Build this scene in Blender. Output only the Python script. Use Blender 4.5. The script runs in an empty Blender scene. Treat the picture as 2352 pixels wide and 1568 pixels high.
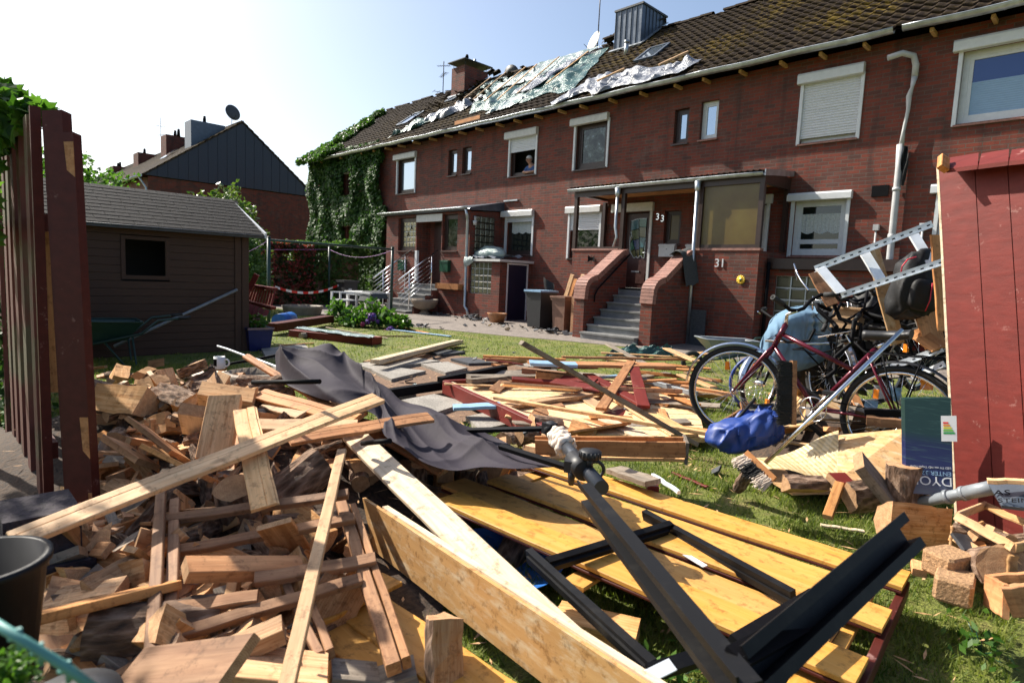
import bpy, math, random
import numpy as np
from mathutils import Vector, Matrix, noise
rad = math.radians
SC = bpy.context.scene
COL = SC.collection
rng = random.Random(7)
# ---------------------------------------------------------------- camera, sky, sun, exposure
H = 1.33
FPX = 1397.6
_p, _r, _a = rad(5.988), rad(2.5525), rad(45.43)
_M = Matrix(((math.cos(_a), -math.sin(_a), 0), (math.sin(_a), math.cos(_a), 0), (0, 0, 1))).transposed().transposed()
FW = Vector((0, math.cos(_p), -math.sin(_p))); UP = Vector((0, math.sin(_p), math.cos(_p))); RT = Vector((1, 0, 0))
RT, UP = math.cos(_r) * RT + math.sin(_r) * UP, -math.sin(_r) * RT + math.cos(_r) * UP
RT, UP, FW = _M @ RT, _M @ UP, _M @ FW
CAM = Vector((0, 0, H))
cd = bpy.data.cameras.new("camera"); cam = bpy.data.objects.new("camera", cd); COL.objects.link(cam)
m = Matrix((RT, UP, -FW)).transposed().to_4x4(); m.translation = CAM; cam.matrix_world = m
cd.lens = 21.39; cd.sensor_width = 36; cd.clip_start = 0.05; cd.clip_end = 2000
cd.dof.use_dof = True; cd.dof.focus_distance = 5.2; cd.dof.aperture_fstop = 4.0
SC.camera = cam
SUN_E, SUN_PHI = rad(42), rad(15)            # elevation; azimuth from -X towards -Y
sd = Vector((-math.cos(SUN_E) * math.cos(SUN_PHI), -math.cos(SUN_E) * math.sin(SUN_PHI), math.sin(SUN_E)))
W = bpy.data.worlds.new("World"); SC.world = W; W.use_nodes = True
wn = W.node_tree; sky = wn.nodes.new("ShaderNodeTexSky"); sky.sky_type = 'NISHITA'; sky.sun_disc = False
sky.sun_elevation = SUN_E; sky.sun_rotation = math.atan2(sd.x, sd.y); sky.air_density = 1.0; sky.dust_density = 2.4; sky.ozone_density = 1.0
bg = wn.nodes["Background"]; bg.inputs[1].default_value = 0.086; wn.links.new(sky.outputs[0], bg.inputs[0])
ld = bpy.data.lights.new("sun", 'SUN'); ld.energy = 4.3; ld.angle = rad(0.5); ld.color = (1, .94, .83)
lo = bpy.data.objects.new("sun", ld); COL.objects.link(lo); lo.rotation_euler = sd.to_track_quat('Z', 'Y').to_euler()
SC.view_settings.view_transform = 'Standard'; SC.view_settings.look = 'None'; SC.view_settings.exposure = 1.15; SC.view_settings.gamma = 1
SC.cycles.max_bounces = 8; SC.cycles.transparent_max_bounces = 12

# ---------------------------------------------------------------- point helpers (x, y: photograph coordinates, width 2352)
def ray(x, y): return RT * ((x - 1176) / FPX) + UP * ((784 - y) / FPX) + FW
def DP(x, y, d): return CAM + ray(x, y) * d
def GP(x, y, z=0.0):
    q = ray(x, y); return CAM + q * ((z - H) / q.z)
def YP(x, y, Y):
    q = ray(x, y); return CAM + q * (Y / q.y)
def XP(x, y, X):
    q = ray(x, y); return CAM + q * (X / q.x)
GR = Vector((RT.x, RT.y, 0)).normalized(); GF = Vector((FW.x, FW.y, 0)).normalized()
def RF(r, f, z=0.0): return GR * r + GF * f + Vector((0, 0, z))
def smooth(a, b, x):
    t = min(1, max(0, (x - a) / (b - a))); return t * t * (3 - 2 * t)
def mound(P):
    """height of the firewood heap above the lawn"""
    r, f = P.x * GR.x + P.y * GR.y, P.x * GF.x + P.y * GF.y
    z = .44 * math.exp(-((r + 2.35) / 1.0) ** 2 - ((f - 4.15) / .95) ** 2)
    z += .30 * math.exp(-((r + 1.3) / .85) ** 2 - ((f - 3.5) / .95) ** 2)
    z += .10 * math.exp(-((r + 1.3) / 1.0) ** 2 - ((f - 2.1) / .8) ** 2)
    return z * smooth(.35, -.3, r)
def MP(x, y, lift=0.0):
    """hit the heap's surface"""
    q = ray(x, y); t = .8
    while t < 12:
        P = CAM + q * t
        if P.z <= mound(P) + lift: return P
        t += .01
    return GP(x, y, lift)

# ---------------------------------------------------------------- object helpers
def tag(o, label=None, cat=None, group=None, kind=None):
    if label: o["label"] = label
    if cat: o["category"] = cat
    if group: o["group"] = group
    if kind: o["kind"] = kind
    return o
def empty(name, loc, label=None, cat=None, group=None):
    o = bpy.data.objects.new(name, None); COL.objects.link(o); o.location = Vector(loc); o.empty_display_size = .1
    return tag(o, label, cat, group)
def root_loc(p):
    while p.parent is not None: p = p.parent
    return Vector(p.location)
def mesh_obj(name, verts, faces, mats, parent=None, mi=None, smooth_=False):
    me = bpy.data.meshes.new(name)
    off = root_loc(parent) if parent is not None else Vector((0, 0, 0))
    me.from_pydata([tuple(Vector(v) - off) for v in verts], [], faces)
    for mt in (mats if isinstance(mats, (list, tuple)) else [mats]): me.materials.append(mt)
    if mi is not None: me.polygons.foreach_set("material_index", mi)
    if smooth_: me.polygons.foreach_set("use_smooth", [True] * len(me.polygons))
    me.update()
    o = bpy.data.objects.new(name, me); COL.objects.link(o)
    if parent is not None: o.parent = parent
    return o
LAST = [None]
class MB:
    def __init__(s): s.v = []; s.f = []; s.m = []; s.sm = []
    def add(s, vs, fs, m=0, sm=False):
        n = len(s.v); s.v += [Vector(v) for v in vs]
        for f in fs: s.f.append([n + i for i in f]); s.m.append(m); s.sm.append(sm)
        return s
    def box(s, a, b, m=0):
        x0, y0, z0 = (min(a[i], b[i]) for i in range(3)); x1, y1, z1 = (max(a[i], b[i]) for i in range(3))
        return s.add([(x0, y0, z0), (x1, y0, z0), (x1, y1, z0), (x0, y1, z0), (x0, y0, z1), (x1, y0, z1), (x1, y1, z1), (x0, y1, z1)],
                     [(0, 3, 2, 1), (4, 5, 6, 7), (0, 1, 5, 4), (1, 2, 6, 5), (2, 3, 7, 6), (3, 0, 4, 7)], m)
    def bar(s, p, q, w, t, up=(0, 0, 1), m=0):
        p, q = Vector(p), Vector(q); d = (q - p).normalized(); u = Vector(up)
        y = u.cross(d)
        if y.length < 1e-4: y = Vector((1, 0, 0)).cross(d)
        y.normalize(); z = d.cross(y)
        vs = [e + y * (a * w / 2) + z * (b * t / 2) for e in (p, q) for a, b in ((-1, -1), (1, -1), (1, 1), (-1, 1))]
        return s.add(vs, [(0, 1, 2, 3), (7, 6, 5, 4), (0, 4, 5, 1), (1, 5, 6, 2), (2, 6, 7, 3), (3, 7, 4, 0)], m)
    def tube(s, pts, r, n=8, m=0, caps=True):
        pts = [Vector(p) for p in pts]; rs = r if isinstance(r, (list, tuple)) else [r] * len(pts)
        base = len(s.v); prev = None
        for i, p in enumerate(pts):
            d = (pts[min(i + 1, len(pts) - 1)] - pts[max(i - 1, 0)]).normalized()
            if prev is None: a = d.orthogonal().normalized()
            else:
                a = prev - d * prev.dot(d)
                a = a.normalized() if a.length > 1e-5 else d.orthogonal().normalized()
            prev = a; b = d.cross(a)
            for k in range(n):
                th = 2 * math.pi * k / n; s.v.append(p + (a * math.cos(th) + b * math.sin(th)) * rs[i])
        for i in range(len(pts) - 1):
            for k in range(n):
                k2 = (k + 1) % n; o = base + i * n
                s.f.append([o + k, o + k2, o + n + k2, o + n + k]); s.m.append(m); s.sm.append(True)
        if caps:
            s.f.append([base + k for k in reversed(range(n))]); s.m.append(m); s.sm.append(False)
            o = base + (len(pts) - 1) * n; s.f.append([o + k for k in range(n)]); s.m.append(m); s.sm.append(False)
        return s
    def prism(s, poly, off, m=0):
        """polygon (3-D points) extruded by vector off"""
        n = len(poly); off = Vector(off); vs = [Vector(p) for p in poly] + [Vector(p) + off for p in poly]
        return s.add(vs, [tuple(range(n))[::-1], tuple(range(n, 2 * n))] + [(i, (i + 1) % n, n + (i + 1) % n, n + i) for i in range(n)], m)
    def lathe(s, prof, c, n=20, m=0, ax=(0, 0, 1), e1=None):
        ax = Vector(ax).normalized(); e1 = Vector(e1).normalized() if e1 is not None else ax.orthogonal().normalized(); e2 = ax.cross(e1); c = Vector(c); b = len(s.v)
        for r, z in prof:
            for k in range(n):
                th = 2 * math.pi * k / n; s.v.append(c + (e1 * math.cos(th) + e2 * math.sin(th)) * r + ax * z)
        for i in range(len(prof) - 1):
            for k in range(n):
                k2 = (k + 1) % n; s.f.append([b + i * n + k, b + i * n + k2, b + (i + 1) * n + k2, b + (i + 1) * n + k]); s.m.append(m); s.sm.append(True)
        return s
    def grid(s, nx, ny, fn, m=0, sm=True):
        b = len(s.v)
        for j in range(ny + 1):
            for i in range(nx + 1): s.v.append(Vector(fn(i / nx, j / ny)))
        for j in range(ny):
            for i in range(nx):
                o = b + j * (nx + 1) + i; s.f.append([o, o + 1, o + nx + 2, o + nx + 1]); s.m.append(m); s.sm.append(sm)
        return s
    def torus(s, c, ax, R, r, n=40, k=8, e1=None, m=0, a0=0, a1=360):
        ax = Vector(ax).normalized(); e1 = (Vector(e1) - ax * ax.dot(Vector(e1))).normalized() if e1 is not None else ax.orthogonal().normalized(); e2 = ax.cross(e1); c = Vector(c)
        pts = [c + (e1 * math.cos(rad(a0 + (a1 - a0) * i / n)) + e2 * math.sin(rad(a0 + (a1 - a0) * i / n))) * R for i in range(n + 1)]
        return s.tube(pts, r, k, m, caps=(a1 - a0) < 360)
    def build(s, name, mats, parent=None, label=None, cat=None, group=None, kind=None):
        o = mesh_obj(name, s.v, s.f, mats, parent, s.m)
        o.data.polygons.foreach_set("use_smooth", s.sm); LAST[0] = o
        return tag(o, label, cat, group, kind)
def np_mesh(name, V, F, mat, parent=None, k=4, uv=None):
    """fast mesh from numpy arrays; F of shape (n, k)"""
    if parent is not None: V = V - np.array(root_loc(parent))
    me = bpy.data.meshes.new(name); me.vertices.add(len(V)); me.vertices.foreach_set("co", np.asarray(V, dtype=np.float32).ravel())
    me.loops.add(F.size); me.loops.foreach_set("vertex_index", F.astype(np.int32).ravel())
    me.polygons.add(len(F)); me.polygons.foreach_set("loop_start", (np.arange(len(F)) * k).astype(np.int32)); me.update(calc_edges=True); me.validate()
    me.materials.append(mat); o = bpy.data.objects.new(name, me); COL.objects.link(o)
    if parent is not None: o.parent = parent
    return o

# ---------------------------------------------------------------- materials
class NT:
    def __init__(s, name):
        s.m = bpy.data.materials.new(name); s.m.use_nodes = True; s.t = s.m.node_tree; s.n = s.t.nodes; s.b = s.n["Principled BSDF"]; s.out = s.n["Material Output"]
    def node(s, ty, **k):
        n = s.n.new("ShaderNode" + ty)
        for a, b in k.items(): setattr(n, a, b)
        return n
    def link(s, a, b): s.t.links.new(a, b)
    def coord(s, scale=(1, 1, 1), kind='Object', rot=(0, 0, 0)):
        c = s.node("TexCoord"); mp = s.node("Mapping"); s.link(c.outputs[kind], mp.inputs[0]); mp.inputs['Scale'].default_value = scale; mp.inputs['Rotation'].default_value = rot; return mp.outputs[0]
    def noise(s, vec, scale=5, detail=5, rough=.55, dist=0):
        n = s.node("TexNoise"); n.inputs['Scale'].default_value = scale; n.inputs['Detail'].default_value = detail; n.inputs['Roughness'].default_value = rough; n.inputs['Distortion'].default_value = dist
        s.link(vec, n.inputs['Vector']); return n.outputs[0]
    def ramp(s, fac, stops):
        r = s.node("ValToRGB"); e = r.color_ramp.elements
        while len(e) < len(stops): e.new(.5)
        for i, (p, c) in enumerate(stops): e[i].position = p; e[i].color = (*c, 1) if len(c) == 3 else c
        s.link(fac, r.inputs[0]); return r.outputs[0]
    def mix(s, a, b, fac, mode='MIX'):
        n = s.node("Mix", data_type='RGBA', blend_type=mode)
        for sock, v in ((n.inputs[0], fac), (n.inputs[6], a), (n.inputs[7], b)):
            if hasattr(v, 'links'): s.link(v, sock)
            else: sock.default_value = v if not isinstance(v, (tuple, list)) else ((*v, 1) if len(v) == 3 else v)
        return n.outputs[2]
    def objrand(s): return s.node("ObjectInfo").outputs['Random']
    def math(s, op, a, b=0.0):
        n = s.node("Math", operation=op)
        for i, v in enumerate((a, b)):
            if hasattr(v, 'links'): s.link(v, n.inputs[i])
            else: n.inputs[i].default_value = v
        return n.outputs[0]
    def hsv(s, col, h=.5, sat=1.0, val=1.0):
        n = s.node("HueSaturation"); s.link(col, n.inputs['Color'])
        for k, v in (('Hue', h), ('Saturation', sat), ('Value', val)):
            if hasattr(v, 'links'): s.link(v, n.inputs[k])
            else: n.inputs[k].default_value = v
        return n.outputs[0]
    def remap(s, f, a, b): return s.math('ADD', s.math('MULTIPLY', f, b - a), a)
    def bump(s, h, strength=.3, dist=.01):
        n = s.node("Bump"); n.inputs['Strength'].default_value = strength; n.inputs['Distance'].default_value = dist; s.link(h, n.inputs['Height']); s.link(n.outputs[0], s.b.inputs['Normal'])
    def fin(s, col, rough=.7, metal=0.0, spec=.5):
        for k, v in (('Base Color', col), ('Roughness', rough), ('Metallic', metal), ('Specular IOR Level', spec)):
            if hasattr(v, 'links'): s.link(v, s.b.inputs[k])
            elif isinstance(v, tuple): s.b.inputs[k].default_value = (*v, 1)
            else: s.b.inputs[k].default_value = v
        return s.m
def plain(name, c, rough=.6, metal=0.0, var=.15, sc=12, spec=.5, bump=0.0):
    n = NT(name); v = n.coord(); f = n.noise(v, sc, 6)
    lo = tuple(x * (1 - var) for x in c); hi = tuple(min(1, x * (1 + var)) for x in c)
    col = n.ramp(f, [(.3, lo), (.7, hi)])
    if bump: n.bump(f, bump, .01)
    r = n.remap(f, max(0.02, rough - .12), min(1, rough + .12))
    return n.fin(col, r, metal, spec)
def scuffed(name, c, rough=.5):
    n = NT(name); f = n.noise(n.coord((60, 6, 6)), 3, 8, .7); g = n.noise(n.coord(), 9, 7, .7); col = n.mix(c, (.14, .13, .12), n.ramp(f, [(.7, (0, 0, 0)), (.74, (.7, .7, .7))])); col = n.mix(col, (.03, .028, .025), n.ramp(g, [(.5, (0, 0, 0)), (.75, (.5, .5, .5))])); n.bump(g, .1, .004); return n.fin(col, rough, 0, .15)
def wood(name, c1, c2, rough=.65, knots=True, obj_var=.35, grain=1.0, dirt=None, spec=.3):
    n = NT(name); rnd = n.objrand()
    tc = n.node("TexCoord"); add = n.node("VectorMath", operation='ADD'); cmb = n.node("CombineXYZ"); n.link(n.math('MULTIPLY', rnd, 37.0), cmb.inputs[0]); n.link(n.math('MULTIPLY', rnd, 11.0), cmb.inputs[1])
    n.link(tc.outputs['Object'], add.inputs[0]); n.link(cmb.outputs[0], add.inputs[1])
    mp = n.node("Mapping"); n.link(add.outputs[0], mp.inputs[0]); mp.inputs['Scale'].default_value = (1.6, 28, 28)
    g = n.noise(mp.outputs[0], 1.6 * grain, 8, .62, .6)
    mp2 = n.node("Mapping"); n.link(add.outputs[0], mp2.inputs[0]); mp2.inputs['Scale'].default_value = (3, 9, 9); big = n.noise(mp2.outputs[0], 1.2, 3)
    col = n.ramp(g, [(.28, c1), (.5, tuple((a + b) / 2 for a, b in zip(c1, c2))), (.72, c2)])
    col = n.mix(col, n.ramp(big, [(.3, (.62, .62, .62)), (.65, (1.08, 1.05, 1.0))]), .8 if obj_var > .15 else .3, 'MULTIPLY')
    if knots:
        mp3 = n.node("Mapping"); n.link(add.outputs[0], mp3.inputs[0]); mp3.inputs['Scale'].default_value = (3.1, 9, 9)
        vo = n.node("TexVoronoi"); n.link(mp3.outputs[0], vo.inputs['Vector']); vo.inputs['Scale'].default_value = 1.1
        kf = n.ramp(vo.outputs['Distance'], [(.05, (1, 1, 1)), (.12, (.5, .5, .5)), (.16, (0, 0, 0))]); col = n.mix(col, tuple(x * .35 for x in c1), n.math('MULTIPLY', kf, .55))
    if dirt is not None:
        dm = n.noise(n.coord((4, 14, 14)), 2.0, 7, .7); col = n.mix(col, dirt, n.ramp(dm, [(.5, (0, 0, 0)), (.68, (.85, .85, .85))]))
    sc_ = n.noise(n.coord((1, 1, 1)), 22, 6, .75); col = n.mix(col, n.ramp(sc_, [(.36, (.45, .4, .36)), (.47, (1, 1, 1))]), .75, 'MULTIPLY')
    col = n.hsv(col, .5, n.remap(rnd, 1 - obj_var * .25, 1.08), n.remap(n.math('FRACT', n.math('MULTIPLY', rnd, 7.31)), 1 - obj_var, 1 + obj_var * .5))
    n.bump(g, .35, .004)
    return n.fin(col, rough, 0, spec)
M = {}
def brick_mat(name, scale_mul=1.0, dark=1.0):
    n = NT(name); geo = n.node("NewGeometry"); sx = n.node("SeparateXYZ"); n.link(geo.outputs['Position'], sx.inputs[0])
    sn = n.node("SeparateXYZ"); n.link(geo.outputs['True Normal'], sn.inputs[0])
    isx = n.math('GREATER_THAN', n.math('ABSOLUTE', sn.outputs[0]), .7)
    u = n.math('ADD', n.math('MULTIPLY', sx.outputs[0], n.math('SUBTRACT', 1.0, isx)), n.math('MULTIPLY', sx.outputs[1], isx))
    cb = n.node("CombineXYZ"); n.link(u, cb.inputs[0]); n.link(sx.outputs[2], cb.inputs[1])
    def bt(c1, c2, mo):
        b = n.node("TexBrick"); n.link(cb.outputs[0], b.inputs['Vector']); b.offset = .5; b.inputs['Scale'].default_value = 1.0
        b.inputs['Brick Width'].default_value = .25 * scale_mul; b.inputs['Row Height'].default_value = .077 * scale_mul; b.inputs['Mortar Size'].default_value = .007; b.inputs['Mortar Smooth'].default_value = .15
        b.inputs['Bias'].default_value = -.2; b.inputs['Color1'].default_value = (*c1, 1); b.inputs['Color2'].default_value = (*c2, 1); b.inputs['Mortar'].default_value = (*mo, 1); return b
    D = dark
    b = bt((.38 * D, .082 * D, .048 * D), (.14 * D, .075 * D, .06 * D), (.22 * D, .165 * D, .135 * D))
    nz = n.noise(cb.outputs[0], 3.0, 6, .6); fine = n.noise(geo.outputs['Position'], 60, 3)
    col = n.mix(b.outputs[0], n.ramp(nz, [(.3, (.8, .8, .82)), (.7, (1.1, 1.06, 1.03))]), 1.0, 'MULTIPLY')
    col = n.mix(col, n.ramp(fine, [(.3, (.8, .8, .8)), (.7, (1.15, 1.15, 1.15))]), .8, 'MULTIPLY')
    st = n.noise(cb.outputs[0], .9, 8, .7); col = n.mix(col, (.2, .17, .15), n.ramp(st, [(.58, (0, 0, 0)), (.78, (.35, .35, .35))])); mpz = n.node('Mapping'); n.link(cb.outputs[0], mpz.inputs[0]); mpz.inputs['Scale'].default_value = (2.6, .28, 1); run = n.noise(mpz.outputs[0], 1.4, 6, .65); col = n.mix(col, (.025, .02, .018), n.ramp(run, [(.52, (0, 0, 0)), (.72, (.6, .6, .6))]))
    inv = n.math('SUBTRACT', 1.0, b.outputs[1]); n.bump(n.math('ADD', inv, n.math('MULTIPLY', fine, .3)), .7, .006)
    return n.fin(col, .78, 0, .3)
M['brick'] = brick_mat("brick", 1.0, .5); M['brick_far'] = brick_mat("brick far", 1.0, .42)
# pale to dark timbers
M['pine'] = wood("fresh pine", (.56, .3, .13), (.8, .53, .29))
M['pinered'] = wood("orange pine", (.42, .17, .06), (.68, .34, .15))
M['white_wood'] = wood("bleached board", (.5, .36, .22), (.76, .64, .48), obj_var=.1)
M['grey_wood'] = wood("weathered wood", (.17, .14, .11), (.42, .35, .28), .8)
M['batten'] = wood("brown batten", (.22, .10, .05), (.46, .26, .14), .7, obj_var=.25)
M['plywood'] = wood("plywood", (.46, .25, .10), (.60, .37, .17), .7, False, .1, .5, dirt=(.62, .50, .34))
M['yellow'] = wood("yellow lacquered board", (.54, .26, .055), (.68, .38, .12), .55, True, .08, .8, spec=.4)
M['split'] = wood("split firewood", (.46, .19, .055), (.84, .53, .27), .8, False, .45, 2.0)
M['offcut'] = wood("sawn offcut", (.36, .14, .045), (.76, .41, .18), .7, True, .45)
def redpaint(name, c, sc=1.0):
    n = NT(name); v = n.coord((2, 14, 14)); g = n.noise(v, 2, 6); s = n.noise(n.coord((1, 1, 1)), 9, 9, .75)
    col = n.ramp(g, [(.3, tuple(x * .8 for x in c)), (.7, tuple(min(1, x * 1.15) for x in c))])
    col = n.mix(col, (.5, .3, .26), n.ramp(s, [(.60, (0, 0, 0)), (.68, (.45, .4, .4))]))
    n.bump(g, .35, .004); return n.fin(col, .55, 0, .25)
M['red'] = redpaint("red painted wood", (.14, .018, .013)); M['darkred'] = redpaint("dark red painted wood", (.07, .012, .008))
def endgrain():
    n = NT("end grain"); v = n.coord((0.02, 1, 1)); w = n.node("TexWave", wave_type='RINGS', rings_direction='X'); n.link(v, w.inputs[0]); w.inputs['Scale'].default_value = 55; w.inputs['Distortion'].default_value = 9; w.inputs['Detail'].default_value = 3; w.inputs['Detail Scale'].default_value = 2
    f = n.noise(n.coord(), 40, 6); col = n.ramp(w.outputs[1], [(.2, (.46, .25, .12)), (.8, (.60, .37, .19))]); col = n.mix(col, n.ramp(f, [(.3, (.7, .65, .6)), (.7, (1.1, 1.1, 1.1))]), 1.0, 'MULTIPLY')
    col = n.hsv(col, .5, 1, n.remap(n.objrand(), .6, 1.1)); n.bump(f, .5, .004); return n.fin(col, .85)
M['end'] = endgrain()
def bark():
    n = NT("bark"); v = n.coord((1.5, 5, 5)); f = n.noise(v, 7, 9, .7, 1.2); vo = n.node("TexVoronoi"); n.link(n.coord((9, 26, 26)), vo.inputs[0]); vo.inputs['Scale'].default_value = 1.5
    h = n.math('ADD', f, n.math('MULTIPLY', vo.outputs[0], .6)); col = n.ramp(h, [(.45, (.035, .02, .012)), (.75, (.15, .085, .05)), (1, (.33, .22, .15))]); n.bump(h, 1.0, .02); return n.fin(col, .9)
M['bark'] = bark()
# masonry, metal, plastic, glass
M['white'] = plain("white plastic", (.6, .61, .62), .4, var=.06); M['offwhite'] = plain("aged white plastic", (.55, .54, .52), .45, var=.1)
M['frame_dark'] = plain("dark brown frame", (.035, .018, .014), .4); M['black'] = plain("black metal", (.005, .005, .006), .6, 0, .3, 18, spec=.08, bump=.05)
M['blacksteel'] = scuffed('scuffed black steel', (.006, .006, .007)); M['blackplastic'] = plain("black plastic", (.014, .014, .016), .5, bump=.1); M['rubber'] = plain("rubber", (.012, .012, .012), .75, bump=.3, sc=90)
M['zinc'] = plain("zinc", (.42, .45, .48), .38, .75, .25, 6); M['chrome'] = plain("chrome", (.75, .76, .78), .16, 1, .1, 30); M['steel'] = plain("galvanised steel", (.7, .74, .78), .4, .15, .15, 8)
M['slate'] = plain("slate", (.045, .048, .055), .6, var=.4, sc=20, bump=.4); M['zincdark'] = plain("grey zinc cladding", (.085, .105, .135), .42, .5, .2, 5)
M['cladding'] = plain("blue grey cladding", (.013, .022, .04), .5, 0, .12, 2); M['downpipe'] = plain("painted downpipe", (.42, .42, .42), .5, 0, .15, 6)
def terrazzo(name, c, sc=160):
    n = NT(name); f = n.noise(n.coord(), sc, 3, .7); g = n.noise(n.coord(), 4, 6); col = n.ramp(f, [(.35, tuple(x * .55 for x in c)), (.6, c), (.75, tuple(min(1, x * 1.5) for x in c))]); col = n.mix(col, n.ramp(g, [(.3, (.7, .7, .7)), (.7, (1.1, 1.1, 1.1))]), 1.0, 'MULTIPLY'); n.bump(f, .2, .003); return n.fin(col, .7)
M['step'] = terrazzo("grey terrazzo", (.24, .24, .235)); M['concrete'] = terrazzo("concrete", (.33, .30, .26), 60); M['path'] = terrazzo("path", (.26, .22, .19), 30); M['stonebowl'] = terrazzo("exposed aggregate", (.3, .24, .18), 80)
M['cap'] = plain("brick cap", (.27, .13, .10), .7, var=.3, sc=14, bump=.3)
def glass(name, tint, mirror=.0, rough=.03):
    n = NT(name); v = n.coord((1, 1, 1)); f = n.noise(v, 1.5, 3); n.bump(f, .04, .05)
    return n.fin(tint, rough, mirror, 1.0)
M['glass'] = glass("dark window glass", (.012, .016, .014)); M['glass_sky'] = glass("sky reflecting glass", (.42, .5, .58), .85, .05); M['glass_blue'] = glass("deep blue glass", (.02, .05, .16), .3)
def painted_refl_glass():
    n = NT("painted tree reflection glass"); f = n.noise(n.coord(), 5, 8, .7); col = n.ramp(f, [(.45, (.008, .012, .008)), (.6, (.05, .065, .05)), (.72, (.25, .3, .34))]); return n.fin(col, .08, .3, .8)  # dark trees and bright sky reflection painted into the pane colour
M['glass_tree'] = painted_refl_glass()
def amber():
    n = NT("amber textured glass"); f = n.noise(n.coord((1, 1, 1)), 90, 2); g = n.noise(n.coord(), 2, 3); col = n.ramp(g, [(.3, (.085, .05, .008)), (.7, (.12, .085, .015))]); n.bump(f, .8, .004); return n.fin(col, .28, 0, .6)
M['amber'] = amber(); M['glassblock'] = glass("glass block", (.10, .10, .07), .2, .12); M['glassblock_lit'] = glass("yellow glass block", (.42, .36, .2), .1, .2)  # lit block copy: yellow, with the lit brightness put into its colour
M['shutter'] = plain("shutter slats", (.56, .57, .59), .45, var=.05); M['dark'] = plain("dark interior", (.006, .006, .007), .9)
M['curtain'] = plain("lace curtain", (.5, .52, .5), .9, var=.3, sc=40); M['skin'] = plain("skin", (.42, .22, .15), .55, var=.08); M['hair'] = plain("grey hair", (.5, .48, .45), .8, var=.3, sc=60)
M['blueshirt'] = plain("blue shirt", (.035, .085, .22), .85, var=.3); M['greenpaint'] = plain("green post paint", (.012, .04, .032), .4); M['greenmail'] = plain("green metal", (.01, .055, .03), .3)
M['navy'] = plain("navy door", (.008, .01, .03), .4); M['door'] = plain("brown door", (.05, .018, .014), .4); M['binblack'] = plain("black bin", (.022, .023, .025), .5); M['binbrown'] = plain("brown bin", (.17, .09, .06), .55)
M['blueplastic'] = plain("blue plastic", (.02, .12, .42), .35); M['terracotta'] = plain("terracotta glaze", (.3, .13, .05), .4, var=.3); M['greypvc'] = plain("grey pvc", (.2, .22, .24), .4)
M['cardboard'] = plain("brown cardboard", (.42, .27, .15), .8); M['lacblue'] = plain("blue painted board", (.22, .36, .52), .55, var=.1)
M['peat'] = plain("pressed peat briquette", (.34, .2, .1), .95, var=.45, sc=90, bump=.8); M['orange'] = plain("orange reflector", (.9, .25, .02), .25); M['rag'] = plain("cotton rag", (.66, .56, .46), .95, var=.15, bump=.5)
M['yellowplastic'] = plain("yellow ceramic", (.65, .42, .03), .4); M['wine'] = plain("wine red bicycle paint", (.10, .008, .02), .22, .3, .2, 6); M['bluebag'] = plain("blue woven plastic", (.008, .04, .22), .5, bump=.4, sc=9)
M['lightblue'] = plain("light blue fabric", (.15, .26, .37), .85, var=.25, sc=5, bump=.8); M['mesh'] = plain("doormat", (.05, .055, .055), .9, var=.6, sc=60, bump=.6)
def cloth(name, c, rough=.75):
    n = NT(name); f = n.noise(n.coord(), 5, 6, .5, 1); n.bump(f, .25, .03); col = n.ramp(f, [(.3, tuple(x * .85 for x in c)), (.7, tuple(x * 1.12 for x in c))]); return n.fin(col, rough, 0, .3)
M['parasol'] = cloth("parasol fabric", (.026, .020, .030), .8); M['blackfab'] = cloth("black nylon", (.012, .012, .013), .6)
def tarp(name, c, c2):
    n = NT(name); f = n.noise(n.coord(), 3.2, 9, .68, 1.6); n.bump(f, .7, .10); g = n.noise(n.coord(), 2, 4); col = n.ramp(g, [(.35, c), (.65, c2)]); return n.fin(col, .3, .05, .7)
M['tarp'] = tarp("green tarpaulin", (.01, .06, .05), (.05, .13, .12)); M['tarpgrey'] = tarp("silver grey tarpaulin", (.09, .10, .13), (.27, .29, .33)); M['film'] = tarp("clear film", (.16, .24, .23), (.34, .4, .4))
def tiles():
    n = NT("mossy roof tile"); geo = n.node("NewGeometry"); f = n.noise(geo.outputs['Position'], 5.5, 8, .7); f2 = n.noise(geo.outputs['Position'], 34, 4); big = n.noise(geo.outputs['Position'], .35, 3)
    sx = n.node("SeparateXYZ"); n.link(geo.outputs['Position'], sx.inputs[0])
    col = n.ramp(f2, [(.3, (.012, .009, .008)), (.7, (.045, .03, .022))])
    mossm = n.math('MULTIPLY', n.ramp(f, [(.46, (0, 0, 0)), (.58, (1, 1, 1))]), n.math('ADD', n.ramp(big, [(.45, (.15, .15, .15)), (.6, (.9, .9, .9))]), 0.0))
    right = n.node("MapRange"); n.link(sx.outputs[0], right.inputs[0]); right.inputs[1].default_value = -16; right.inputs[2].default_value = -6; right.inputs[3].default_value = .35; right.inputs[4].default_value = 1.0
    col = n.mix(col, n.ramp(f2, [(.3, (.09, .05, .008)), (.6, (.19, .13, .02)), (.8, (.09, .12, .02))]), n.math('MULTIPLY', mossm, right.outputs[0]))
    n.bump(f2, .5, .01); return n.fin(col, .85, 0, .12)
M['tile'] = tiles()
def felt():
    n = NT("bitumen shingle"); v = n.coord(); b = n.noise(v, 110, 2, .8); col = n.ramp(b, [(.45, (.010, .009, .009)), (.64, (.03, .028, .028)), (.72, (.45, .45, .45))]); n.bump(b, .6, .004); return n.fin(col, .85, 0, .12)
M['felt'] = felt()
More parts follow.
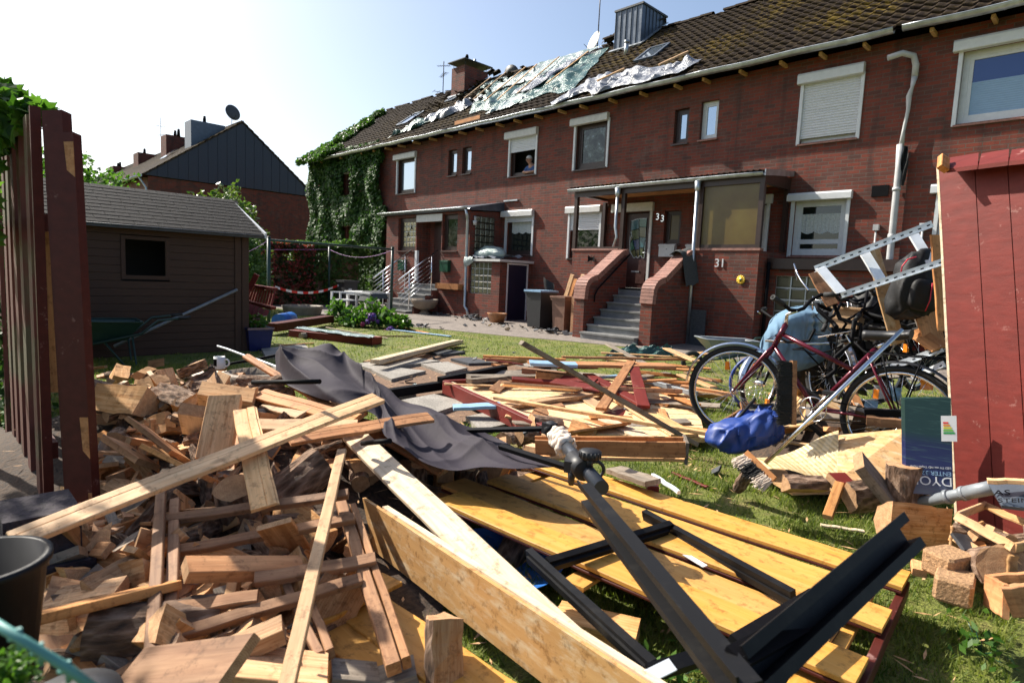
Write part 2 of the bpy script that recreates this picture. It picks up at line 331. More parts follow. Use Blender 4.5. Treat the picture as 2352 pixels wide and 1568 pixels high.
def shedwood():
    n = NT("peeling brown shed boards"); v = n.coord((1, 1.2, 22)); g = n.noise(v, 6, 8, .7); col = n.ramp(g, [(.3, (.035, .014, .007)), (.58, (.06, .026, .013)), (.66, (.065, .03, .016)), (.71, (.2, .14, .09))]); col2 = n.mix(col, (.045, .019, .010), n.ramp(n.noise(n.coord(), 1.3, 2), [(.35, (0, 0, 0)), (.6, (.9, .9, .9))])); n.bump(g, .5, .005); return n.fin(col2, .7)
M['shed'] = shedwood()
def leafmat(name, c1, c2, sc=9, gloss=.35, trans=.45, st=(.35, .75)):
    n = NT(name); geo = n.node("NewGeometry"); f = n.noise(geo.outputs['Position'], sc, 3, .6); f2 = n.math('FRACT', n.math('MULTIPLY', geo.outputs['Random Per Island'], 1.0))
    mixf = n.math('ADD', n.math('MULTIPLY', f, .7), n.math('MULTIPLY', f2, .4)); col = n.ramp(mixf, [(st[0], c1), (st[1], c2)]); n.fin(col, gloss, 0, .35)
    tr = n.node("BsdfTranslucent"); n.link(n.mix(col, (1.0, 1.25, .3), .55, 'MULTIPLY'), tr.inputs[0]); ms = n.node("MixShader"); ms.inputs[0].default_value = trans
    n.link(n.b.outputs[0], ms.inputs[1]); n.link(tr.outputs[0], ms.inputs[2]); n.link(ms.outputs[0], n.out.inputs[0]); return n.m
M['ivy'] = leafmat("ivy leaf", (.018, .055, .012), (.07, .15, .025), 2.5, .6, .35); M['vine'] = leafmat("vine leaf", (.035, .09, .012), (.10, .20, .03), 5, .4, .6); M['hedge'] = leafmat("hedge leaf", (.04, .09, .02), (.13, .22, .05), 4, .5)
M['photinia'] = leafmat("red photinia leaf", (.03, .06, .015), (.42, .07, .07), 2.2, .4, .4, (.5, .66)); M['hydleaf'] = leafmat("hydrangea leaf", (.04, .11, .015), (.11, .22, .03), 12, .4); M['shrub'] = leafmat("yellow green leaf", (.05, .11, .02), (.16, .22, .04), 3)
M['flowerv'] = leafmat("violet blossom", (.06, .04, .3), (.22, .06, .3), 20, .6, .2); M['flowerp'] = leafmat("pink blossom", (.3, .04, .12), (.45, .08, .2), 20, .6, .2); M['grass'] = leafmat("grass blade", (.06, .11, .01), (.27, .30, .06), 1.5, .6, .5)
def lawn():
    n = NT("lawn soil"); geo = n.node("NewGeometry"); P = geo.outputs['Position']; f = n.noise(P, 2.0, 9, .72); f2 = n.noise(P, 60, 3, .7); col = n.ramp(f, [(.35, (.08, .105, .016)), (.52, (.16, .18, .03)), (.66, (.25, .19, .08))]); col = n.mix(col, n.ramp(f2, [(.3, (.4, .42, .35)), (.7, (1.35, 1.35, 1.3))]), 1.0, 'MULTIPLY'); n.bump(f2, .9, .02); return n.fin(col, .9)
M['lawn'] = lawn(); M['dirt'] = plain("dark soil and chips", (.05, .03, .018), .95, var=.7, sc=45, bump=1.0); M['soil'] = plain("bare soil", (.17, .1, .06), .95, var=.5, sc=70, bump=1.0)

# ---------------------------------------------------------------- labels that say where a repeated piece lies
ANCH = {"heap": [("the gate post foot", 225, 1120), ("the white mug", 503, 835), ("the whitish standing block", 508, 985), ("the short upright board", 580, 1050), ("the far end of the diagonal board", 850, 915), ("the near end of the diagonal board", 100, 1220),
        ("the left batten pair", 375, 1300), ("the black bucket", 60, 1300), ("the bottom wood block", 640, 1560), ("the round log with pale end", 360, 1450), ("the middle batten bar", 560, 1230), ("the top of the thin batten", 780, 1060), ("the plywood board corner", 840, 1160),
        ("the right batten pair", 860, 1370), ("the bark logs at the cloth tip", 1060, 1100), ("the grey cloth edge", 760, 930), ("the dark gnarled log", 350, 870), ("the lower left offcut", 205, 1390), ("the upper left log", 270, 925), ("the lowest batten bar", 480, 1420), ("the orange split log", 590, 890), ("the heap's top left edge", 160, 880)],
    "field": [("the blue board end", 1270, 835), ("the slanting lath", 1400, 880), ("the red slanted board", 1415, 895), ("the front bicycle wheel", 1640, 890), ("the thick grey beam", 1180, 870), ("the green tarpaulin", 1460, 805), ("the knotted rag", 1285, 1010), ("the red frame corner", 1030, 890), ("the wooden trough", 1400, 1030), ("the paving slabs", 1010, 850), ("the short blue board", 1100, 935)],
    "junk": [("the bicycle saddle", 2040, 770), ("the front hub", 1690, 900), ("the rear hub", 2064, 963), ("the light blue cushion", 1830, 780), ("the television box", 2130, 1000), ("the blue bag", 1720, 1000), ("the shelf frame", 2020, 640), ("the crankset", 1870, 940), ("the red wall", 2170, 850), ("the rucksack", 2100, 650), ("the handlebar", 1820, 700)],
    "roof": [("the left chimney", 1080, 200), ("the left skylight", 930, 280), ("the silver sheeting", 1030, 270), ("the green tarpaulin edge", 1150, 230), ("the ridge antenna", 1000, 190), ("the gutter", 1050, 310), ("the chimney flashing", 1060, 240), ("the torn sheeting", 990, 260), ("the orange lath", 1010, 235), ("the pale scrap of film", 970, 275)],
    "path": [("the downpipe foot", 1175, 715), ("the flower pot", 1155, 730), ("the brown bin", 1290, 750), ("the stone planter", 970, 710), ("the stair wall foot", 1370, 780), ("the cellar door", 1185, 700), ("the black bin", 1240, 745), ("the hydrangea", 900, 750), ("the lawn edge", 1100, 760), ("the cellar glass blocks", 1100, 640), ("the granite steps", 930, 700), ("the flower box", 1035, 662), ("the brown wooden box", 1310, 740), ("the timber stack", 990, 790)]}
USED = {}
def where(o, desc, zone):
    """name the landmarks a piece lies between; one label for one piece wherever the picture allows"""
    P = Vector(o.location) if o.location.length > 1e-6 else None
    if P is None or P.length < 1e-6:
        vs = o.data.vertices; P = sum((v.co for v in vs), Vector()) / len(vs)
    v = Vector(P) - CAM; w = max(.1, v.dot(FW)); x, y = 1176 + FPX * v.dot(RT) / w, 784 - FPX * v.dot(UP) / w
    A = sorted(ANCH[zone], key=lambda a: math.hypot(a[1] - x, a[2] - y)); best = None
    def side(a): dx, dy = x - a[1], y - a[2]; return ("right of" if dx > 0 else "left of") if abs(dx) > abs(dy) else ("below" if dy > 0 else "above")
    cand = [f"{desc} {side(A[0])} {A[0][0]}", f"{desc} {side(A[0])} {A[0][0]}, towards {A[1][0]}", f"{desc} {side(A[1])} {A[1][0]}", f"{desc} between {A[0][0]} and {A[2][0]}", f"{desc} {side(A[2])} {A[2][0]}"]
    rel = side(A[0]); cand += [f"{desc} {rel} {A[0][0]}, facing {A[i][0]}" for i in (2, 3)] + [f"{desc} between {A[i][0]} and {A[j][0]}" for i in range(4) for j in range(i + 1, 5)] + [f"{desc} tilted beside {A[i][0]}" if abs(o.rotation_euler.y) > .2 else f"{desc} lying beside {A[i][0]}" for i in range(3)]
    for c in cand:
        if c not in USED and len(c.split()) <= 16: best = c; break
    best = best or cand[0]; USED[best] = 1; o["label"] = best; return o
# ================================================================ THE SETTING
def setting(o): return tag(o, kind="structure")
nG = 100
def gz(P): return mound(P)
g = MB(); g.add([(-400, -120, 0), (120, -120, 0), (120, 400, 0), (-400, 400, 0)], [(0, 1, 2, 3)]); setting(g.build("ground", M['lawn']))
g = MB(); g.grid(90, 90, lambda u, v: (lambda P: Vector((P.x, P.y, .006 + max(0, mound(P) - .02) + .02 * noise.noise(P * 6) * (mound(P) > .05))))(RF(-4.2 + 4.9 * u, .6 + 5.6 * v)))
g.f = [f for f in g.f if max(g.v[i].z for i in f) > .03]; g.m = [0] * len(g.f); g.sm = [True] * len(g.f)
setting(g.build("dirt_mound_terrain", M['dirt']))
def sheet(name, pts, z, mat, th=0.0):
    b = MB()
    if th: b.prism([(x, y, z - th) for x, y in pts], (0, 0, th))
    else: b.add([(x, y, z) for x, y in pts], [tuple(range(len(pts)))])
    return setting(b.build(name, mat))
sheet("path", [(-21, 8.35), (-14, 8.45), (-12.6, 8.75), (-11.4, 9.15), (-10, 9.55), (-8.4, 10.2), (-7, 10.6), (-3, 11.1), (2, 11.1), (2, 13.99), (-28, 13.99), (-28, 8.35)], .008, M['path'])
sp = [GP(*p) for p in ((835, 838), (960, 815), (1010, 812), (1230, 838), (1200, 880), (1110, 960), (1010, 985), (880, 930), (820, 880))]
sheet("bare_soil", [(p.x, p.y) for p in sp], .005, M['soil'])

# ================================================================ TERRACE
FY = 14.0
XB = [-28.0, -21.9, -17.27, -12.69, -8.1, -3.5, 3.2]
RY0, RZ0, RYT, SL = 13.55, 6.36, 17.95, .742
def rz(y): return RZ0 + SL * (y - RY0)
RN = Vector((0, -SL, 1)).normalized()
hl = ["ivy covered end house of the brick terrace", "terraced brick house with two slit windows left of the open roller window", "terraced brick house with a person leaning out of an upper window",
      "terraced brick house numbered 33 with a zinc clad chimney", "terraced brick house numbered 31 with a closed white roller shutter", "terraced brick house with a broken white downpipe and wide white window"]
HO = [empty("terraced_house", ((XB[i] + XB[i + 1]) / 2, 16, 0), hl[i], "house", "brick houses of the terrace") for i in range(6)]
def house_at(x):
    for i in range(6):
        if XB[i] <= x < XB[i + 1]: return HO[i]
    return HO[5]
# openings: x0, x1, z0, z1
OPEN = [(-21.15, -19.95, 4.46, 5.8), (-17.91, -17.42, 4.89, 5.79), (-17.12, -16.63, 4.89, 5.79), (-14.68, -13.52, 4.59, 5.84), (-11.93, -10.77, 4.55, 5.86),
        (-8.68, -8.27, 4.9, 5.74), (-7.95, -7.49, 4.91, 5.81), (-5.52, -4.38, 4.52, 5.8), (-2.7, -.9, 4.53, 5.84),
        (-14.70, -13.52, 2.08, 3.32), (-11.98, -10.86, 1.99, 3.3), (-5.5, -4.42, 2.1, 3.3), (-2.8, -1.5, 2.1, 3.3),
        (-10.02, -9.2, 1.2, 3.22), (-8.77, -8.29, 2.38, 3.22), (-7.9, -7.45, 2.4, 3.22), (-6.95, -6.1, 1.2, 3.25), (-25.1, -24.1, 2.2, 3.3), (-25.2, -24.2, 4.5, 5.6)]
def wall_with_holes(b, x0, x1, z0, z1, y, holes, depth=.13, face='y', sgn=-1):
    """front sheet with real openings and reveals going inwards"""
    hs = [(max(h[0], x0), min(h[1], x1), h[2], h[3]) for h in holes if h[1] > x0 and h[0] < x1]
    xs = sorted({x0, x1, *[h[0] for h in hs], *[h[1] for h in hs]}); zs = sorted({z0, z1, *[h[2] for h in hs], *[h[3] for h in hs]})
    def P(a, d, z): return (a, y - sgn * d, z) if face == 'y' else (y - sgn * d, a, z)
    for i in range(len(xs) - 1):
        for j in range(len(zs) - 1):
            cx, cz = (xs[i] + xs[i + 1]) / 2, (zs[j] + zs[j + 1]) / 2
            if any(h[0] < cx < h[1] and h[2] < cz < h[3] for h in hs): continue
            b.add([P(xs[i], 0, zs[j]), P(xs[i + 1], 0, zs[j]), P(xs[i + 1], 0, zs[j + 1]), P(xs[i], 0, zs[j + 1])], [(0, 1, 2, 3) if face == 'y' else (0, 1, 2, 3)])
    for h in hs:
        for (a0, a1, c0, c1) in ((h[0], h[0], h[2], h[3]), (h[1], h[1], h[2], h[3]), (h[0], h[1], h[2], h[2]), (h[0], h[1], h[3], h[3])):
            b.add([P(a0, 0, c0), P(a1, 0, c0 if c0 == c1 else c0), P(a1, depth, c1), P(a0, depth, c1)] if c0 == c1 else [P(a0, 0, c0), P(a0, depth, c0), P(a0, depth, c1), P(a0, 0, c1)], [(0, 1, 2, 3)])
for i in range(6):
    b = MB(); wall_with_holes(b, XB[i], XB[i + 1], -.1, 6.3, FY, OPEN)
    rb_ = MB(); rb_.add([(XB[i], 22, -.1), (XB[i + 1], 22, -.1), (XB[i + 1], 22, 6.3), (XB[i], 22, 6.3)], [(3, 2, 1, 0)]); rb_.build("rear_wall", M['brick'], HO[i])
    for xe in ([XB[i]] if i == 0 else []) + ([XB[i + 1]] if i == 5 else []):
        b.add([(xe, 14, -.1), (xe, 22, -.1), (xe, 22, 6.3), (xe, 17.95, 9.5), (xe, 14, 6.45)], [(0, 1, 2, 3, 4)])
    b.build("wall", M['brick'], HO[i])
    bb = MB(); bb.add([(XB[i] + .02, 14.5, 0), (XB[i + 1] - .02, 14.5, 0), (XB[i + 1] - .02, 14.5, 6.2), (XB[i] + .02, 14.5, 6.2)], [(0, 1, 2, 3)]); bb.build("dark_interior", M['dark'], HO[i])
    # roof with real tile relief: 0.3 m wide waves, 0.34 m courses
    x0, x1 = XB[i] - (.15 if i == 0 else 0), XB[i + 1]; L = math.hypot(RYT - RY0, SL * (RYT - RY0)); nr = 18; cw = .24; nc = int(round((x1 - x0) / cw)); per = 8
    xs = np.linspace(x0, x1, nc * per + 1); ph = ((xs - x0) / ((x1 - x0) / nc)) % 1.0; prof = .018 * np.sin(ph * 2 * np.pi) + .016 * np.exp(-((ph - .12) / .09) ** 2)
    V = []; F = []; cols = len(xs); sdir = np.array([0, 1, SL]) / math.hypot(1, SL); nrm = np.array(RN)
    rr = np.random.RandomState(40 + i)
    for k in range(nr):
        for e, lift in ((0, .055), (1, .012)):
            s = (k + e) * L / nr + (-.02 if e == 0 else .0)
            jit = np.repeat(rr.uniform(-.006, .014, nc + 1), per)[:cols] if e == 0 else 0
            base = np.stack([xs, np.full(cols, RY0) + sdir[1] * s, np.full(cols, RZ0) + sdir[2] * s], 1); V.append(base + nrm[None] * (prof + lift + jit)[:, None])
        V.append(V[-2] - nrm[None] * .04)
        o = k * 3 * cols; a = np.arange(cols - 1)
        F.append(np.stack([o + a, o + a + 1, o + cols + a + 1, o + cols + a], 1)); F.append(np.stack([o + 2 * cols + a, o + 2 * cols + a + 1, o + a + 1, o + a], 1))
    V = np.concatenate(V); F = np.concatenate(F)
    roof = np_mesh("roof", V, F, M['tile'], HO[i])
    b = MB(); x = x0                                                     # ridge tiles and rear slope
    while x < x1 - .05:
        xe = min(x + .38, x1); j = rng.uniform(-.015, .02)
        if not (-17.9 < x < -14.6 or rng.random() < .12):
            pts = [(x, RYT + .13 * math.cos(t), rz(RYT) + .02 + j + .11 * math.sin(t)) for t in (math.pi, 2.5, 1.57, .64, 0)]
            n = len(pts); b.add(pts + [(xe + .02, p[1], p[2] - .01) for p in pts], [(a, a + 1, n + a + 1, n + a) for a in range(n - 1)] + [tuple(range(n))])
        x = xe
    b.add([(x0, RYT, rz(RYT)), (x1, RYT, rz(RYT)), (x1, 22.3, 6.4), (x0, 22.3, 6.4)], [(0, 3, 2, 1)]); b.build("ridge", M['tile'], HO[i])
    b = MB()                                                             # soffit and rafter ends
    b.add([(x0, RY0 - .02, 6.33), (x1, RY0 - .02, 6.33), (x1, 14.02, 6.62), (x0, 14.02, 6.62)], [(0, 3, 2, 1)]); b.build("soffit", M['frame_dark'], HO[i])
    x = x0 + .3
    while x < x1 - .1:
        b = MB(); b.box((x, 13.66, 6.20), (x + .06, 14.0, 6.27)); b.build("rafter_end", M['plywood'], HO[i]); x += .92 + rng.uniform(-.12, .12)
    b = MB(); xa, xb = x0, x1                                             # half-round gutter with a rolled front lip and joints
    if i == 5: xa = XB[5] - .1
    if i == 4: xb = XB[5] - .25
    def gut(b, xa, xb, y, z, r, sag=0.0, n=24):
        ns = max(2, int((xb - xa) / .4)); ang = [math.pi + math.pi * q / 10 for q in range(11)]
        def fn(u, v):
            a = math.pi + math.pi * v; x = xa + (xb - xa) * u; w = sag * math.sin(x * 3.1) * .5; return (x, y + r * math.cos(a) * (1 if True else 1), z + w + r * math.sin(a))
        b.grid(ns, 10, fn); b.grid(ns, 10, lambda u, v: (lambda q: (q[0], y + (q[1] - y) * .93, z + (q[2] - z) * .93))(fn(u, 1 - v)))
        b.tube([(xa + (xb - xa) * k / ns, y - r, z + sag * math.sin((xa + (xb - xa) * k / ns) * 3.1) * .5 + .004) for k in range(ns + 1)], .011, 6)
        x = xa + .5
        while x < xb:
            b.grid(1, 10, lambda u, v: (lambda q: (x + .035 * u, y + (q[1] - y) * 1.05, z + (q[2] - z) * 1.05))(fn((x - xa) / (xb - xa), v))); x += 1.0
    gut(b, xa, xb, 13.5, 6.33, .085, .02); b.build("gutter", M['zinc'], HO[i])

def window(house, x0, x1, z0, z1, fr=.07, mat='white', gl='glass', y=FY, box=None, guides=False, shut=0.0, split=None, sill=True, curtain=None, nm="window", shade=None):
    yb = y + .10
    f = MB()
    for a, c in (((x0, yb, z0), (x0 + fr, yb + .05, z1)), ((x1 - fr, yb, z0), (x1, yb + .05, z1)), ((x0 + fr, yb, z0), (x1 - fr, yb + .05, z0 + fr)), ((x0 + fr, yb, z1 - fr), (x1 - fr, yb + .05, z1))): f.box(a, c)
    i = fr * .62                                                          # inner sash, a step behind the frame
    for a, c in (((x0 + fr, yb + .012, z0 + fr), (x0 + fr + i, yb + .045, z1 - fr)), ((x1 - fr - i, yb + .012, z0 + fr), (x1 - fr, yb + .045, z1 - fr)), ((x0 + fr + i, yb + .012, z0 + fr), (x1 - fr - i, yb + .045, z0 + fr + i)), ((x0 + fr + i, yb + .012, z1 - fr - i), (x1 - fr - i, yb + .045, z1 - fr))): f.box(a, c)
    if split is not None: f.box((x0 + fr + i, yb + .005, z0 + split - .05), (x1 - fr - i, yb + .042, z0 + split + .05))
    w = f.build(nm, M[mat], house)
    if gl:
        p = MB(); p.add([(x0 + fr, yb + .035, z0 + fr), (x1 - fr, yb + .035, z0 + fr), (x1 - fr, yb + .035, z1 - fr), (x0 + fr, yb + .035, z1 - fr)], [(0, 1, 2, 3)]); p.build("pane", M[gl], w)
    if box:
        b = MB(); bx0, bx1, bz0, bz1 = box; d = .13
        prof = [(0, bz1), (-d + .03, bz1), (-d, bz1 - .04), (-d, bz0 + .01), (-d + .01, bz0), (0, bz0)]
        b.prism([(bx0, y + .001 + p[0], p[1]) for p in prof], (bx1 - bx0, 0, 0)); b.build("shutter_box", M['offwhite' if mat != 'white' else 'white'], w)
    if guides:
        b = MB(); b.box((x0 - .06, y - .035, z0 - .04), (x0 + .005, y + .03, z1)); b.build("shutter_guide", M['white'], w); b = MB(); b.box((x1 - .005, y - .035, z0 - .04), (x1 + .06, y + .03, z1)); b.build("shutter_guide", M['white'], w)
    if shut > 0:
        b = MB(); zb = z1 - (z1 - z0) * shut; n = int((z1 - zb) / .055)
        def fn(u, v):
            z = z1 - (z1 - zb) * v; k = ((z1 - z) / .055) % 1.0; return (x0 + .006 + (x1 - x0 - .012) * u, y + .02 - .016 * math.sin(math.pi * k) ** .6, z)
        b.grid(1, n * 6, fn, sm=False); b.box((x0 + .006, y + .008, zb - .03), (x1 - .006, y + .03, zb)); b.build("shutter", M['shutter'], w)
    if sill:
        b = MB(); b.prism([(x0 - .03, y - .05, z0 - .055), (x0 - .03, y + .1, z0 - .035), (x0 - .03, y + .1, z0 - .002), (x0 - .03, y - .05, z0 - .02)], (x1 - x0 + .06, 0, 0)); b.build("sill", M['frame_dark' if mat != 'white' else 'brick_cap'], w)
    if curtain:
        b = MB(); cz0, cz1 = curtain
        def cf(u, v):
            zz = cz0 + (cz1 - cz0) * v - (.05 * abs(math.sin(u * 9)) if v < .01 else 0); return (x0 + fr * 1.6 + (x1 - x0 - fr * 3.2) * u, yb + .030 - .004 * math.sin(u * 60), zz)
        b.grid(60, 3, cf); b.build("curtain", M['curtain'], w)
    if shade:
        b = MB(); cz0, cz1 = shade; b.grid(1, int((cz1 - cz0) / .01), lambda u, v: (x0 + fr * 1.62 + (x1 - x0 - fr * 3.24) * u, yb + .028 - .006 * abs(((v * (cz1 - cz0)) / .04) % 1 - .5), cz0 + (cz1 - cz0) * v), sm=False); b.build("pleated_blind", M['blind'], w)
    return w
M['brick_cap'] = M['cap']; M['blind'] = plain("pale blue blind", (.24, .36, .52), .8, var=.04)
H_ = HO
window(H_[1], *OPEN[0], fr=.09, mat='frame_dark', gl='glass_sky', box=(-21.34, -19.85, 5.76, 5.98), guides=True)
for k in (1, 2): window(house_at(OPEN[k][0]), *OPEN[k], fr=.08, mat='frame_dark', gl='glass_sky')
w3 = window(H_[2], *OPEN[3], fr=.07, mat='frame_dark', gl=None, box=(-14.87, -13.45, 5.76, 5.99), guides=True, shut=.38)
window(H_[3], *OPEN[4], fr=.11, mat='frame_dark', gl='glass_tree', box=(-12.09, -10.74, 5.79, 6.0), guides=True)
window(H_[3], *OPEN[5], fr=.075, mat='frame_dark', gl='glass_sky'); window(H_[4], *OPEN[6], fr=.07, mat='white', gl='glass_sky')
window(H_[4], *OPEN[7], fr=.07, mat='white', gl='glass', box=(-5.63, -4.33, 5.76, 5.98), guides=True, shut=.90)
window(H_[5], *OPEN[8], fr=.1, mat='white', gl='glass_blue', box=(-2.84, -.75, 5.82, 6.03), guides=True, shade=(4.66, 5.28))
window(H_[2], *OPEN[9], fr=.08, mat='frame_dark', gl='glass', box=(-14.89, -13.47, 3.28, 3.48), guides=True, shut=.14, curtain=(2.8, 3.2))
window(H_[3], *OPEN[10], fr=.08, mat='frame_dark', gl='glass', box=(-12.1, -10.81, 3.28, 3.48), guides=True, shut=.36)
window(H_[4], *OPEN[11], fr=.09, mat='white', gl='glass', box=(-5.63, -4.33, 3.27, 3.44), guides=True, split=.30, curtain=(2.62, 3.0))
window(H_[5], *OPEN[12], fr=.09, mat='white', gl='glass', box=(-2.95, -1.4, 3.27, 3.44), guides=True)
window(H_[3], *OPEN[14], fr=.07, mat='frame_dark', gl='amber'); window(H_[4], *OPEN[15], fr=.06, mat='white', gl='glass')
window(H_[0], *OPEN[17], fr=.09, mat='frame_dark', gl='glass', box=(-25.25, -24.0, 3.28, 3.45)); window(H_[0], *OPEN[18], fr=.09, mat='frame_dark', gl='glass', box=(-25.3, -24.1, 5.58, 5.75))
# front door 33: dark leaf, arched stained-glass light with leading
d = MB(); d.box((-10.0, 14.09, 1.22), (-9.22, 14.13, 3.2)); d.box((-9.72, 14.075, 1.32), (-9.32, 14.09, 1.6)); d33 = d.build("front_door", M['door'], H_[3])
def arch(x0, x1, z0, z1, n=10): return [(x0, z0), (x1, z0)] + [(x1 - (x1 - x0) * k / n, z1 - .1 + .1 * math.sin(math.pi * k / n)) for k in range(n + 1)]
gx0, gx1, gz0, gz1 = -9.86, -9.36, 1.75, 3.06
cols = [(.02, .1, .13), (.05, .07, .02), (.02, .04, .12), (.06, .05, .015), (.01, .09, .06), (.08, .08, .03)]
stained = [plain("stained glass", c, .15, var=.2, spec=.8) for c in cols]
b = MB(); bw = MB(); R0 = Vector((gx0 + .36, 0, 1.75))
rs = [.0, .28, .5, .78, 1.05, 1.33]; an = [62, 80, 95, 110, 128]
for a in range(4):
    for q in range(1, 5):
        r0_, r1_ = rs[q] + .04 * (a % 2), rs[q + 1] + .04 * (a % 2)
        P = []
        for (rr_, th) in ((r0_, an[a]), (r0_, an[a + 1]), (r1_, an[a + 1]), (r1_, an[a])):
            x = min(gx1, max(gx0, R0.x + rr_ * math.cos(rad(th)))); z = min(gz1, 1.75 + rr_ * math.sin(rad(th))); P.append((x, 14.084, z))
        b.add(P, [(0, 3, 2, 1)], (a * 2 + q * 5) % 6)
        for e in range(4): bw.bar(Vector(P[e]) - Vector((0, .004, 0)), Vector(P[(e + 1) % 4]) - Vector((0, .004, 0)), .012, .012, (0, 1, 0)) if (Vector(P[e]) - Vector(P[(e + 1) % 4])).length > .01 else None
b.build("stained_glass", stained, d33); bw.build("leading", M['zinc'], d33)
b = MB(); b.box((-9.75, 14.07, 1.62), (-9.5, 14.088, 1.66)); b.build("letter_slot", M['zinc'], d33)
b = MB(); b.tube([(-9.30, 14.09, 2.15), (-9.30, 14.05, 2.15), (-9.42, 14.05, 2.15)], .012); b.build("handle", M['zinc'], d33)
b = MB(); b.box((-10.43, 13.9, 3.24), (-9.1, 14.0, 3.46)); b.box((-10.1, 13.96, 1.2), (-10.03, 14.04, 3.24)); b.box((-9.2, 13.96, 1.2), (-9.13, 14.04, 3.24)); b.build("door_surround", M['offwhite'], H_[3])
b = MB(); b.box((-7.1, 13.9, 3.26), (-5.98, 14.0, 3.46)); b.box((-7.02, 13.96, 1.2), (-6.95, 14.04, 3.26)); b.box((-6.1, 13.96, 1.2), (-6.03, 14.04, 3.26)); b.build("door_surround", M['white'], H_[4])
d = MB(); d.box((-6.94, 14.08, 1.22), (-6.11, 14.13, 3.24)); d31 = d.build("front_door", M['white'], H_[4]); b = MB(); b.box((-6.75, 14.07, 1.8), (-6.3, 14.082, 3.0)); b.build("pane", M['glass'], d31)
def mailbox(house, x0, x1, z0, z1, mat, y=FY, d=.13):
    b = MB(); b.box((x0, y - d, z0), (x1, y - .001, z1 - .03)); mb = b.build("mailbox", M[mat], house)
    b = MB(); b.prism([(x0 - .012, y - d - .02, z1 - .06), (x0 - .012, y - d - .015, z1 - .02), (x0 - .012, y - d * .5, z1), (x0 - .012, y - .001, z1), (x0 - .012, y - .001, z1 - .06)], (x1 - x0 + .024, 0, 0)); b.build("lid", M[mat], mb)
    b = MB(); b.lathe([(0.012, 0), (.012, .004), (0, .004)], ((x0 + x1) / 2, y - d, z1 - .14), 8, ax=(0, -1, 0)); b.build("lock", M['black'], mb)
mailbox(H_[3], -8.8, -8.35, 2.04, 2.37, 'offwhite'); mailbox(H_[4], -8.02, -7.6, 2.04, 2.36, 'offwhite')
def text(name, body, loc, size, mat, parent, rot=(rad(90), 0, 0), ext=.008, sx=1.0, align='LEFT'):
    c = bpy.data.curves.new(name, 'FONT'); c.body = body; c.size = size; c.extrude = ext; c.align_x = align; c.resolution_u = 3; t_ = bpy.data.objects.new("tmp", c); me = bpy.data.meshes.new_from_object(t_); bpy.data.objects.remove(t_)
    me.name = name; me.materials.clear(); me.materials.append(M[mat]); o = bpy.data.objects.new(name, me); COL.objects.link(o)
    o.parent = parent; o.location = Vector(loc) - root_loc(parent); o.rotation_euler = rot; o.scale = (sx, 1, 1); return o
text("house_number", "3", (-9.03, 13.985, 3.0), .24, 'chrome', H_[3]); text("house_number", "3", (-8.88, 13.985, 2.95), .24, 'chrome', H_[3])
b = MB(); b.box((-3.98, 13.97, 3.28), (-3.68, 14.01, 3.5)); b.build("air_vent", M['black'], H_[5 - 1])
# broken downpipe
dx = -3.42
dp = MB(); dp.tube([(dx - .42, 13.62, 5.86), (dx - .2, 13.72, 5.93), (dx - .04, 13.84, 5.88), (dx, 13.9, 5.72), (dx, 13.9, 5.5)], [.055, .056, .057, .057, .055], 12)
dp.tube([(dx, 13.9, 5.5), (dx - .02, 13.88, 5.3), (dx - .06, 13.9, 5.15), (dx - .05, 13.9, 4.9), (dx - .09, 13.9, 4.5), (dx - .1, 13.9, 4.2)], [.055, .03, .05, .034, .03, .05], 12)
dp.tube([(dx - .12, 13.9, 4.25), (dx - .1, 13.9, 3.8), (dx - .09, 13.9, 2.0), (dx - .09, 13.9, 0)], .062, 12); dp.tube([(dx - .1, 13.9, 3.42), (dx - .1, 13.9, 3.36)], .075, 12); dp.tube([(dx - .1, 13.9, 2.52), (dx - .1, 13.9, 2.42)], .068, 12)
dp.build("downpipe", M['downpipe'], H_[5], label="torn and crumpled white downpipe")
b = MB(); b.grid(6, 12, lambda u, v: (dx - .02 + .13 * (u - .3) * (1 - abs(v - .4)), 13.86 - .05 * math.sin(u * 7 + v * 5), 4.2 - .75 * v)); tag(b.build("torn_black_sheeting", M['blackfab']), "scrap of black sheeting caught on the white downpipe", "sheeting")
for x, zt, mt in ((-3.82, 2.62, 'downpipe'), (-3.02, 2.62, 'white')):
    b = MB(); b.tube([(x, 13.95, 0), (x, 13.95, zt)], .018); b.box((x - .05, 13.9, zt - .02), (x + .05, 14.0, zt + .1)); b.build("cable_conduit", M[mt], H_[5])
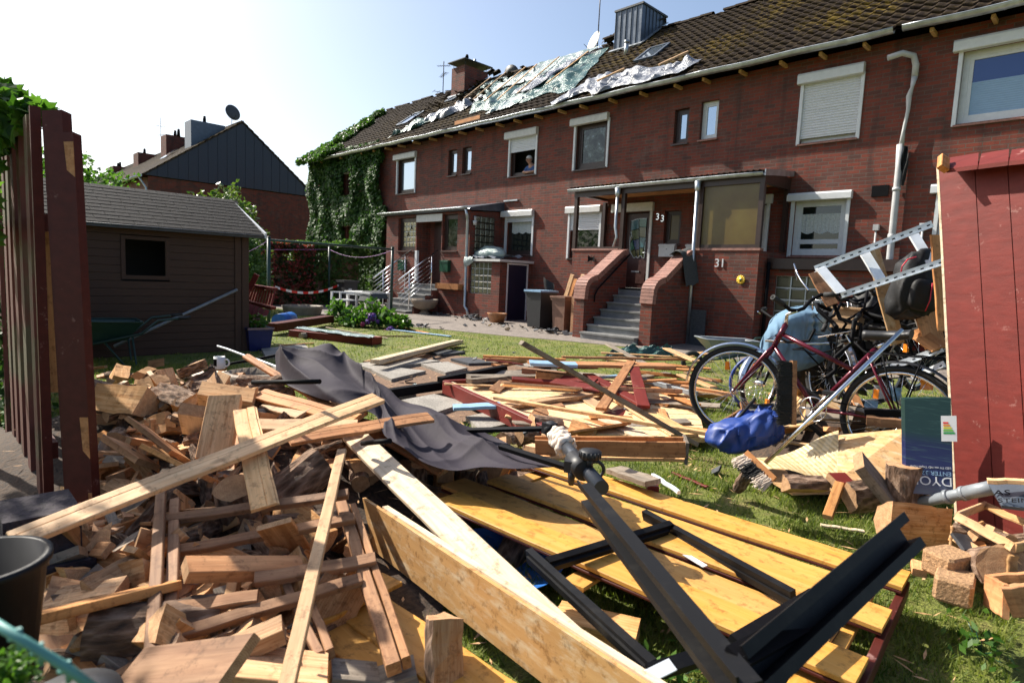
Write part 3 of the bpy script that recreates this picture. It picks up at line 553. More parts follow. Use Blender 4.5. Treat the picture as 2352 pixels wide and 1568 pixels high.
# skylights, chimneys, dishes, antennas
def on_roof(x, y, off=0.0): return Vector((x, y, rz(y))) + RN * off
SU = Vector((0, 1, SL)).normalized()
def skylight(house, x0, x1, y0, y1):
    b = MB(); P = [on_roof(x0, y0, .03), on_roof(x1, y0, .03), on_roof(x1, y1, .03), on_roof(x0, y1, .03)]
    for e in range(4): b.bar(P[e] + RN * .04, P[(e + 1) % 4] + RN * .04, .09, .09, RN)
    w = b.build("skylight", M['zincdark'], house); b = MB(); b.add([p + RN * .06 for p in P], [(0, 1, 2, 3)]); b.build("pane", M['glass_sky'], w)
skylight(H_[3], -10.95, -10.3, 15.33, 16.1); skylight(H_[0], -22.9, -22.2, 15.1, 16.0); skylight(H_[1], -21.9 + .5, -20.9, 16.5, 17.3)
def chimney(house, x0, x1, y0, y1, zt, mat, cap=True, nm="chimney"):
    b = MB(); b.box((x0, y0, rz(y0) - .2), (x1, y1, zt)); c = b.build(nm, M[mat], house)
    if cap:
        b = MB()
        for x in (x0 + .06, x1 - .06):
            for y in (y0 + .06, y1 - .06): b.tube([(x, y, zt), (x, y, zt + .2)], .012)
        b.box((x0 - .14, y0 - .14, zt + .2), (x1 + .14, y1 + .14, zt + .235)); b.build("cover_plate", M['slate'], c)
        b = MB(); b.tube([((x0 + x1) / 2, (y0 + y1) / 2 - .2, zt + .23), ((x0 + x1) / 2, (y0 + y1) / 2 - .2, zt + .5)], .06); b.tube([((x0 + x1) / 2, (y0 + y1) / 2 - .2, zt + .5), ((x0 + x1) / 2, (y0 + y1) / 2 - .2, zt + .62)], [.085, .05]); b.build("flue_pot", M['black'], c)
        b = MB(); b.tube([((x0 + x1) / 2, (y0 + y1) / 2 + .25, zt + .23), ((x0 + x1) / 2, (y0 + y1) / 2 + .25, zt + .55)], .06); b.build("flue_pipe", M['zinc'], c)
    b = MB()
    b.prism([on_roof(x0 - .12, y0 - .1, .09), on_roof(x1 + .12, y0 - .1, .09), on_roof(x1 + .12, y0 + .03, .09), on_roof(x0 - .12, y0 + .03, .09)], RN * .03)
    b.prism([on_roof(x1 - .01, y0, .09), on_roof(x1 + .14, y0, .09), on_roof(x1 + .14, y1, .09), on_roof(x1 - .01, y1, .09)], RN * .025); b.build("flashing", M['zinc'], c)
    return c
chimney(H_[1], -21.63, -20.75, 16.94, 18.25, 10.14, 'brick')
zc = chimney(H_[3], -12.96, -11.92, 16.91, 18.28, 10.18, 'zincdark', False)
b = MB()
for k in range(6): b.box((-12.96 + k * .205, 16.885, rz(16.9) + .05), (-12.945 + k * .205, 16.91, 10.15))
for k in range(1, 7): b.box((-11.92, 16.91 + k * .2, 9.0), (-11.895, 16.925 + k * .2, 10.15))
b.build("standing_seams", M['zincdark'], zc); b = MB(); b.box((-13.0, 16.87, 10.15), (-11.88, 18.32, 10.21)); b.build("cap", M['slate'], zc); b = MB(); b.tube([(-12.4, 17.8, 10.2), (-12.4, 17.8, 10.5)], .06); b.build("flue_pipe", M['zinc'], zc)
b = MB(); b.tube([on_roof(-12.05, 16.35), on_roof(-12.05, 16.35) + Vector((0, 0, .42))], .07, 10); b.tube([on_roof(-12.05, 16.35) + Vector((0, 0, .38)), on_roof(-12.05, 16.35) + Vector((0, 0, .46))], .085, 10); b.build("vent_pipe", M['zinc'], H_[3])
def dish(house, c, r, dirv, mat='offwhite', pole=.5):
    c = Vector(c); dv = Vector(dirv).normalized(); b = MB(); b.lathe([(0, -.06), (r * .5, -.045), (r, 0), (r * .99, .01), (0, -.045)], c, 24, ax=dv); o = b.build("satellite_dish", M[mat], house)
    b = MB(); b.tube([c - dv * .05, c - dv * .12 + Vector((0, 0, -.05)), c - dv * .12 + Vector((0, 0, -pole))], .02); b.tube([c + Vector((0, 0, -r)), c + dv * .4 + Vector((0, 0, -r * .6))], .01); b.build("mount", M['black'], o)
dish(H_[2], (-14.75, 18.0, 9.95), .40, (-.4, -1, .3)); dish(H_[1], (-19.2, 18.2, 9.75), .38, (-.2, 1, .3), 'slate'); dish(H_[1], (-24.0 + 1.9, 18.3, 9.6), .38, (.2, 1, .3), 'slate')
def antenna(house, base, h, arms, mat='black', r=.02):
    b = MB(); base = Vector(base); b.tube([base, base + Vector((0, 0, h))], r, 6)
    for (z, L_, n, ang, el) in arms:
        a = Vector((math.cos(rad(ang)), math.sin(rad(ang)), 0)); q = Vector((-a.y, a.x, 0)); c = base + Vector((0, 0, z)); b.tube([c - a * L_ / 2, c + a * L_ / 2], .012, 5)
        for k in range(n): p = c - a * L_ / 2 + a * L_ * k / max(1, n - 1); b.tube([p - q * el * (1 - .4 * k / n), p + q * el * (1 - .4 * k / n)], .006, 4)
    b.build("antenna", M[mat], house)
antenna(H_[2], (-14.55, 18.0, 9.5), 3.0, [(2.35, .9, 2, 200, .5)], 'frame_dark'); antenna(H_[0], (-23.6, 18.0, 9.4), 1.75, [(1.55, .6, 8, 215, .16), (1.15, .8, 9, 160, .14), (.35, .9, 5, 250, .35)])
# dislodged ridge tiles
for i_, (x, y) in enumerate([(-13.8, 17.75), (-13.5, 17.85), (-13.2, 17.8), (-13.65, 17.65), (-12.0, 18.1), (-20.2, 18.0), (-19.9, 18.0)]):
    b = MB(); n = 7; a = rng.uniform(-.5, .5); c = on_roof(x, y, .16 + .08 * (i_ % 2)); b.grid(6, 2, lambda u, v: (c.x + (v - .5) * .42 * math.cos(a) - .14 * math.cos(math.pi * u) * math.sin(a), c.y + (v - .5) * .42 * math.sin(a) + .14 * math.cos(math.pi * u) * math.cos(a), c.z + .11 * math.sin(math.pi * u) + .1 * v))
    tag(b.build("loose_roof_tile", M['tile']), ("ridge tile leftmost beside the zinc chimney", "ridge tile propped left of the zinc chimney", "ridge tile touching the zinc chimney", "ridge tile on the slope below the ridge dish", "ridge tile behind the zinc chimney", "ridge tile right of the brick chimney", "ridge tile farther right of the brick chimney")[i_], "roof tile", "loose tiles on the terrace ridge")
# person leaning out of the open window
hc = YP(1214.5, 366, 14.08); pr = empty("person", (hc.x, 14.2, 4.6), "elderly grey-haired person with glasses and blue shirt leaning out of an upper window", "person")
def skin(name, vs, es, rs, mat, parent, sub=2):
    off = root_loc(parent); me = bpy.data.meshes.new(name); me.from_pydata([tuple(hc + Vector(v) - off) for v in vs], es, []); o = bpy.data.objects.new(name, me); COL.objects.link(o); o.parent = parent
    md = o.modifiers.new("s", 'SKIN'); md.use_smooth_shade = True
    for v, r in zip(me.skin_vertices[0].data, rs): v.radius = (r, r)
    me.skin_vertices[0].data[0].use_root = True; o.modifiers.new("d", 'SUBSURF').levels = sub; o.modifiers["d"].render_levels = sub; me.materials.append(M[mat]); return o
# head centre at the origin; forearms folded on the sill, torso leaning forward
zs = 4.60 - hc.z + .05
skin("body", [(.06, .26, -.62), (.06, .20, -.38), (.05, .12, -.22), (.03, .07, -.15), (.015, .03, -.09), (0, .0, -.03), (0, .005, .05),
    (-.14, .14, -.24), (-.20, .0, zs + .03), (-.06, -.07, zs), (.10, -.08, zs), (.24, .16, -.25), (.27, .04, zs + .03), (.12, -.05, zs + .01), (-.08, -.09, zs + .02), (-.17, -.09, zs + .02)],
    [(0, 1), (1, 2), (2, 3), (3, 4), (4, 5), (5, 6), (2, 7), (7, 8), (8, 9), (9, 10), (2, 11), (11, 12), (12, 13), (13, 14), (14, 15)], [.13, .13, .11, .06, .055, .105, .10, .06, .05, .04, .032, .06, .05, .04, .035, .03], 'skin', pr)
skin("shirt", [(.06, .27, -.62), (.06, .21, -.38), (.05, .135, -.235), (-.13, .15, -.25), (-.20, .03, -.42), (.23, .165, -.26), (.26, .06, -.42)], [(0, 1), (1, 2), (2, 3), (3, 4), (2, 5), (5, 6)], [.22, .22, .16, .11, .09, .11, .09], 'blueshirt', pr)
b = MB(); b.grid(18, 12, lambda u, v: (lambda th, ph: hc + Vector((0, .025, .02)) + Vector((.098 * math.cos(th) * math.cos(ph), .105 * math.sin(th) * math.cos(ph), .105 * math.sin(ph))) * (1 + .06 * noise.noise(Vector((th * 2, ph * 3, 0)))))(2 * math.pi * u, (-.1 if math.sin(2 * math.pi * u) < 0 else -.7) + v * (math.pi / 2 + (.1 if math.sin(2 * math.pi * u) < 0 else .7))))
b.build("hair", M['hair'], pr); b = MB()
for sx in (-1, 1): b.torus(hc + Vector((sx * .034, -.098, .0)), (0, 1, 0), .026, .005, 14, 5)
b.tube([hc + Vector((-.06, -.09, .005)), hc + Vector((-.095, .0, .01))], .004, 5); b.build("glasses", M['black'], pr)
b = MB(); b.lathe([(0, 0), (.016, .004), (.02, .02), (.010, .045), (0, .05)], hc + Vector((0, -.098, -.045)), 8, ax=(0, .3, 1)); b.build("nose", M['skin'], pr)
b = MB(); b.tube([hc + Vector((-.025, -.092, -.065)), hc + Vector((.025, -.092, -.065))], .006, 5); b.build("mouth", M['door'], pr)
b = MB()
for sx in (-1, 1): b.lathe([(0, 0), (.022, .004), (.024, .014), (0, .02)], hc + Vector((sx * .095, .01, -.01)), 10, ax=(sx, 0, 0))
b.build("ears", M['skin'], pr)

# ---------------------------------------------------------------- left porch with cellar annex (shared by two houses)
PY = 12.65
po = empty("entrance_porch", (-17, PY, 0), "brick entrance porch with granite steps, steel railings and a glass block cellar annex", "porch", "brick entrance porches")
LW = [(-18.98, -17.9, 2.12, 3.28), (-17.83, -16.42, .97, 3.30), (-16.38, -15.58, 2.12, 3.30)]
b = MB(); wall_with_holes(b, -19.75, -14.95, -.05, 3.38, PY, LW, .2)
b.add([(-14.95, PY, -.05), (-14.95, 14, -.05), (-14.95, 14, 3.45), (-14.95, PY, 3.35)], [(0, 1, 2, 3)]); b.add([(-19.75, PY, -.05), (-19.75, 14, -.05), (-19.75, 14, 3.4), (-19.75, PY, 3.38)], [(0, 3, 2, 1)])
b.build("wall", M['brick'], po)
window(po, *LW[0], fr=.09, mat='frame_dark', gl=None, y=PY, nm="block_window")
def blocks(name, parent, P0, du, dv, nu, nv, mat, nrm, g=.012, rim='zinc'):
    P0, du, dv, nrm = Vector(P0), Vector(du), Vector(dv), Vector(nrm); b = MB(); eu, ev = du.normalized(), dv.normalized(); su, sv = du.length / nu, dv.length / nv
    for i in range(nu):
        for j in range(nv):
            c = P0 + eu * (i * su) + ev * (j * sv); a, d_ = c + eu * g + ev * g, c + eu * (su - g) + ev * (sv - g)
            q = [a, a + eu * (su - 2 * g), d_, a + ev * (sv - 2 * g)]; ctr = (a + d_) / 2; ins = [ctr + (p - ctr) * .75 + nrm * .012 for p in q]
            b.add(q + ins, [(4, 5, 6, 7), (0, 1, 5, 4), (1, 2, 6, 5), (2, 3, 7, 6), (3, 0, 4, 7)])
    o = b.build(name, M[mat], parent); bb = MB(); bb.add([P0 - nrm * .002, P0 + du - nrm * .002, P0 + du + dv - nrm * .002, P0 + dv - nrm * .002], [(0, 1, 2, 3)]); bb.build("joints", M[rim], o); return o
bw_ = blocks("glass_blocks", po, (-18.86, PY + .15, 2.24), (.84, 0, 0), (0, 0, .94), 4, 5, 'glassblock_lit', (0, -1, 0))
for (x, z) in ((-18.35, 2.95), (-18.55, 2.72)):
    b = MB(); b.prism([(x, PY + .125, z + .12), (x + .03, PY + .125, z), (x + .12, PY + .125, z - .1), (x + .02, PY + .125, z - .03), (x - .06, PY + .125, z - .12), (x - .02, PY + .125, z + .02)], (0, .004, 0)); b.build("bird_sticker", M['black'], po)
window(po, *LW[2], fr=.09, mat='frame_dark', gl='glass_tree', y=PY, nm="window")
b = MB(); b.box((-17.85, PY - .02, 3.1), (-16.4, PY + .1, 3.34)); b.build("door_lintel", M['offwhite'], po)
b = MB(); b.box((-17.83, 13.2, .98), (-17.5, 13.24, 3.3)); b.box((-17.83, PY + .2, .98), (-17.8, 13.2, 3.3)); b.box((-16.45, PY + .2, .98), (-16.42, 13.2, 3.3)); b.build("recess_panel", M['brick'], po)
b = MB(); b.box((-17.5, 13.18, 3.02), (-16.42, 13.22, 3.32)); b.build('transom', M['frame_dark'], po)
b = MB(); b.box((-17.48, 13.15, .99), (-16.46, 13.2, 3.02)); dd = b.build("front_door", M['door'], po); b = MB(); b.box((-17.0, 13.13, 1.9), (-16.7, 13.15, 2.9)); b.build("pane", M['glass'], dd)
b = MB(); b.box((-17.86, PY - .04, 1.06), (-17.74, PY + .05, 2.12)); b.build("white_post_panel", M['white'], po)
b = MB(); b.add([(-20.0, PY - .12, 3.46), (-14.85, PY - .12, 3.46), (-14.85, 14.0, 3.78), (-20.0, 14.0, 3.78), (-20.0, PY - .12, 3.38), (-14.85, PY - .12, 3.38), (-14.85, 14.0, 3.48), (-20.0, 14.0, 3.48)], [(0, 1, 2, 3), (4, 7, 6, 5), (0, 4, 5, 1), (1, 5, 6, 2), (3, 2, 6, 7), (0, 3, 7, 4)]); b.build("roof", M['zincdark'], po)
b = MB(); gut(b, -20.05, -14.86, PY - .17, 3.46, .06, .0); b.build("gutter", M['zinc'], po)
b = MB(); b.box((-14.84, 13.94, 3.79), (-14.2, 14.0, 3.83)); b.tube([(-15.0, PY - .16, 3.4), (-15.0, PY - .1, 3.2), (-15.02, PY - .06, 3.05), (-15.02, PY - .06, .35), (-14.9, PY - .06, .25), (-14.84, PY - .06, .1)], .045, 10); b.build("downpipe", M['zinc'], po)
blocks("glass_blocks", po, (-14.948, 12.85, 2.0), (0, .84, 0), (0, 0, 1.24), 4, 6, 'glassblock', (1, 0, 0))
b = MB(); b.tube([(-14.9, 12.78, 3.2), (-14.86, 12.76, 3.14), (-14.86, 12.76, 3.06)], .03); b.tube([(-14.86, 12.76, 3.06), (-14.86, 12.76, 2.93)], [.075, .05]); b.build("wall_lamp", M['offwhite'], po)
AN = [(-14.90, -13.88, .78, 1.76)]
b = MB(); wall_with_holes(b, -14.95, -13.5, -.05, 1.78, PY + .005, AN, .06); b.add([(-13.5, PY + .005, -.05), (-13.5, 12.96, -.05), (-13.5, 12.96, 1.78), (-13.5, PY + .005, 1.78)], [(0, 1, 2, 3)]); b.add([(-13.5, 13.86, -.05), (-13.5, 14, -.05), (-13.5, 14, 1.78), (-13.5, 13.86, 1.78)], [(0, 1, 2, 3)])
b.add([(-14.95, PY, 1.78), (-13.5, PY, 1.78), (-13.5, 14, 1.78), (-14.95, 14, 1.78)], [(0, 1, 2, 3)]); b.build("annex_wall", M['brick'], po)
blocks("glass_blocks", po, (-14.90, PY + .05, .78), (1.02, 0, 0), (0, 0, .98), 5, 5, 'glassblock', (0, -1, 0))
b = MB(); b.box((-14.98, PY - .12, 1.79), (-13.38, 14.0, 1.86)); b.build("annex_roof", M['offwhite'], po)
b = MB(); b.box((-13.53, 12.96, 0), (-13.51, 13.86, 1.74)); dd = b.build("cellar_door", M['navy'], po); b = MB()
for a_, c_ in (((-13.52, 12.95, 0), (-13.485, 13.0, 1.77)), ((-13.52, 13.82, 0), (-13.485, 13.87, 1.77)), ((-13.52, 13.0, 1.72), (-13.485, 13.82, 1.77))): b.box(a_, c_)
b.build("door_frame", M['white'], dd)
# granite steps and railings
b = MB(); n = 6
for k in range(n):
    zt = .98 - .178 * k; y0 = 12.60 - k * .25; b.box((-18.1, y0 + .03, -.02), (-16.55, y0 + .28 if k else 13.2, zt - .03)); b.box((-18.14, y0, zt - .03), (-16.5, (13.19 if k == 0 else y0 + .262), zt))
st = b.build("granite_steps", M['step'], po)
b = MB()
for k in range(1, n - 1): y0 = 12.60 - k * .25; b.box((-16.549, y0 + .04, -.02), (-16.47 - .002 * k, PY - .02, .98 - k * .178 - .035))
b.build("step_side_wall", M['brick'], po)
for x in (-16.55, -18.1):
    b = MB(); b.tube([(x, 12.62, 2.13), (x, 11.08, 1.08)], .026)
    for y in (12.38, 11.5): b.tube([(x, y, 2.13 - (12.62 - y) * .68), (x, y, max(0.0, .93 - (12.62 - y) * .72))], .02)
    for k in range(1, 7): b.tube([(x, 12.58, 2.10 - k * .14), (x, 11.12, 1.10 - k * .14)], .009)
    b.build("handrail", M['chrome'], po)
mailbox(po, -18.78, -18.38, 1.42, 1.8, 'greenmail', PY); mailbox(po, -16.30, -15.88, 1.42, 1.8, 'greenmail', PY)
b = MB(); b.box((-16.4, PY - .22, .86), (-15.2, PY - .01, 1.04)); tag(b.build("flower_box", M['terracotta']), "long terracotta flower box on the wall of the left porch", "flower box")
b = MB(); b.lathe([(.0, .12), (.1, .13), (.34, .22), (.44, .42), (.46, .5), (.41, .5), (.38, .44), (0, .42)], (-15.75 - .55, 11.95, .0), 22); b.lathe([(.2, 0), (.14, .08), (.1, .14)], (-16.3, 11.95, 0), 16); tag(b.build("stone_planter", M['stonebowl']), "round exposed aggregate planter bowl on a foot beside the granite steps", "planter")

# ---------------------------------------------------------------- main porch with two front doors
mp = empty("entrance_porch", (-8.2, PY, 0), "dark timber porch roof over brick stairs with amber glass screen", "porch", "brick entrance porches")
b = MB()
def bwall(b, x0, x1, y0, y1, z1, z0=-.05): b.box((x0, y0, z0), (x1, y1, z1))
for q_ in ((-10.68, -9.22, PY, PY + .12, 2.12), (-10.68, -10.56, PY + .12, 13.99, 2.12), (-7.08, -5.6, PY, PY + .12, 2.12), (-5.72, -5.6, PY + .12, 13.99, 2.12)): b = MB(); bwall(b, *q_); b.build("parapet_wall", M['brick'], mp)
b = MB(); b.box((-10.55, PY + .13, 1.0), (-5.73, 13.98, 1.2)); b.box((-9.2, PY - .3, -.02), (-7.1, PY + .13, 1.2)); b.build("landing", M['step'], mp)
b = MB(); b.box((-10.7, PY - .02, 2.12), (-9.2, PY + .14, 2.17)); b.build("coping", M['brick_cap'], mp); b = MB(); b.box((-7.1, PY - .02, 2.12), (-5.58, PY + .14, 2.17)); b.build("coping", M['brick_cap'], mp)
n = 7; b = MB()
for k in range(n):
    zt = 1.2 - .172 * (k + 0) - 0; y0 = PY - .3 - .24 * k
    b.box((-8.87, y0 + .03, -.02), (-7.39, y0 + .25, zt - .04)); b.box((-8.88, y0, zt - .04), (-7.38, y0 + .262, zt))
b.build("stairs", M['step'], mp)
def stair_wall(x0, x1):
    """brick cheek wall with a swept top and a rowlock cap"""
    top = [(PY, 2.12)]
    for k in range(8): t = k / 7; top.append((PY - .2 - .95 * t, 2.08 - .62 * t))
    for k in range(1, 8): a = rad(33 + 57 * k / 7); top.append((PY - 1.15 - .42 * (math.sin(a) - math.sin(rad(33))) / (1 - math.sin(rad(33))) , 1.46 - .5 * (1 - math.cos(rad(57) * k / 7)) - .1 * k / 7))
    top.append((11.05, .9))
    poly = [(x0, PY, -.05)] + [(x0, y, z) for y, z in top] + [(x0, 11.05, -.05)]
    b = MB(); b.prism(poly, (x1 - x0, 0, 0)); w = b.build("stair_wall", M['brick'], mp); c = MB()
    for k in range(len(top) - 1):
        p, q = Vector((0, *top[k])), Vector((0, *top[k + 1])); L_ = (q - p).length; nn = max(1, int(L_ / .075)); d_ = (q - p).normalized(); nr = Vector((0, d_.z, -d_.y)); nr = nr if nr.z > 0 or (abs(nr.z) < .01 and nr.y < 0) else -nr
        for j in range(nn):
            a, e = p + (q - p) * (j / nn), p + (q - p) * ((j + .9) / nn); lo_ = rng.uniform(-.004, .004)
            c.prism([(x0 - .018, a.y - nr.y * .1, a.z - nr.z * .1), (x0 - .018, e.y - nr.y * .1, e.z - nr.z * .1), (x0 - .018, e.y + nr.y * (.028 + lo_), e.z + nr.z * (.028 + lo_)), (x0 - .018, a.y + nr.y * (.028 + lo_), a.z + nr.z * (.028 + lo_))], (x1 - x0 + .036, 0, 0))
    c.build("rowlock_cap", M['brick_cap'], w); return w
stair_wall(-9.2, -8.9); stair_wall(-7.36, -7.08)
b = MB(); b.tube([(-8.84, PY + .0, 2.02), (-8.84, PY - 1.2, 1.15), (-8.84, PY - 1.3, 1.0), (-8.84, PY - 1.3, .85)], .02); b.build("handrail", M['black'], mp)
# canopy
b = MB(); z0 = 3.52
for x in (-10.66, -9.14, -7.03, -5.66): b.box((x - .05, PY, 2.17 if x != -9.14 else 2.12), (x + .05, PY + .1, z0))
for x in (-10.66, -5.66): b.box((x - .045, 13.88, 2.17), (x + .045, 13.98, z0))
b.box((-10.72, PY - .005, z0), (-5.6, PY + .105, z0 + .2)); b.box((-10.71, PY + .11, z0 + .05), (-10.62, 13.98, z0 + .2)); b.box((-5.7, PY + .11, z0 + .0), (-5.61, 13.98, z0 + .25)); b.box((-10.6, PY + .03, 2.17), (-9.2, PY + .08, 2.22)); b.box((-6.97, PY + .03, 2.17), (-5.72, PY + .08, 2.25)); b.build("timber_frame", M['frame_dark'], mp)
b = MB(); b.box((-6.97, PY + .045, 2.25), (-5.72, PY + .06, z0)); b.build("amber_screen", M['amber'], mp)
def corr(u, v): x = -10.8 + 5.2 * u; return (x, PY - .12 + (13.98 - PY + .12) * v, z0 + .23 + .15 * v + .022 * math.sin(x * 2 * math.pi / .13))
b = MB(); b.grid(320, 2, corr); b.build("corrugated_roof", M['tile'], mp)
b = MB(); b.box((-10.7, PY + .1, z0 + .11), (-5.65, 13.98, z0 + .13)); b.build("ceiling_boards", M['pinered'], mp)
b = MB(); gut(b, -10.85, -5.6, PY - .09, z0 + .18, .06, 0); b.prism([(-5.585, PY - .1, z0 + .12), (-5.585, 14.0, z0 + .3), (-5.585, 14.0, z0 + .42), (-5.585, PY - .1, z0 + .25)], (.025, 0, 0)); b.build("gutter", M['zinc'], mp)
b = MB(); b.tube([(-9.25, PY - .09, z0 + .12), (-9.25, PY - .09, z0 - .02), (-9.25, PY - .09, z0 - .1)], [.075, .06, .04], 10); b.tube([(-9.25, PY - .09, z0 - .1), (-9.26, PY - .09, 2.7), (-9.2, PY - .09, 2.45), (-9.27, PY - .12, 2.2)], [.038, .038, .03, .03], 10); b.build("broken_downpipe", M['zinc'], mp)
b = MB(); b.tube([(-7.08, PY - .09, z0 + .12), (-7.08, PY - .09, z0 - .05), (-7.08, PY - .09, z0 - .1)], [.075, .06, .04], 10); b.tube([(-7.08, PY - .09, z0 - .1), (-7.05, PY - .09, 0)], .04, 10); b.build("downpipe", M['zinc'], mp)
text("house_number", "31", (-6.58, PY - .016, 1.76), .26, 'white', mp)
b = MB()
for k in range(12): a = k * math.pi / 6; b.lathe([(0, 0), (.03, .005), (0, .012)], (-5.94 + .07 * math.cos(a), PY - .02, 1.5 + .07 * math.sin(a)), 6, ax=(0, -1, 0))
b.lathe([(.06, 0), (.06, .03), (0, .035)], (-5.94, PY, 1.5), 14, ax=(0, -1, 0)); sf = b.build("wall_ornament", M['yellowplastic']); tag(sf, "yellow ceramic sunflower hung on the brick wall below number 31", "ornament")
b = MB(); b.lathe([(.028, 0), (.028, .01), (0, .012)], (-5.94, PY - .03, 1.5), 12, ax=(0, -1, 0)); b.build("disc", M['greenmail'], sf)
b = MB()
for s_ in (-1, 1): b.grid(4, 4, lambda u, v: (-10.0 + s_ * .11 * u, PY - .02 - .03 * u, 1.9 + (.13 * v - .06) * (.4 + u)))
b.tube([(-10, PY - .03, 1.84), (-10, PY - .03, 2.0)], .008); tag(b.build("butterfly_ornament", M['black']), "black metal butterfly on the brick parapet beside the stairs", "ornament")
# low cellar annex right of the porch
an = empty("cellar_annex", (-4.2, 13.4, 0), "low brick cellar annex with black fascia and grid window behind the bicycles", "annex")
b = MB(); wall_with_holes(b, -5.6, -3.1, -.05, 1.75, 13.2, [(-5.45, -4.2, .62, 1.62)], .08); b.box((-3.1, 13.2, -.05), (-3.0, 13.99, 1.75)); b.build("wall", M['brick'], an)
blocks("window", an, (-5.45, 13.27, .62), (1.25, 0, 0), (0, 0, 1.0), 4, 4, 'glassblock', (0, -1, 0)); b = MB(); b.box((-5.58, 13.05, 1.76), (-2.9, 14.0, 1.98)); b.build("roof", M['frame_dark'], an)
b = MB(); b.tube([(-5.52, 12.98, 1.9), (-5.52, 12.98, .1)], .04); b.build("downpipe", M['black'], an)

# ================================================================ house across the lawn with blue-grey gable
gh = empty("gable_house", (-40, 14.7, 0), "brick house with dark blue grey clad gable wall beyond the garden", "house")
GX = -40; y0, ya, y1, ze, zt_ = 9.75, 14.98, 19.6, 6.2, 10.1
b = MB(); wall_with_holes(b, y0, y1, -.1, 6.15, GX, [(12.95, 13.95, 4.35, 5.4)], .12, 'x', 1); b.add([(GX, y0, -.1), (GX - 50, y0, -.1), (GX - 50, y0, 6.1), (GX, y0, 6.1)], [(0, 3, 2, 1) if False else (3, 2, 1, 0)]); b.build("wall", M['brick_far'], gh)
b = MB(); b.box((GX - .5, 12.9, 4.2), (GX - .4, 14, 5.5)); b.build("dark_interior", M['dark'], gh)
b = MB(); yy = y0 - .1
while yy < y1 + .1:
    y2 = min(yy + .55, y1 + .1); top = lambda y: ze + .02 + (zt_ - ze) * (1 - abs(y - ya) / ((ya - y0 + .3) if y < ya else (y1 - ya + .3)))
    seg = sorted({yy + .01, y2 - .01, *([ya] if yy < ya < y2 else [])}); b.prism([(GX + .06, yy + .01, ze), (GX + .06, y2 - .01, ze)] + [(GX + .06, y, top(y)) for y in reversed(seg)], (.03, 0, 0)); yy = y2
b.add([(GX + .055, y0 - .2, ze), (GX + .055, y1 + .2, ze), (GX + .055, ya, zt_)], [(0, 1, 2)]); b.build("gable_cladding", M['cladding'], gh)
b = MB()
for (ye, s_) in ((y0 - .35, 1), (y1 + .35, -1)):
    for k in range(15):
        t0, t1 = k / 15, (k + 1) / 15 + .012; ya_, yb2 = ye + (ya - ye) * t0, ye + (ya - ye) * t1; za_, zb_ = ze - .02 + (zt_ + .14 - ze) * t0, ze - .02 + (zt_ + .14 - ze) * t1
        b.prism([(GX + .16, ya_, za_ + .05), (GX + .16, yb2, zb_ + .0), (GX + .16, yb2, zb_ - .09), (GX + .16, ya_, za_ - .06)], (-48, 0, 0))
b.build("roof", M['tile'], gh)
b = MB(); b.tube([(GX + .2, y0 - .42, 6.12), (GX - 48, y0 - .42, 6.12)], .08); b.tube([(GX - .3, y0 - .4, 6.1), (GX - .25, y0 - .3, 5.9), (GX - .1, y0 - .08, 5.5), (GX - .1, y0 - .08, 0)], .06); b.build("gutter", M['zinc'], gh)
b = MB(); b.box((GX - .02, 12.95, 5.2), (GX + .06, 13.95, 5.45)); w = b.build("window", M['frame_dark'], gh); b = MB(); b.box((GX - .08, 12.97, 4.37), (GX - .06, 13.93, 5.2)); b.build("pane", M['glass_sky'], w)
b = MB(); b.box((GX - 2.5, 9.62, 4.95), (GX - 1.3, 9.75, 5.2)); b.build("shutter_box", M['white'], gh)
def gchim(x0, x1, y0_, y1_, z0_, z1_, mt, pots=1):
    b = MB(); b.box((x0, y0_, z0_), (x1, y1_, z1_)); c = b.build("chimney", M[mt], gh)
    for k in range(pots): b = MB(); b.tube([(x0 + .5 + k * .8, (y0_ + y1_) / 2, z1_), (x0 + .5 + k * .8, (y0_ + y1_) / 2, z1_ + .5)], [.12, .08]); b.build("flue_pot", M['zinc' if mt == 'slate' else 'black'], c)
gchim(-42.4, -41.2, 12.4, 14.4, 8, 10.0, 'zincdark'); gchim(-49.5, -48.2, 12.9, 14.5, 8, 10.15, 'brick_far', 2); gchim(-58, -56.5, 13.1, 14.5, 8, 9.9, 'brick_far'); gchim(-68, -66, 13.3, 14.7, 8, 9.8, 'brick_far', 2)
b = MB(); skl = [(-44.5, 11.8, 8.0), (-45.6, 11.8, 8.0), (-45.6, 12.6, 8.7), (-44.5, 12.6, 8.7)]; b.add(skl, [(0, 1, 2, 3)]); b.build("skylight", M['glass_sky'], gh)
dish(gh, (-41.3, 14.9, 10.95), .5, (1, .2, .25), 'slate', 1.0); antenna(gh, (-57.5, 15, 9.5), 3.6, [(2.9, .8, 7, 90, .3), (2.2, .9, 6, 200, .3)])
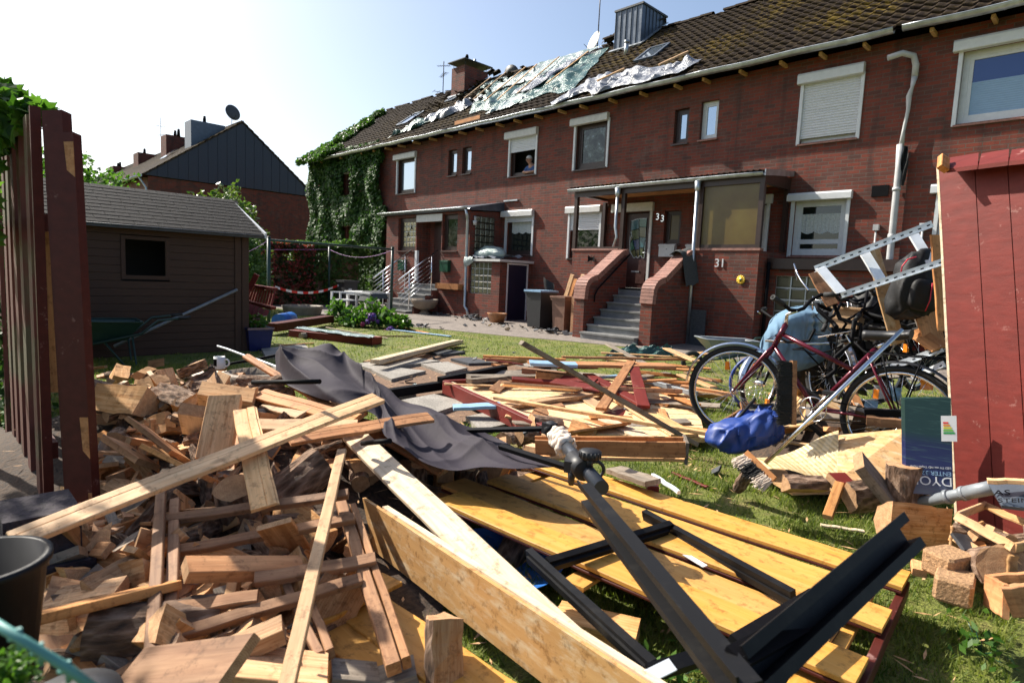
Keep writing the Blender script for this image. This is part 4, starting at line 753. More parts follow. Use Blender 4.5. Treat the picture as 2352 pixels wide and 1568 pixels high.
# ================================================================ VEGETATION
def leaves(name, pts, size, mat, parent=None, seed=1, nrm=None, flat=.6, asp=.62, notch=False):
    """one mesh of bent leaf-shaped quads"""
    r = np.random.RandomState(seed); pts = np.asarray(pts); n = len(pts); s = size * r.uniform(.6, 1.3, n)[:, None]
    d = r.normal(size=(n, 3)); d /= np.linalg.norm(d, axis=1)[:, None]
    nn = r.normal(size=(n, 3)) * flat + (np.array([0, 0, .7]) if nrm is None else np.asarray(nrm)); nn /= np.linalg.norm(nn, axis=1)[:, None]
    d = np.cross(nn, d); d /= np.linalg.norm(d, axis=1)[:, None] + 1e-9; e = np.cross(nn, d)
    V = np.stack([pts - d * s * .5, pts + e * s * asp * .5 - nn * s * .08, pts + d * s * .55, pts - e * s * asp * .5 - nn * s * .08], 1).reshape(-1, 3)
    return np_mesh(name, V, np.arange(4 * n).reshape(n, 4), mat, parent)
def blob_points(n, c, R, seed, shell=.55, freq=1.4, amp=.35, cull=None):
    r = np.random.RandomState(seed); out = []
    c = Vector(c); R = Vector(R)
    while len(out) < n:
        d = Vector(r.normal(size=3)).normalized(); t = shell + (1 - shell) * r.uniform() ** .5
        k = 1 + amp * noise.noise(d * freq * 2 + c) + .12 * noise.noise(d * 7 + c)
        p = c + Vector((d.x * R.x, d.y * R.y, d.z * R.z)) * t * k
        if p.z < .03 or (cull and not cull(p)) or noise.noise(p * 2.6) < -.28: continue
        out.append(tuple(p))
    return out
def plant(name, pts, size, mat, base, label, cat, stems, seed=3, stem_r=.02, group=None, **k):
    root = empty(name, base, label, cat, group); leaves("foliage", pts, size, M[mat], root, seed, **k); b = MB()
    for s_ in stems: b.tube(s_, [stem_r * (1 - .6 * k / (len(s_) - 1)) for k in range(len(s_))], 6)
    b.build("stem", M['bark'], root); return root
# ivy over the end house: wall, roof edge
iv = []; nr_ = []; iv2 = []; nr2 = []
R_ = np.random.RandomState(5)
while len(iv) < 27000:
    x = R_.uniform(-28.2, -21.6); z = R_.uniform(0, 6.6); k = noise.noise(Vector((x * 1.1, z * .9, 3)))
    lim = -21.75 + .3 * noise.noise(Vector((z * 1.4, 0, 0))) + (.25 if z < 4 else -.35)
    if x > lim: continue
    if (-25.2 < x < -24.1 and (2.25 < z < 3.3 or 4.55 < z < 5.6)): continue
    if noise.noise(Vector((x * 2.2, z * 2.2, 9))) < -.55: continue
    iv.append((x, 13.93 - .28 * max(0, k + .35) - R_.uniform(0, .2), z)); nr_.append((0, -1, .45))
while len(iv2) < 8000:
    x = R_.uniform(-28.3, -23.5); t = R_.uniform(-.4, 4.0); lim = -27.2 + .9 * noise.noise(Vector((t * 1.2, 5, 0))) + (1.6 if t < .4 else 0) + (.9 if 1.2 < t < 3 else 0) - .18 * t
    if x > lim: continue
    p = on_roof(x, RY0 + t, .06 + .22 * R_.uniform() * (1 + noise.noise(Vector((x * 2, t * 2, 1))))); iv2.append(tuple(p)); nr2.append((.2, -.5, .8))
ivr = empty("ivy_plant", (-25, 13.9, 0), "dense dark ivy covering the end house wall and creeping over its roof", "ivy"); leaves("foliage", iv, .16, M['ivy'], ivr, 2, nrm=nr_, flat=.5, asp=.8); leaves("roof_foliage", iv2, .15, M['vine'], ivr, 2, nrm=nr2, flat=.5, asp=.8)
b = MB()
for k in range(5): x = -27 + k * 1.2; b.tube([(x, 13.95, 0), (x + .3, 13.9, 2), (x - .1, 13.92, 4.6)], [.05, .03, .01], 6)
b.build("stem", M['bark'], ivr)
def hedge(x0, x1, y0, y1, h, n, seed): 
    r = np.random.RandomState(seed); out = []
    while len(out) < n:
        f = r.randint(4); u, v, w = r.uniform(size=3); dep = .35 * w * w
        if f == 0: p = Vector((x1 - dep, y0 + (y1 - y0) * u, h * v))
        elif f == 1: p = Vector((x0 + (x1 - x0) * u, y0 + dep, h * v))
        else: p = Vector((x0 + (x1 - x0) * u, y0 + (y1 - y0) * v, h - dep * .8))
        q = noise.noise(p * 1.3); p += Vector((1, -.5, .6)) * .28 * q
        p.z += (.25 * noise.noise(Vector((p.y * 1.7, 1, 2))) if f > 1 else 0)
        if noise.noise(p * 3) < -.3 or p.z < .02: continue
        out.append(tuple(p))
    return out
hg = empty("hedge", (-21.7, 10.4, 0), "trimmed green hedge behind the green washing line frame", "hedge"); leaves("foliage", hedge(-22.4, -21.2, 9.9, 13.0, 2.3, 14000, 4), .13, M['hedge'], hg, 6, nrm=(.5, -.3, .6)); b = MB(); b.box((-22.2, 10.0, 0), (-21.45, 12.5, 1.8)); b.build("twigs", M['ivy_dark'] if 'ivy_dark' in M else M['bark'], hg)
ph = empty("photinia_bush", (-20.9, 9.3, 0), "photinia hedge with red young leaves left of the green hedge", "hedge"); leaves("foliage", hedge(-21.9, -20.9, 8.5, 10.4, 2.15, 11000, 8), .13, M['photinia'], ph, 9, nrm=(.5, -.3, .6)); b = MB(); b.box((-21.7, 8.6, 0), (-21.15, 9.9, 1.6)); b.build("twigs", M['bark'], ph)
plant("evergreen_shrub", blob_points(9000, (-19.3, 6.6, 1.4), (1.5, 1.3, 2.1), 11), .14, 'shrub', (-19.3, 6.3, 0), "tall yellow green shrub rising behind the right end of the shed", "shrub", [[(-19.3, 6.3, 0), (-19.3, 6.3, 2.8)], [(-19, 6.5, 0), (-18.6, 6.8, 2.4)]], nrm=(.4, -.2, .6))
plant("evergreen_shrub", blob_points(5000, (-17.6, 6.6, .75), (.9, .6, 1.5), 12), .10, 'hedge', (-17.6, 6.6, 0), "dark hedge plant between the shed and the green frame", "shrub", [[(-17.6, 6.6, 0), (-17.6, 6.6, 1.4)]], nrm=(.4, -.2, .6))
for (x, y, z, R, n, s, lab) in ((-27, 3.6, 3.2, (3.4, 2.6, 1.7), 7000, 21, "broad leafy tree crown behind the shed roof below the far chimneys"), (-24, -1.6, 3.4, (3, 2.5, 2.0), 5000, 22, "leafy tree glimpsed between the fence posts")):
    plant("garden_tree", blob_points(n, (x, y, z), R, s), .2, 'vine', (x, y, 0), lab, "tree", [[(x, y, 0), (x, y, z + .5)], [(x, y, 1.5), (x + 1, y + .6, z)], [(x, y, 1.6), (x - 1, y - .5, z)]], stem_r=.14, nrm=(0, 0, .7))
# vine with lobed leaves above the fence on the left
vp = [DP(*p) for p in ((-60, 330, 3.3), (-40, 210, 3.3), (20, 240, 3.2), (60, 240, 3.1))]
vr = empty("grape_vine", (vp[0].x, vp[0].y, 0), "vine with large bright lobed leaves growing over the red picket fence", "vine"); R_ = np.random.RandomState(3); b = MB(); sb = MB()
spine = [DP(-120, 420, 3.4), DP(-60, 250, 3.3), DP(20, 225, 3.15), DP(75, 240, 3.1), DP(108, 238, 3.1)]; sb.tube([(spine[0].x, spine[0].y, 0), spine[0], spine[1], spine[2], spine[3], spine[4]], [.03, .02, .015, .01, .007, .004], 6)
spots = []
for k in range(620):
    a = R_.uniform(); x = -70 + 180 * a; yt = 165 + max(0, x + 40) * .62 if x > -20 else 160; yb = 345 - max(0, x) * 1.0; yb = max(yb, yt + 14)
    y = R_.uniform(yt, yb) if x > -10 else R_.uniform(150, 560); spots.append(DP(x, y, R_.uniform(2.95, 3.5)))
    if k % 5 == 0: sb.tube([spots[-1], spine[min(4, 1 + int(a * 3))]], .004, 4)
for c in spots:
    nn = Vector(R_.normal(size=3) * .7) + Vector((.3, -.2, .8)); nn.normalize(); a = nn.orthogonal().normalized(); q = R_.uniform(0, 6.28); a = a * math.cos(q) + nn.cross(a) * math.sin(q); e = nn.cross(a); s_ = R_.uniform(.045, .085)
    P = []
    for (th, rr_) in ((0, 1.1), (22, .62), (48, .95), (75, .58), (105, .85), (140, .55), (172, .5), (188, .5), (220, .55), (255, .85), (285, .58), (312, .95), (338, .62)): P.append(c + (a * math.cos(rad(th)) + e * math.sin(rad(th))) * s_ * rr_ - nn * s_ * .25 * rr_ * rr_)
    b.add([c] + P, [(0, i + 1, (i + 1) % 13 + 1) for i in range(13)])
b.build("foliage", M['vine'], vr); sb.build("stem", M['bark'], vr)
tcx, tcy = -6.3, -1.25
plant("walnut_tree", blob_points(1300, (tcx, tcy, 3.5), (1.3, 1.0, .9), 31, .1), .13, 'vine', (tcx - .3, tcy - .9, 0), "leafy garden tree standing behind the picket fence beyond the left edge", "tree", [[(tcx - .3, tcy - .9, 0), (tcx, tcy - .2, 2.2), (tcx + .3, tcy + .3, 3.8)], [(tcx, tcy - .2, 2.2), (tcx - .9, tcy + .4, 3.6)], [(tcx, tcy - .2, 2.3), (tcx + .9, tcy - .8, 3.5)]], stem_r=.11, nrm=(0, 0, .7))
fh = empty('hedge', (-6, .65, 0), 'dark dense hedge right behind the red picket fence', 'hedge'); leaves('foliage', hedge(-9.5, -5.4, .42, .68, 1.55, 7000, 15), .07, M['ivy'], fh, 16, nrm=(.3, -.5, .5)); b = MB(); b.box((-9.4, .5, 0), (-5.5, .6, 1.4)); b.build('twigs', M['bark'], fh)
# hydrangea
hy = empty("hydrangea", (-12.75, 7.75, 0), "hydrangea bush with violet and pink flower heads on the lawn", "shrub")
hp = []; R_ = np.random.RandomState(9)
for (cx, cy, hh, rr_) in ((-13.6, 7.35, .62, .3), (-13.15, 7.5, .42, .35), (-12.75, 7.8, .68, .42), (-12.35, 7.95, .45, .4), (-12.0, 8.1, .3, .35), (-12.9, 7.45, .3, .4)):
    for k in range(230):
        d = Vector(R_.normal(size=3)).normalized(); d.z = abs(d.z); t = R_.uniform(.55, 1.0); hp.append((cx + d.x * rr_ * t, cy + d.y * rr_ * t, .06 + hh * d.z * t))
leaves("foliage", hp, .15, M['hydleaf'], hy, 7, flat=.7, asp=.6); b = MB()
for k in range(26): x, y = -13.6 + 1.6 * R_.uniform(), 7.4 + .6 * R_.uniform(); b.tube([(x, y, 0), (x + .1, y - .05, .35)], .006, 5)
b.build("stem", M['greenmail'], hy)
for (x, y, d, mt, s_) in ((1440, 0, 0, 0, 0),):
    pass
for (px, py, mt, s_) in ((855, 728, 'flowerv', .10), (845, 738, 'flowerv', .06), (897, 760, 'flowerv', .11), (886, 762, 'flowerp', .06), (833, 744, 'flowerp', .055), (846, 762, 'flowerv', .06), (868, 738, 'flowerv', .05), (905, 765, 'flowerp', .06), (848, 770, 'flowerv', .05)):
    c = DP(px, py, 14.15 if px < 880 else 14.0); n_ = int(900 * s_); fp = [tuple(c + Vector(v / np.linalg.norm(v)) * s_) for v in R_.normal(size=(n_ * 2, 3))]; leaves("flower_head", fp, .045, M[mt], hy, 5, nrm=[tuple((Vector(p) - c).normalized()) for p in fp], flat=.25, asp=1)
# grass: one object, real blades where the lawn is near, sparser tufts further off
R_ = np.random.RandomState(17); GPt = []
def mask_px(P):
    v = P - CAM; w = v.dot(FW)
    if w < .5: return False
    return abs(v.dot(RT) / w) < .95
soil_poly = [(p.x, p.y) for p in sp]
def inpoly(x, y, poly):
    c = False; j = len(poly) - 1
    for i in range(len(poly)):
        if (poly[i][1] > y) != (poly[j][1] > y) and x < (poly[j][0] - poly[i][0]) * (y - poly[i][1]) / (poly[j][1] - poly[i][1]) + poly[i][0]: c = not c
        j = i
    return c
GL = []
for (n_, f0, f1, hh, ww) in ((95000, .9, 4.2, .032, .0032), (110000, 4.2, 8.0, .026, .004), (90000, 8, 19, .026, .007)):
    f = np.sqrt(R_.uniform(f0 ** 2, f1 ** 2, n_)); r = R_.uniform(-.9, .9, n_) * f
    for a_, c_ in zip(r, f):
        P = RF(a_, c_); 
        if P.y > 8.3 and P.y > 8.35 + max(0, P.x + 14) * .27: continue
        if P.x < -9.7 - 0 and P.y < 3.7: continue
        if mound(P) > .05 or inpoly(P.x, P.y, soil_poly): continue
        if noise.noise(P * 1.6) * .6 + noise.noise(P * 7) * .4 < -.22 and R_.uniform() < .75: continue
        GL.append((P.x, P.y, hh * (1 + .7 * noise.noise(P * 2.3)), ww))
GL = np.array(GL); n_ = len(GL); th = R_.uniform(0, 6.28, n_); ln = R_.uniform(.2, 1.2, n_); hh = GL[:, 2] * R_.uniform(.4, 1.5, n_); w_ = GL[:, 3]
b0 = np.stack([GL[:, 0] - w_ * np.cos(th), GL[:, 1] - w_ * np.sin(th), np.zeros(n_)], 1); b1 = np.stack([GL[:, 0] + w_ * np.cos(th), GL[:, 1] + w_ * np.sin(th), np.zeros(n_)], 1)
tp = np.stack([GL[:, 0] + hh * ln * -np.sin(th), GL[:, 1] + hh * ln * np.cos(th), hh], 1); V = np.stack([b0, b1, tp], 1).reshape(-1, 3)
gr = np_mesh("grass", V, np.arange(3 * n_).reshape(n_, 3), M['grass'], None, 3); tag(gr, kind="stuff")
R_ = np.random.RandomState(77); CV = []; 
for k in range(3800):
    f = math.sqrt(R_.uniform(1.2, 90)); r = R_.uniform(-.85, .85) * f; P = RF(r, f)
    if (P.y > 10.3 and P.x < -8) or P.y > 12.6 or (P.x < -9.6 and P.y < 3.8): continue
    if noise.noise(P * .9) < -.05 and f > 4: continue
    a = R_.uniform(0, 3.14); l = R_.uniform(.008, .05); w = R_.uniform(.002, .008); z = max(0, mound(P)) + R_.uniform(.012, .035); dz = R_.uniform(-.01, .01)
    c, s = math.cos(a), math.sin(a); CV += [(P.x - c * l, P.y - s * l, z - dz), (P.x - s * w, P.y + c * w, z), (P.x + c * l, P.y + s * l, z + dz), (P.x + s * w, P.y - c * w, z)]
CV = np.array(CV); co = np_mesh("wood_chips", CV, np.arange(len(CV)).reshape(-1, 4), M['pine']); tag(co, kind="stuff")
# weeds with broad leaves at the lower right and by the steel frame
def weed(P, n, s_, seed, lab):
    r = np.random.RandomState(seed); pts = [(P.x + r.normal() * s_, P.y + r.normal() * s_, .02 + abs(r.normal()) * s_ * .5) for _ in range(n)]; o = empty("weed", (P.x, P.y, 0), lab, "weed"); leaves("foliage", pts, .05, M['hydleaf'], o, seed, flat=.5, asp=.5); b = MB()
    for q in pts[:8]: b.tube([(P.x, P.y, 0), q], .002, 4)
    b.build("stem", M['greenmail'], o)
weed(GP(2255, 1500), 45, .07, 2, "broad leaved weed in the grass at the lower right corner"); weed(GP(1560, 1540, .02), 40, .06, 3, "small weed growing beside the foot of the black table frame"); weed(GP(2300, 1300), 40, .06, 5, "clump of clover near the peat briquettes")
# ================================================================ GARDEN
# shed
SX = -9.7; sh = empty("garden_shed", (-10.9, 2.4, 0), "brown weathered wooden garden shed with empty square window and felt roof", "shed")
y0, y1, ze = 1.2, 3.62, 1.80
def shed_boards(y0, y1, z0, z1):
    b = MB(); z = z0; k = 0
    while z < z1 - .01:
        zz = min(z + .105, z1)
        for (ya, yb) in (((y0, y1),) if not (z < 1.66 and zz > 1.07) else ((y0, 2.02), (2.62, y1))):
            b.prism([(SX, ya, z + .004), (SX + .0, ya, zz - .001), (SX - .012, ya, zz), (SX - .03, ya, zz), (SX - .03, ya, z)], (0, yb - ya, 0))
        z = zz
    return b
shed_boards(y0, y1, 0, 1.82).build("wall", M['shed'], sh)
b = MB(); b.box((SX - .03, y1, 0), (SX + .035, y1 + .1, 1.82)); b.box((-12.0, y1 + .01, 0), (SX - .04, y1 + .05, 1.78)); b.box((SX - .05, 3.52, 0), (SX + .02, 3.615, 1.8)); b.prism([(SX - .05, y1 + .02, 1.75), (-11.95, y1 + .02, 1.75), (-10.85, y1 + .02, 2.36)], (0, .03, 0)); b.build("corner_post", M['grey_shed'] if 'grey_shed' in M else M['shed'], sh)
b = MB(); b.box((SX - .035, 2.02, 1.075), (SX + .022, 2.62, 1.13)); b.box((SX - .035, 2.02, 1.62), (SX + .022, 2.62, 1.67)); b.box((SX - .035, 2.02, 1.13), (SX + .022, 2.07, 1.62)); b.box((SX - .035, 2.57, 1.13), (SX + .022, 2.62, 1.62)); w = b.build("window_frame", M['shed'], sh)
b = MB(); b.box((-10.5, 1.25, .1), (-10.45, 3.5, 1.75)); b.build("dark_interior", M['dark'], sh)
rs_ = (2.40 - 1.84) / 1.18
b = MB(); ns = 11; R_ = np.random.RandomState(4)
for k in range(ns):
    t0, t1 = k / ns, (k + 1) / ns + .02; xa, xb = SX + .18 - 1.3 * t0, SX + .18 - 1.3 * t1; za, zb = 1.80 + 1.3 * t0 * rs_ * .98, 1.80 + 1.3 * t1 * rs_ * .98
    y = 1.0 + (k % 2) * .14
    while y < 3.88:
        ye = min(y + .29, 3.9); l = R_.uniform(0, .003); b.prism([(xa, y + .003, za + .016 + l), (xa, ye - .003, za + .016 + l), (xb, ye - .003, zb + .010), (xb, y + .003, zb + .010)], (0, 0, -.012)); y = ye
b.add([(SX + .16, 1.0, 1.79), (SX + .16, 3.9, 1.79), (-10.95, 3.9, 2.37), (-10.95, 1.0, 2.37), (-12.2, 3.9, 1.75), (-12.2, 1.0, 1.75)], [(0, 1, 2, 3), (3, 2, 4, 5)])
for k in range(12): y = 1.05 + .245 * k; b.prism([(-10.86, y, 2.375), (-10.95, y, 2.43), (-11.04, y, 2.375)], (0, .27, 0))
b.build("felt_roof", M['felt'], sh)
b = MB(); b.prism([(SX + .2, 3.9, 1.76), (SX + .2, 3.9, 1.84), (-10.95, 3.9, 2.44), (-12.25, 3.9, 1.82), (-12.25, 3.9, 1.74), (-10.95, 3.9, 2.36)], (0, .03, 0)); b.build("barge_board", M['white'], sh)
b = MB(); gut(b, 0, 1, 0, 0, .05) if False else b.box((SX + .15, 1.0, 1.755), (SX + .22, 3.88, 1.79)); b.tube([(SX + .22, 1.0, 1.79), (SX + .22, 3.88, 1.79)], .014, 6); b.build("gutter", M['slate'], sh)
b = MB(); b.tube([XP(262, 795, SX + .25), XP(545, 665, SX + .06)], .022, 8); tag(b.build("leaning_pole", M['greypvc']), "long grey pole leaning diagonally against the shed wall", "pole")
# wheelbarrow by the shed
wb = empty("wheelbarrow", XP(260, 800, SX + .5), "dark green wheelbarrow standing against the shed wall behind the red post", "wheelbarrow", "wheelbarrows")
def barrow(root, c, fw, s=1.0, m1='greenpaint', grip='blackplastic'):
    c = Vector(c); fw = Vector(fw).normalized(); sd_ = fw.cross(Vector((0, 0, 1))); up = Vector((0, 0, 1))
    def Q(a, l, z): return c + (fw * a + sd_ * l + up * z) * s
    b = MB(); lo_ = [Q(-.25, -.16, .33), Q(.2, -.13, .28), Q(.2, .13, .28), Q(-.25, .16, .33)]; hi = [Q(-.42, -.3, .58), Q(.5, -.26, .6), Q(.5, .26, .6), Q(-.42, .3, .58)]
    b.add(lo_ + hi, [(0, 1, 2, 3), (0, 4, 5, 1), (1, 5, 6, 2), (2, 6, 7, 3), (3, 7, 4, 0)]); b.tube(hi + [hi[0]], .014 * s, 6); b.build("tray", M[m1], root)
    b = MB()
    for k in (-1, 1): b.tube([Q(.62, k * .04, .2), Q(.1, k * .2, .3), Q(-.4, k * .25, .42), Q(-.6, k * .27, .6), Q(-.95, k * .28, .64)], .017 * s, 8); b.tube([Q(-.3, k * .24, .38), Q(-.34, k * .26, .0), Q(-.2, k * .24, 0), Q(.0, k * .2, .3)], .014 * s, 6)
    b.build("frame", M['greenpaint'], root); b = MB()
    for k in (-1, 1): b.tube([Q(-.85, k * .28, .63), Q(-1.0, k * .28, .645)], .022 * s, 8)
    b.build("grip", M[grip], root)
    b = MB(); b.torus(Q(.62, 0, .19), sd_, .15 * s, .04 * s, 20, 8); b.build("wheel", M['rubber'], root)
barrow(wb, XP(240, 840, SX + .55) * 1 - Vector((0, 0, XP(240, 840, SX + .55).z)), (-.1, -1, 0), .95)
wb2 = empty("wheelbarrow", GP(1650, 845), "upturned grey wheelbarrow tray with orange grip by the brick stairs", "wheelbarrow", "wheelbarrows"); g_ = YP(1640, 800, 9.2); barrow(wb2, (g_.x + .25, g_.y, -.05), (-.6, -.75, 0), .95, 'greypvc', 'orange')
# clothes line frame
cl = empty("washing_line_frame", (-15.5, 8.6, 0), "dark green tubular washing line frame with sagging cords on the lawn", "frame")
pl, pr_, pc = GP(617, 748), GP(898, 728), GP(755, 702); zt_ = 1.33 + 1.02
def zpost(P, y): q = CAM + (ray(0, 0) * 0); return (619 - 0) * 0
def topz(P, px, py): v = Vector((P.x, P.y, 0)) - Vector((0, 0, 0)); q = ray(px, py); t = (P.x * q.x + P.y * q.y) / (q.x ** 2 + q.y ** 2); return H + q.z * t
zl, zr, zc_ = topz(pl, 615, 545), topz(pr_, 898, 568), topz(pc, 753, 566)
for (P, z_) in ((pl, zl), (pr_, zr), (pc, zc_)): b = MB(); b.tube([(P.x, P.y, 0), (P.x, P.y, z_)], .042, 12); b.tube([(P.x, P.y, z_), (P.x, P.y, z_ + .02)], [.05, .03], 12); b.build("post", M['greenpaint'], cl)
b = MB(); b.tube([(pl.x, pl.y, zl - .06), (pr_.x, pr_.y, zr - .06)], .03, 10); b.build("crossbar", M['greenpaint'], cl)
b = MB(); e_ = XP(570, 578, -13.5)
def sag(p, q, s_): return [Vector(p).lerp(Vector(q), t / 10) - Vector((0, 0, s_ * 4 * t / 10 * (1 - t / 10))) for t in range(11)]
b.tube(sag((pl.x, pl.y, zl - .05), e_, .02), .006, 5); b.tube(sag((pc.x, pc.y, zc_ - .1), (pl.x - 1.5, pl.y - 2.6, 1.65), .05), .006, 5); b.tube(sag((pc.x, pc.y, zc_ - .1), (pr_.x, pr_.y, zr - .08), .25), .007, 5); b.build("cord", plain("violet cord", (.25, .1, .3), .6), cl)
# barrier tape
b = MB(); A_, B_ = XP(632, 656, -17.6), XP(778, 652, -19.5); pts = sag(A_, B_, .22)
tm = NT("red and white tape"); w_ = tm.node("TexWave", wave_type='BANDS', bands_direction='Y', wave_profile='SIN'); tm.link(tm.coord(), w_.inputs[0]); w_.inputs['Scale'].default_value = .62; M['tape'] = tm.fin(tm.ramp(w_.outputs[1], [(.49, (.75, .75, .75)), (.51, (.6, .02, .015))]), .4)
b.grid(30, 1, lambda u, v: (lambda p: (p.x + .02 * math.sin(u * 20) * v, p.y, p.z - .075 * v))(pts[min(9, int(u * 10))].lerp(pts[min(10, int(u * 10) + 1)], u * 10 - min(9, int(u * 10))))); tag(b.build("barrier_tape", M['tape']), "red and white barrier tape sagging in front of the hedge", "barrier tape")
bn = empty("rubbish_bin", (-19.3, 10.9, 0), "small black bin in front of the hedge at the end of the tape", "bin", "wheeled bins"); b = MB(); b.prism([(-19.6, 10.6, 0), (-19.1, 10.6, 0), (-19.1, 11.1, 0), (-19.6, 11.1, 0)], (0, 0, .9)); b.build("body", M['binblack'], bn); b = MB(); b.box((-19.65, 10.55, .9), (-19.05, 11.15, .98)); b.build("lid", M['binblack'], bn); b = MB(); b.box((-19.095, 10.75, .62), (-19.09, 10.87, .7)); b.build("sticker", M['white'], bn)
# white garden table with chairs, mat thrown over it
def legs(b, pts, w, z0, z1):
    for x, y in pts: b.box((x - w / 2, y - w / 2, z0), (x + w / 2, y + w / 2, z1))
tb = empty("garden_table", (-17.2, 9.2, 0), "white plastic garden table beside the granite steps", "table"); tc = GP(845, 722); tx, ty = tc.x, tc.y
b = MB(); b.box((tx - .75, ty - .4, .66), (tx + .75, ty + .4, .7)); b.box((tx - .7, ty - .36, .58), (tx + .7, ty - .33, .66)); b.build("table_top", M['white'], tb)
for sx in (-.66, .66):
    for sy in (-.32, .32): b = MB(); b.prism([(tx + sx - .05, ty + sy - .03, 0), (tx + sx + .04, ty + sy - .03, 0), (tx + sx + .05, ty + sy - .03, .66), (tx + sx - .06, ty + sy - .03, .66)], (0, .06, 0)); b.build("leg", M['white'], tb)
b = MB(); b.grid(8, 8, lambda u, v: (tx + .15 + .75 * u, ty - .45 + .6 * v, .725 + .02 * math.sin(u * 5) - (.35 * (u - .75) * 2 if u > .75 else 0) - (.25 - v if v < .25 else 0) * 1.2)); tag(b.build("rubber_mat", M['mesh']), "dark patterned rubber mat thrown over the white garden table", "mat")
ch = empty("garden_chair", GP(800, 722), "white plastic garden armchair left of the white table", "chair"); cx, cy = GP(790, 720).x, GP(790, 720).y
b = MB(); b.box((cx - .25, cy - .25, .4), (cx + .25, cy + .25, .44)); b.build("seat", M['white'], ch); b = MB()
b.box((cx - .3, cy - .3, .63), (cx - .24, cy + .3, .67)); b.build("armrest", M['white'], ch); b = MB(); b.box((cx + .24, cy - .3, .63), (cx + .3, cy + .3, .67)); b.build("armrest", M['white'], ch)
for a_ in (-1, 1):
    for c_ in (-1, 1): b = MB(); b.prism([(cx + a_ * .29 - .03, cy + c_ * .27 - .03, 0), (cx + a_ * .29 + .03, cy + c_ * .27 - .03, 0), (cx + a_ * .26 + .03, cy + c_ * .27 - .03, .64), (cx + a_ * .26 - .03, cy + c_ * .27 - .03, .64)], (0, .05, 0)); b.build("leg", M['white'], ch)
# broken red bench
rb = empty("wooden_bench", GP(600, 742), "broken red slatted garden bench tipped over beside the shed", "bench")
def Dp(px, py, d): return DP(px, py, d)
db = 10.6
A, B_, C_, D_ = Dp(572, 655, db + .4), Dp(632, 664, db), Dp(626, 712, db), Dp(552, 722, db + .2)
b = MB(); b.bar(A, B_, .1, .05, (0, 0, 1)); b.bar(Dp(560, 690, db + .2), Dp(628, 708, db - .3), .1, .05, (0, 0, 1))
for k in range(11): t = k / 10; b.bar(A.lerp(B_, t), Dp(556, 700, db + .4).lerp(Dp(622, 706, db - .1), t), .035, .018, (1, 0, 0))
b.build("backrest", M['red'], rb); b = MB()
for k in range(6): t = k / 5.5; b.bar(Dp(557, 692, db).lerp(Dp(620, 714, db - .4), t), Dp(552, 750, db - .3).lerp(Dp(598, 752, db - .7), t), .075, .02, (1, 0, 1))
b.build("seat", M['red'], rb); b = MB(); b.bar(Dp(570, 668, db + .2), Dp(590, 630, db + .2), .05, .09, (0, 0, 1)); b.bar(Dp(566, 700, db), Dp(570, 664, db), .05, .05); b.build("armrest", M['red'], rb)
# planter pot with plant
bp = empty("flower_pot", GP(586, 800), "square blue glazed pot with a small plant beside the shed corner", "flower pot"); q = GP(588, 803); b = MB(); w0, w1 = .16, .2
b.add([(q.x + a * w0, q.y + c * w0, 0) for a, c in ((-1, -1), (1, -1), (1, 1), (-1, 1))] + [(q.x + a * w1, q.y + c * w1, .36) for a, c in ((-1, -1), (1, -1), (1, 1), (-1, 1))], [(0, 3, 2, 1), (0, 1, 5, 4), (1, 2, 6, 5), (2, 3, 7, 6), (3, 0, 4, 7)]); b.box((q.x - .21, q.y - .21, .34), (q.x + .21, q.y + .21, .37)); b.build("pot", plain("blue glaze", (.01, .015, .09), .2, spec=.8), bp)
leaves("foliage", blob_points(120, (q.x, q.y, .46), (.17, .17, .13), 5), .1, M['hydleaf'], bp, 5)
# round planter bowl, blue drum
def lab(o, l, c, g=None): return tag(o, l, c, g)
q = GP(695, 722); b = MB(); b.lathe([(.5, 0), (.56, .2), (.58, .26), (.52, .26), (.5, .2), (0, .2)], q, 26); lab(b.build("planter_ring", M['stonebowl']), "low round aggregate planter ring on the lawn behind the red beams", "planter")
b = MB(); b.tube([GP(640, 738, .17), GP(668, 732, .17)], .16, 16); lab(b.build("plastic_drum", M['blueplastic']), "small blue drum lying on the lawn behind the broken bench", "drum")
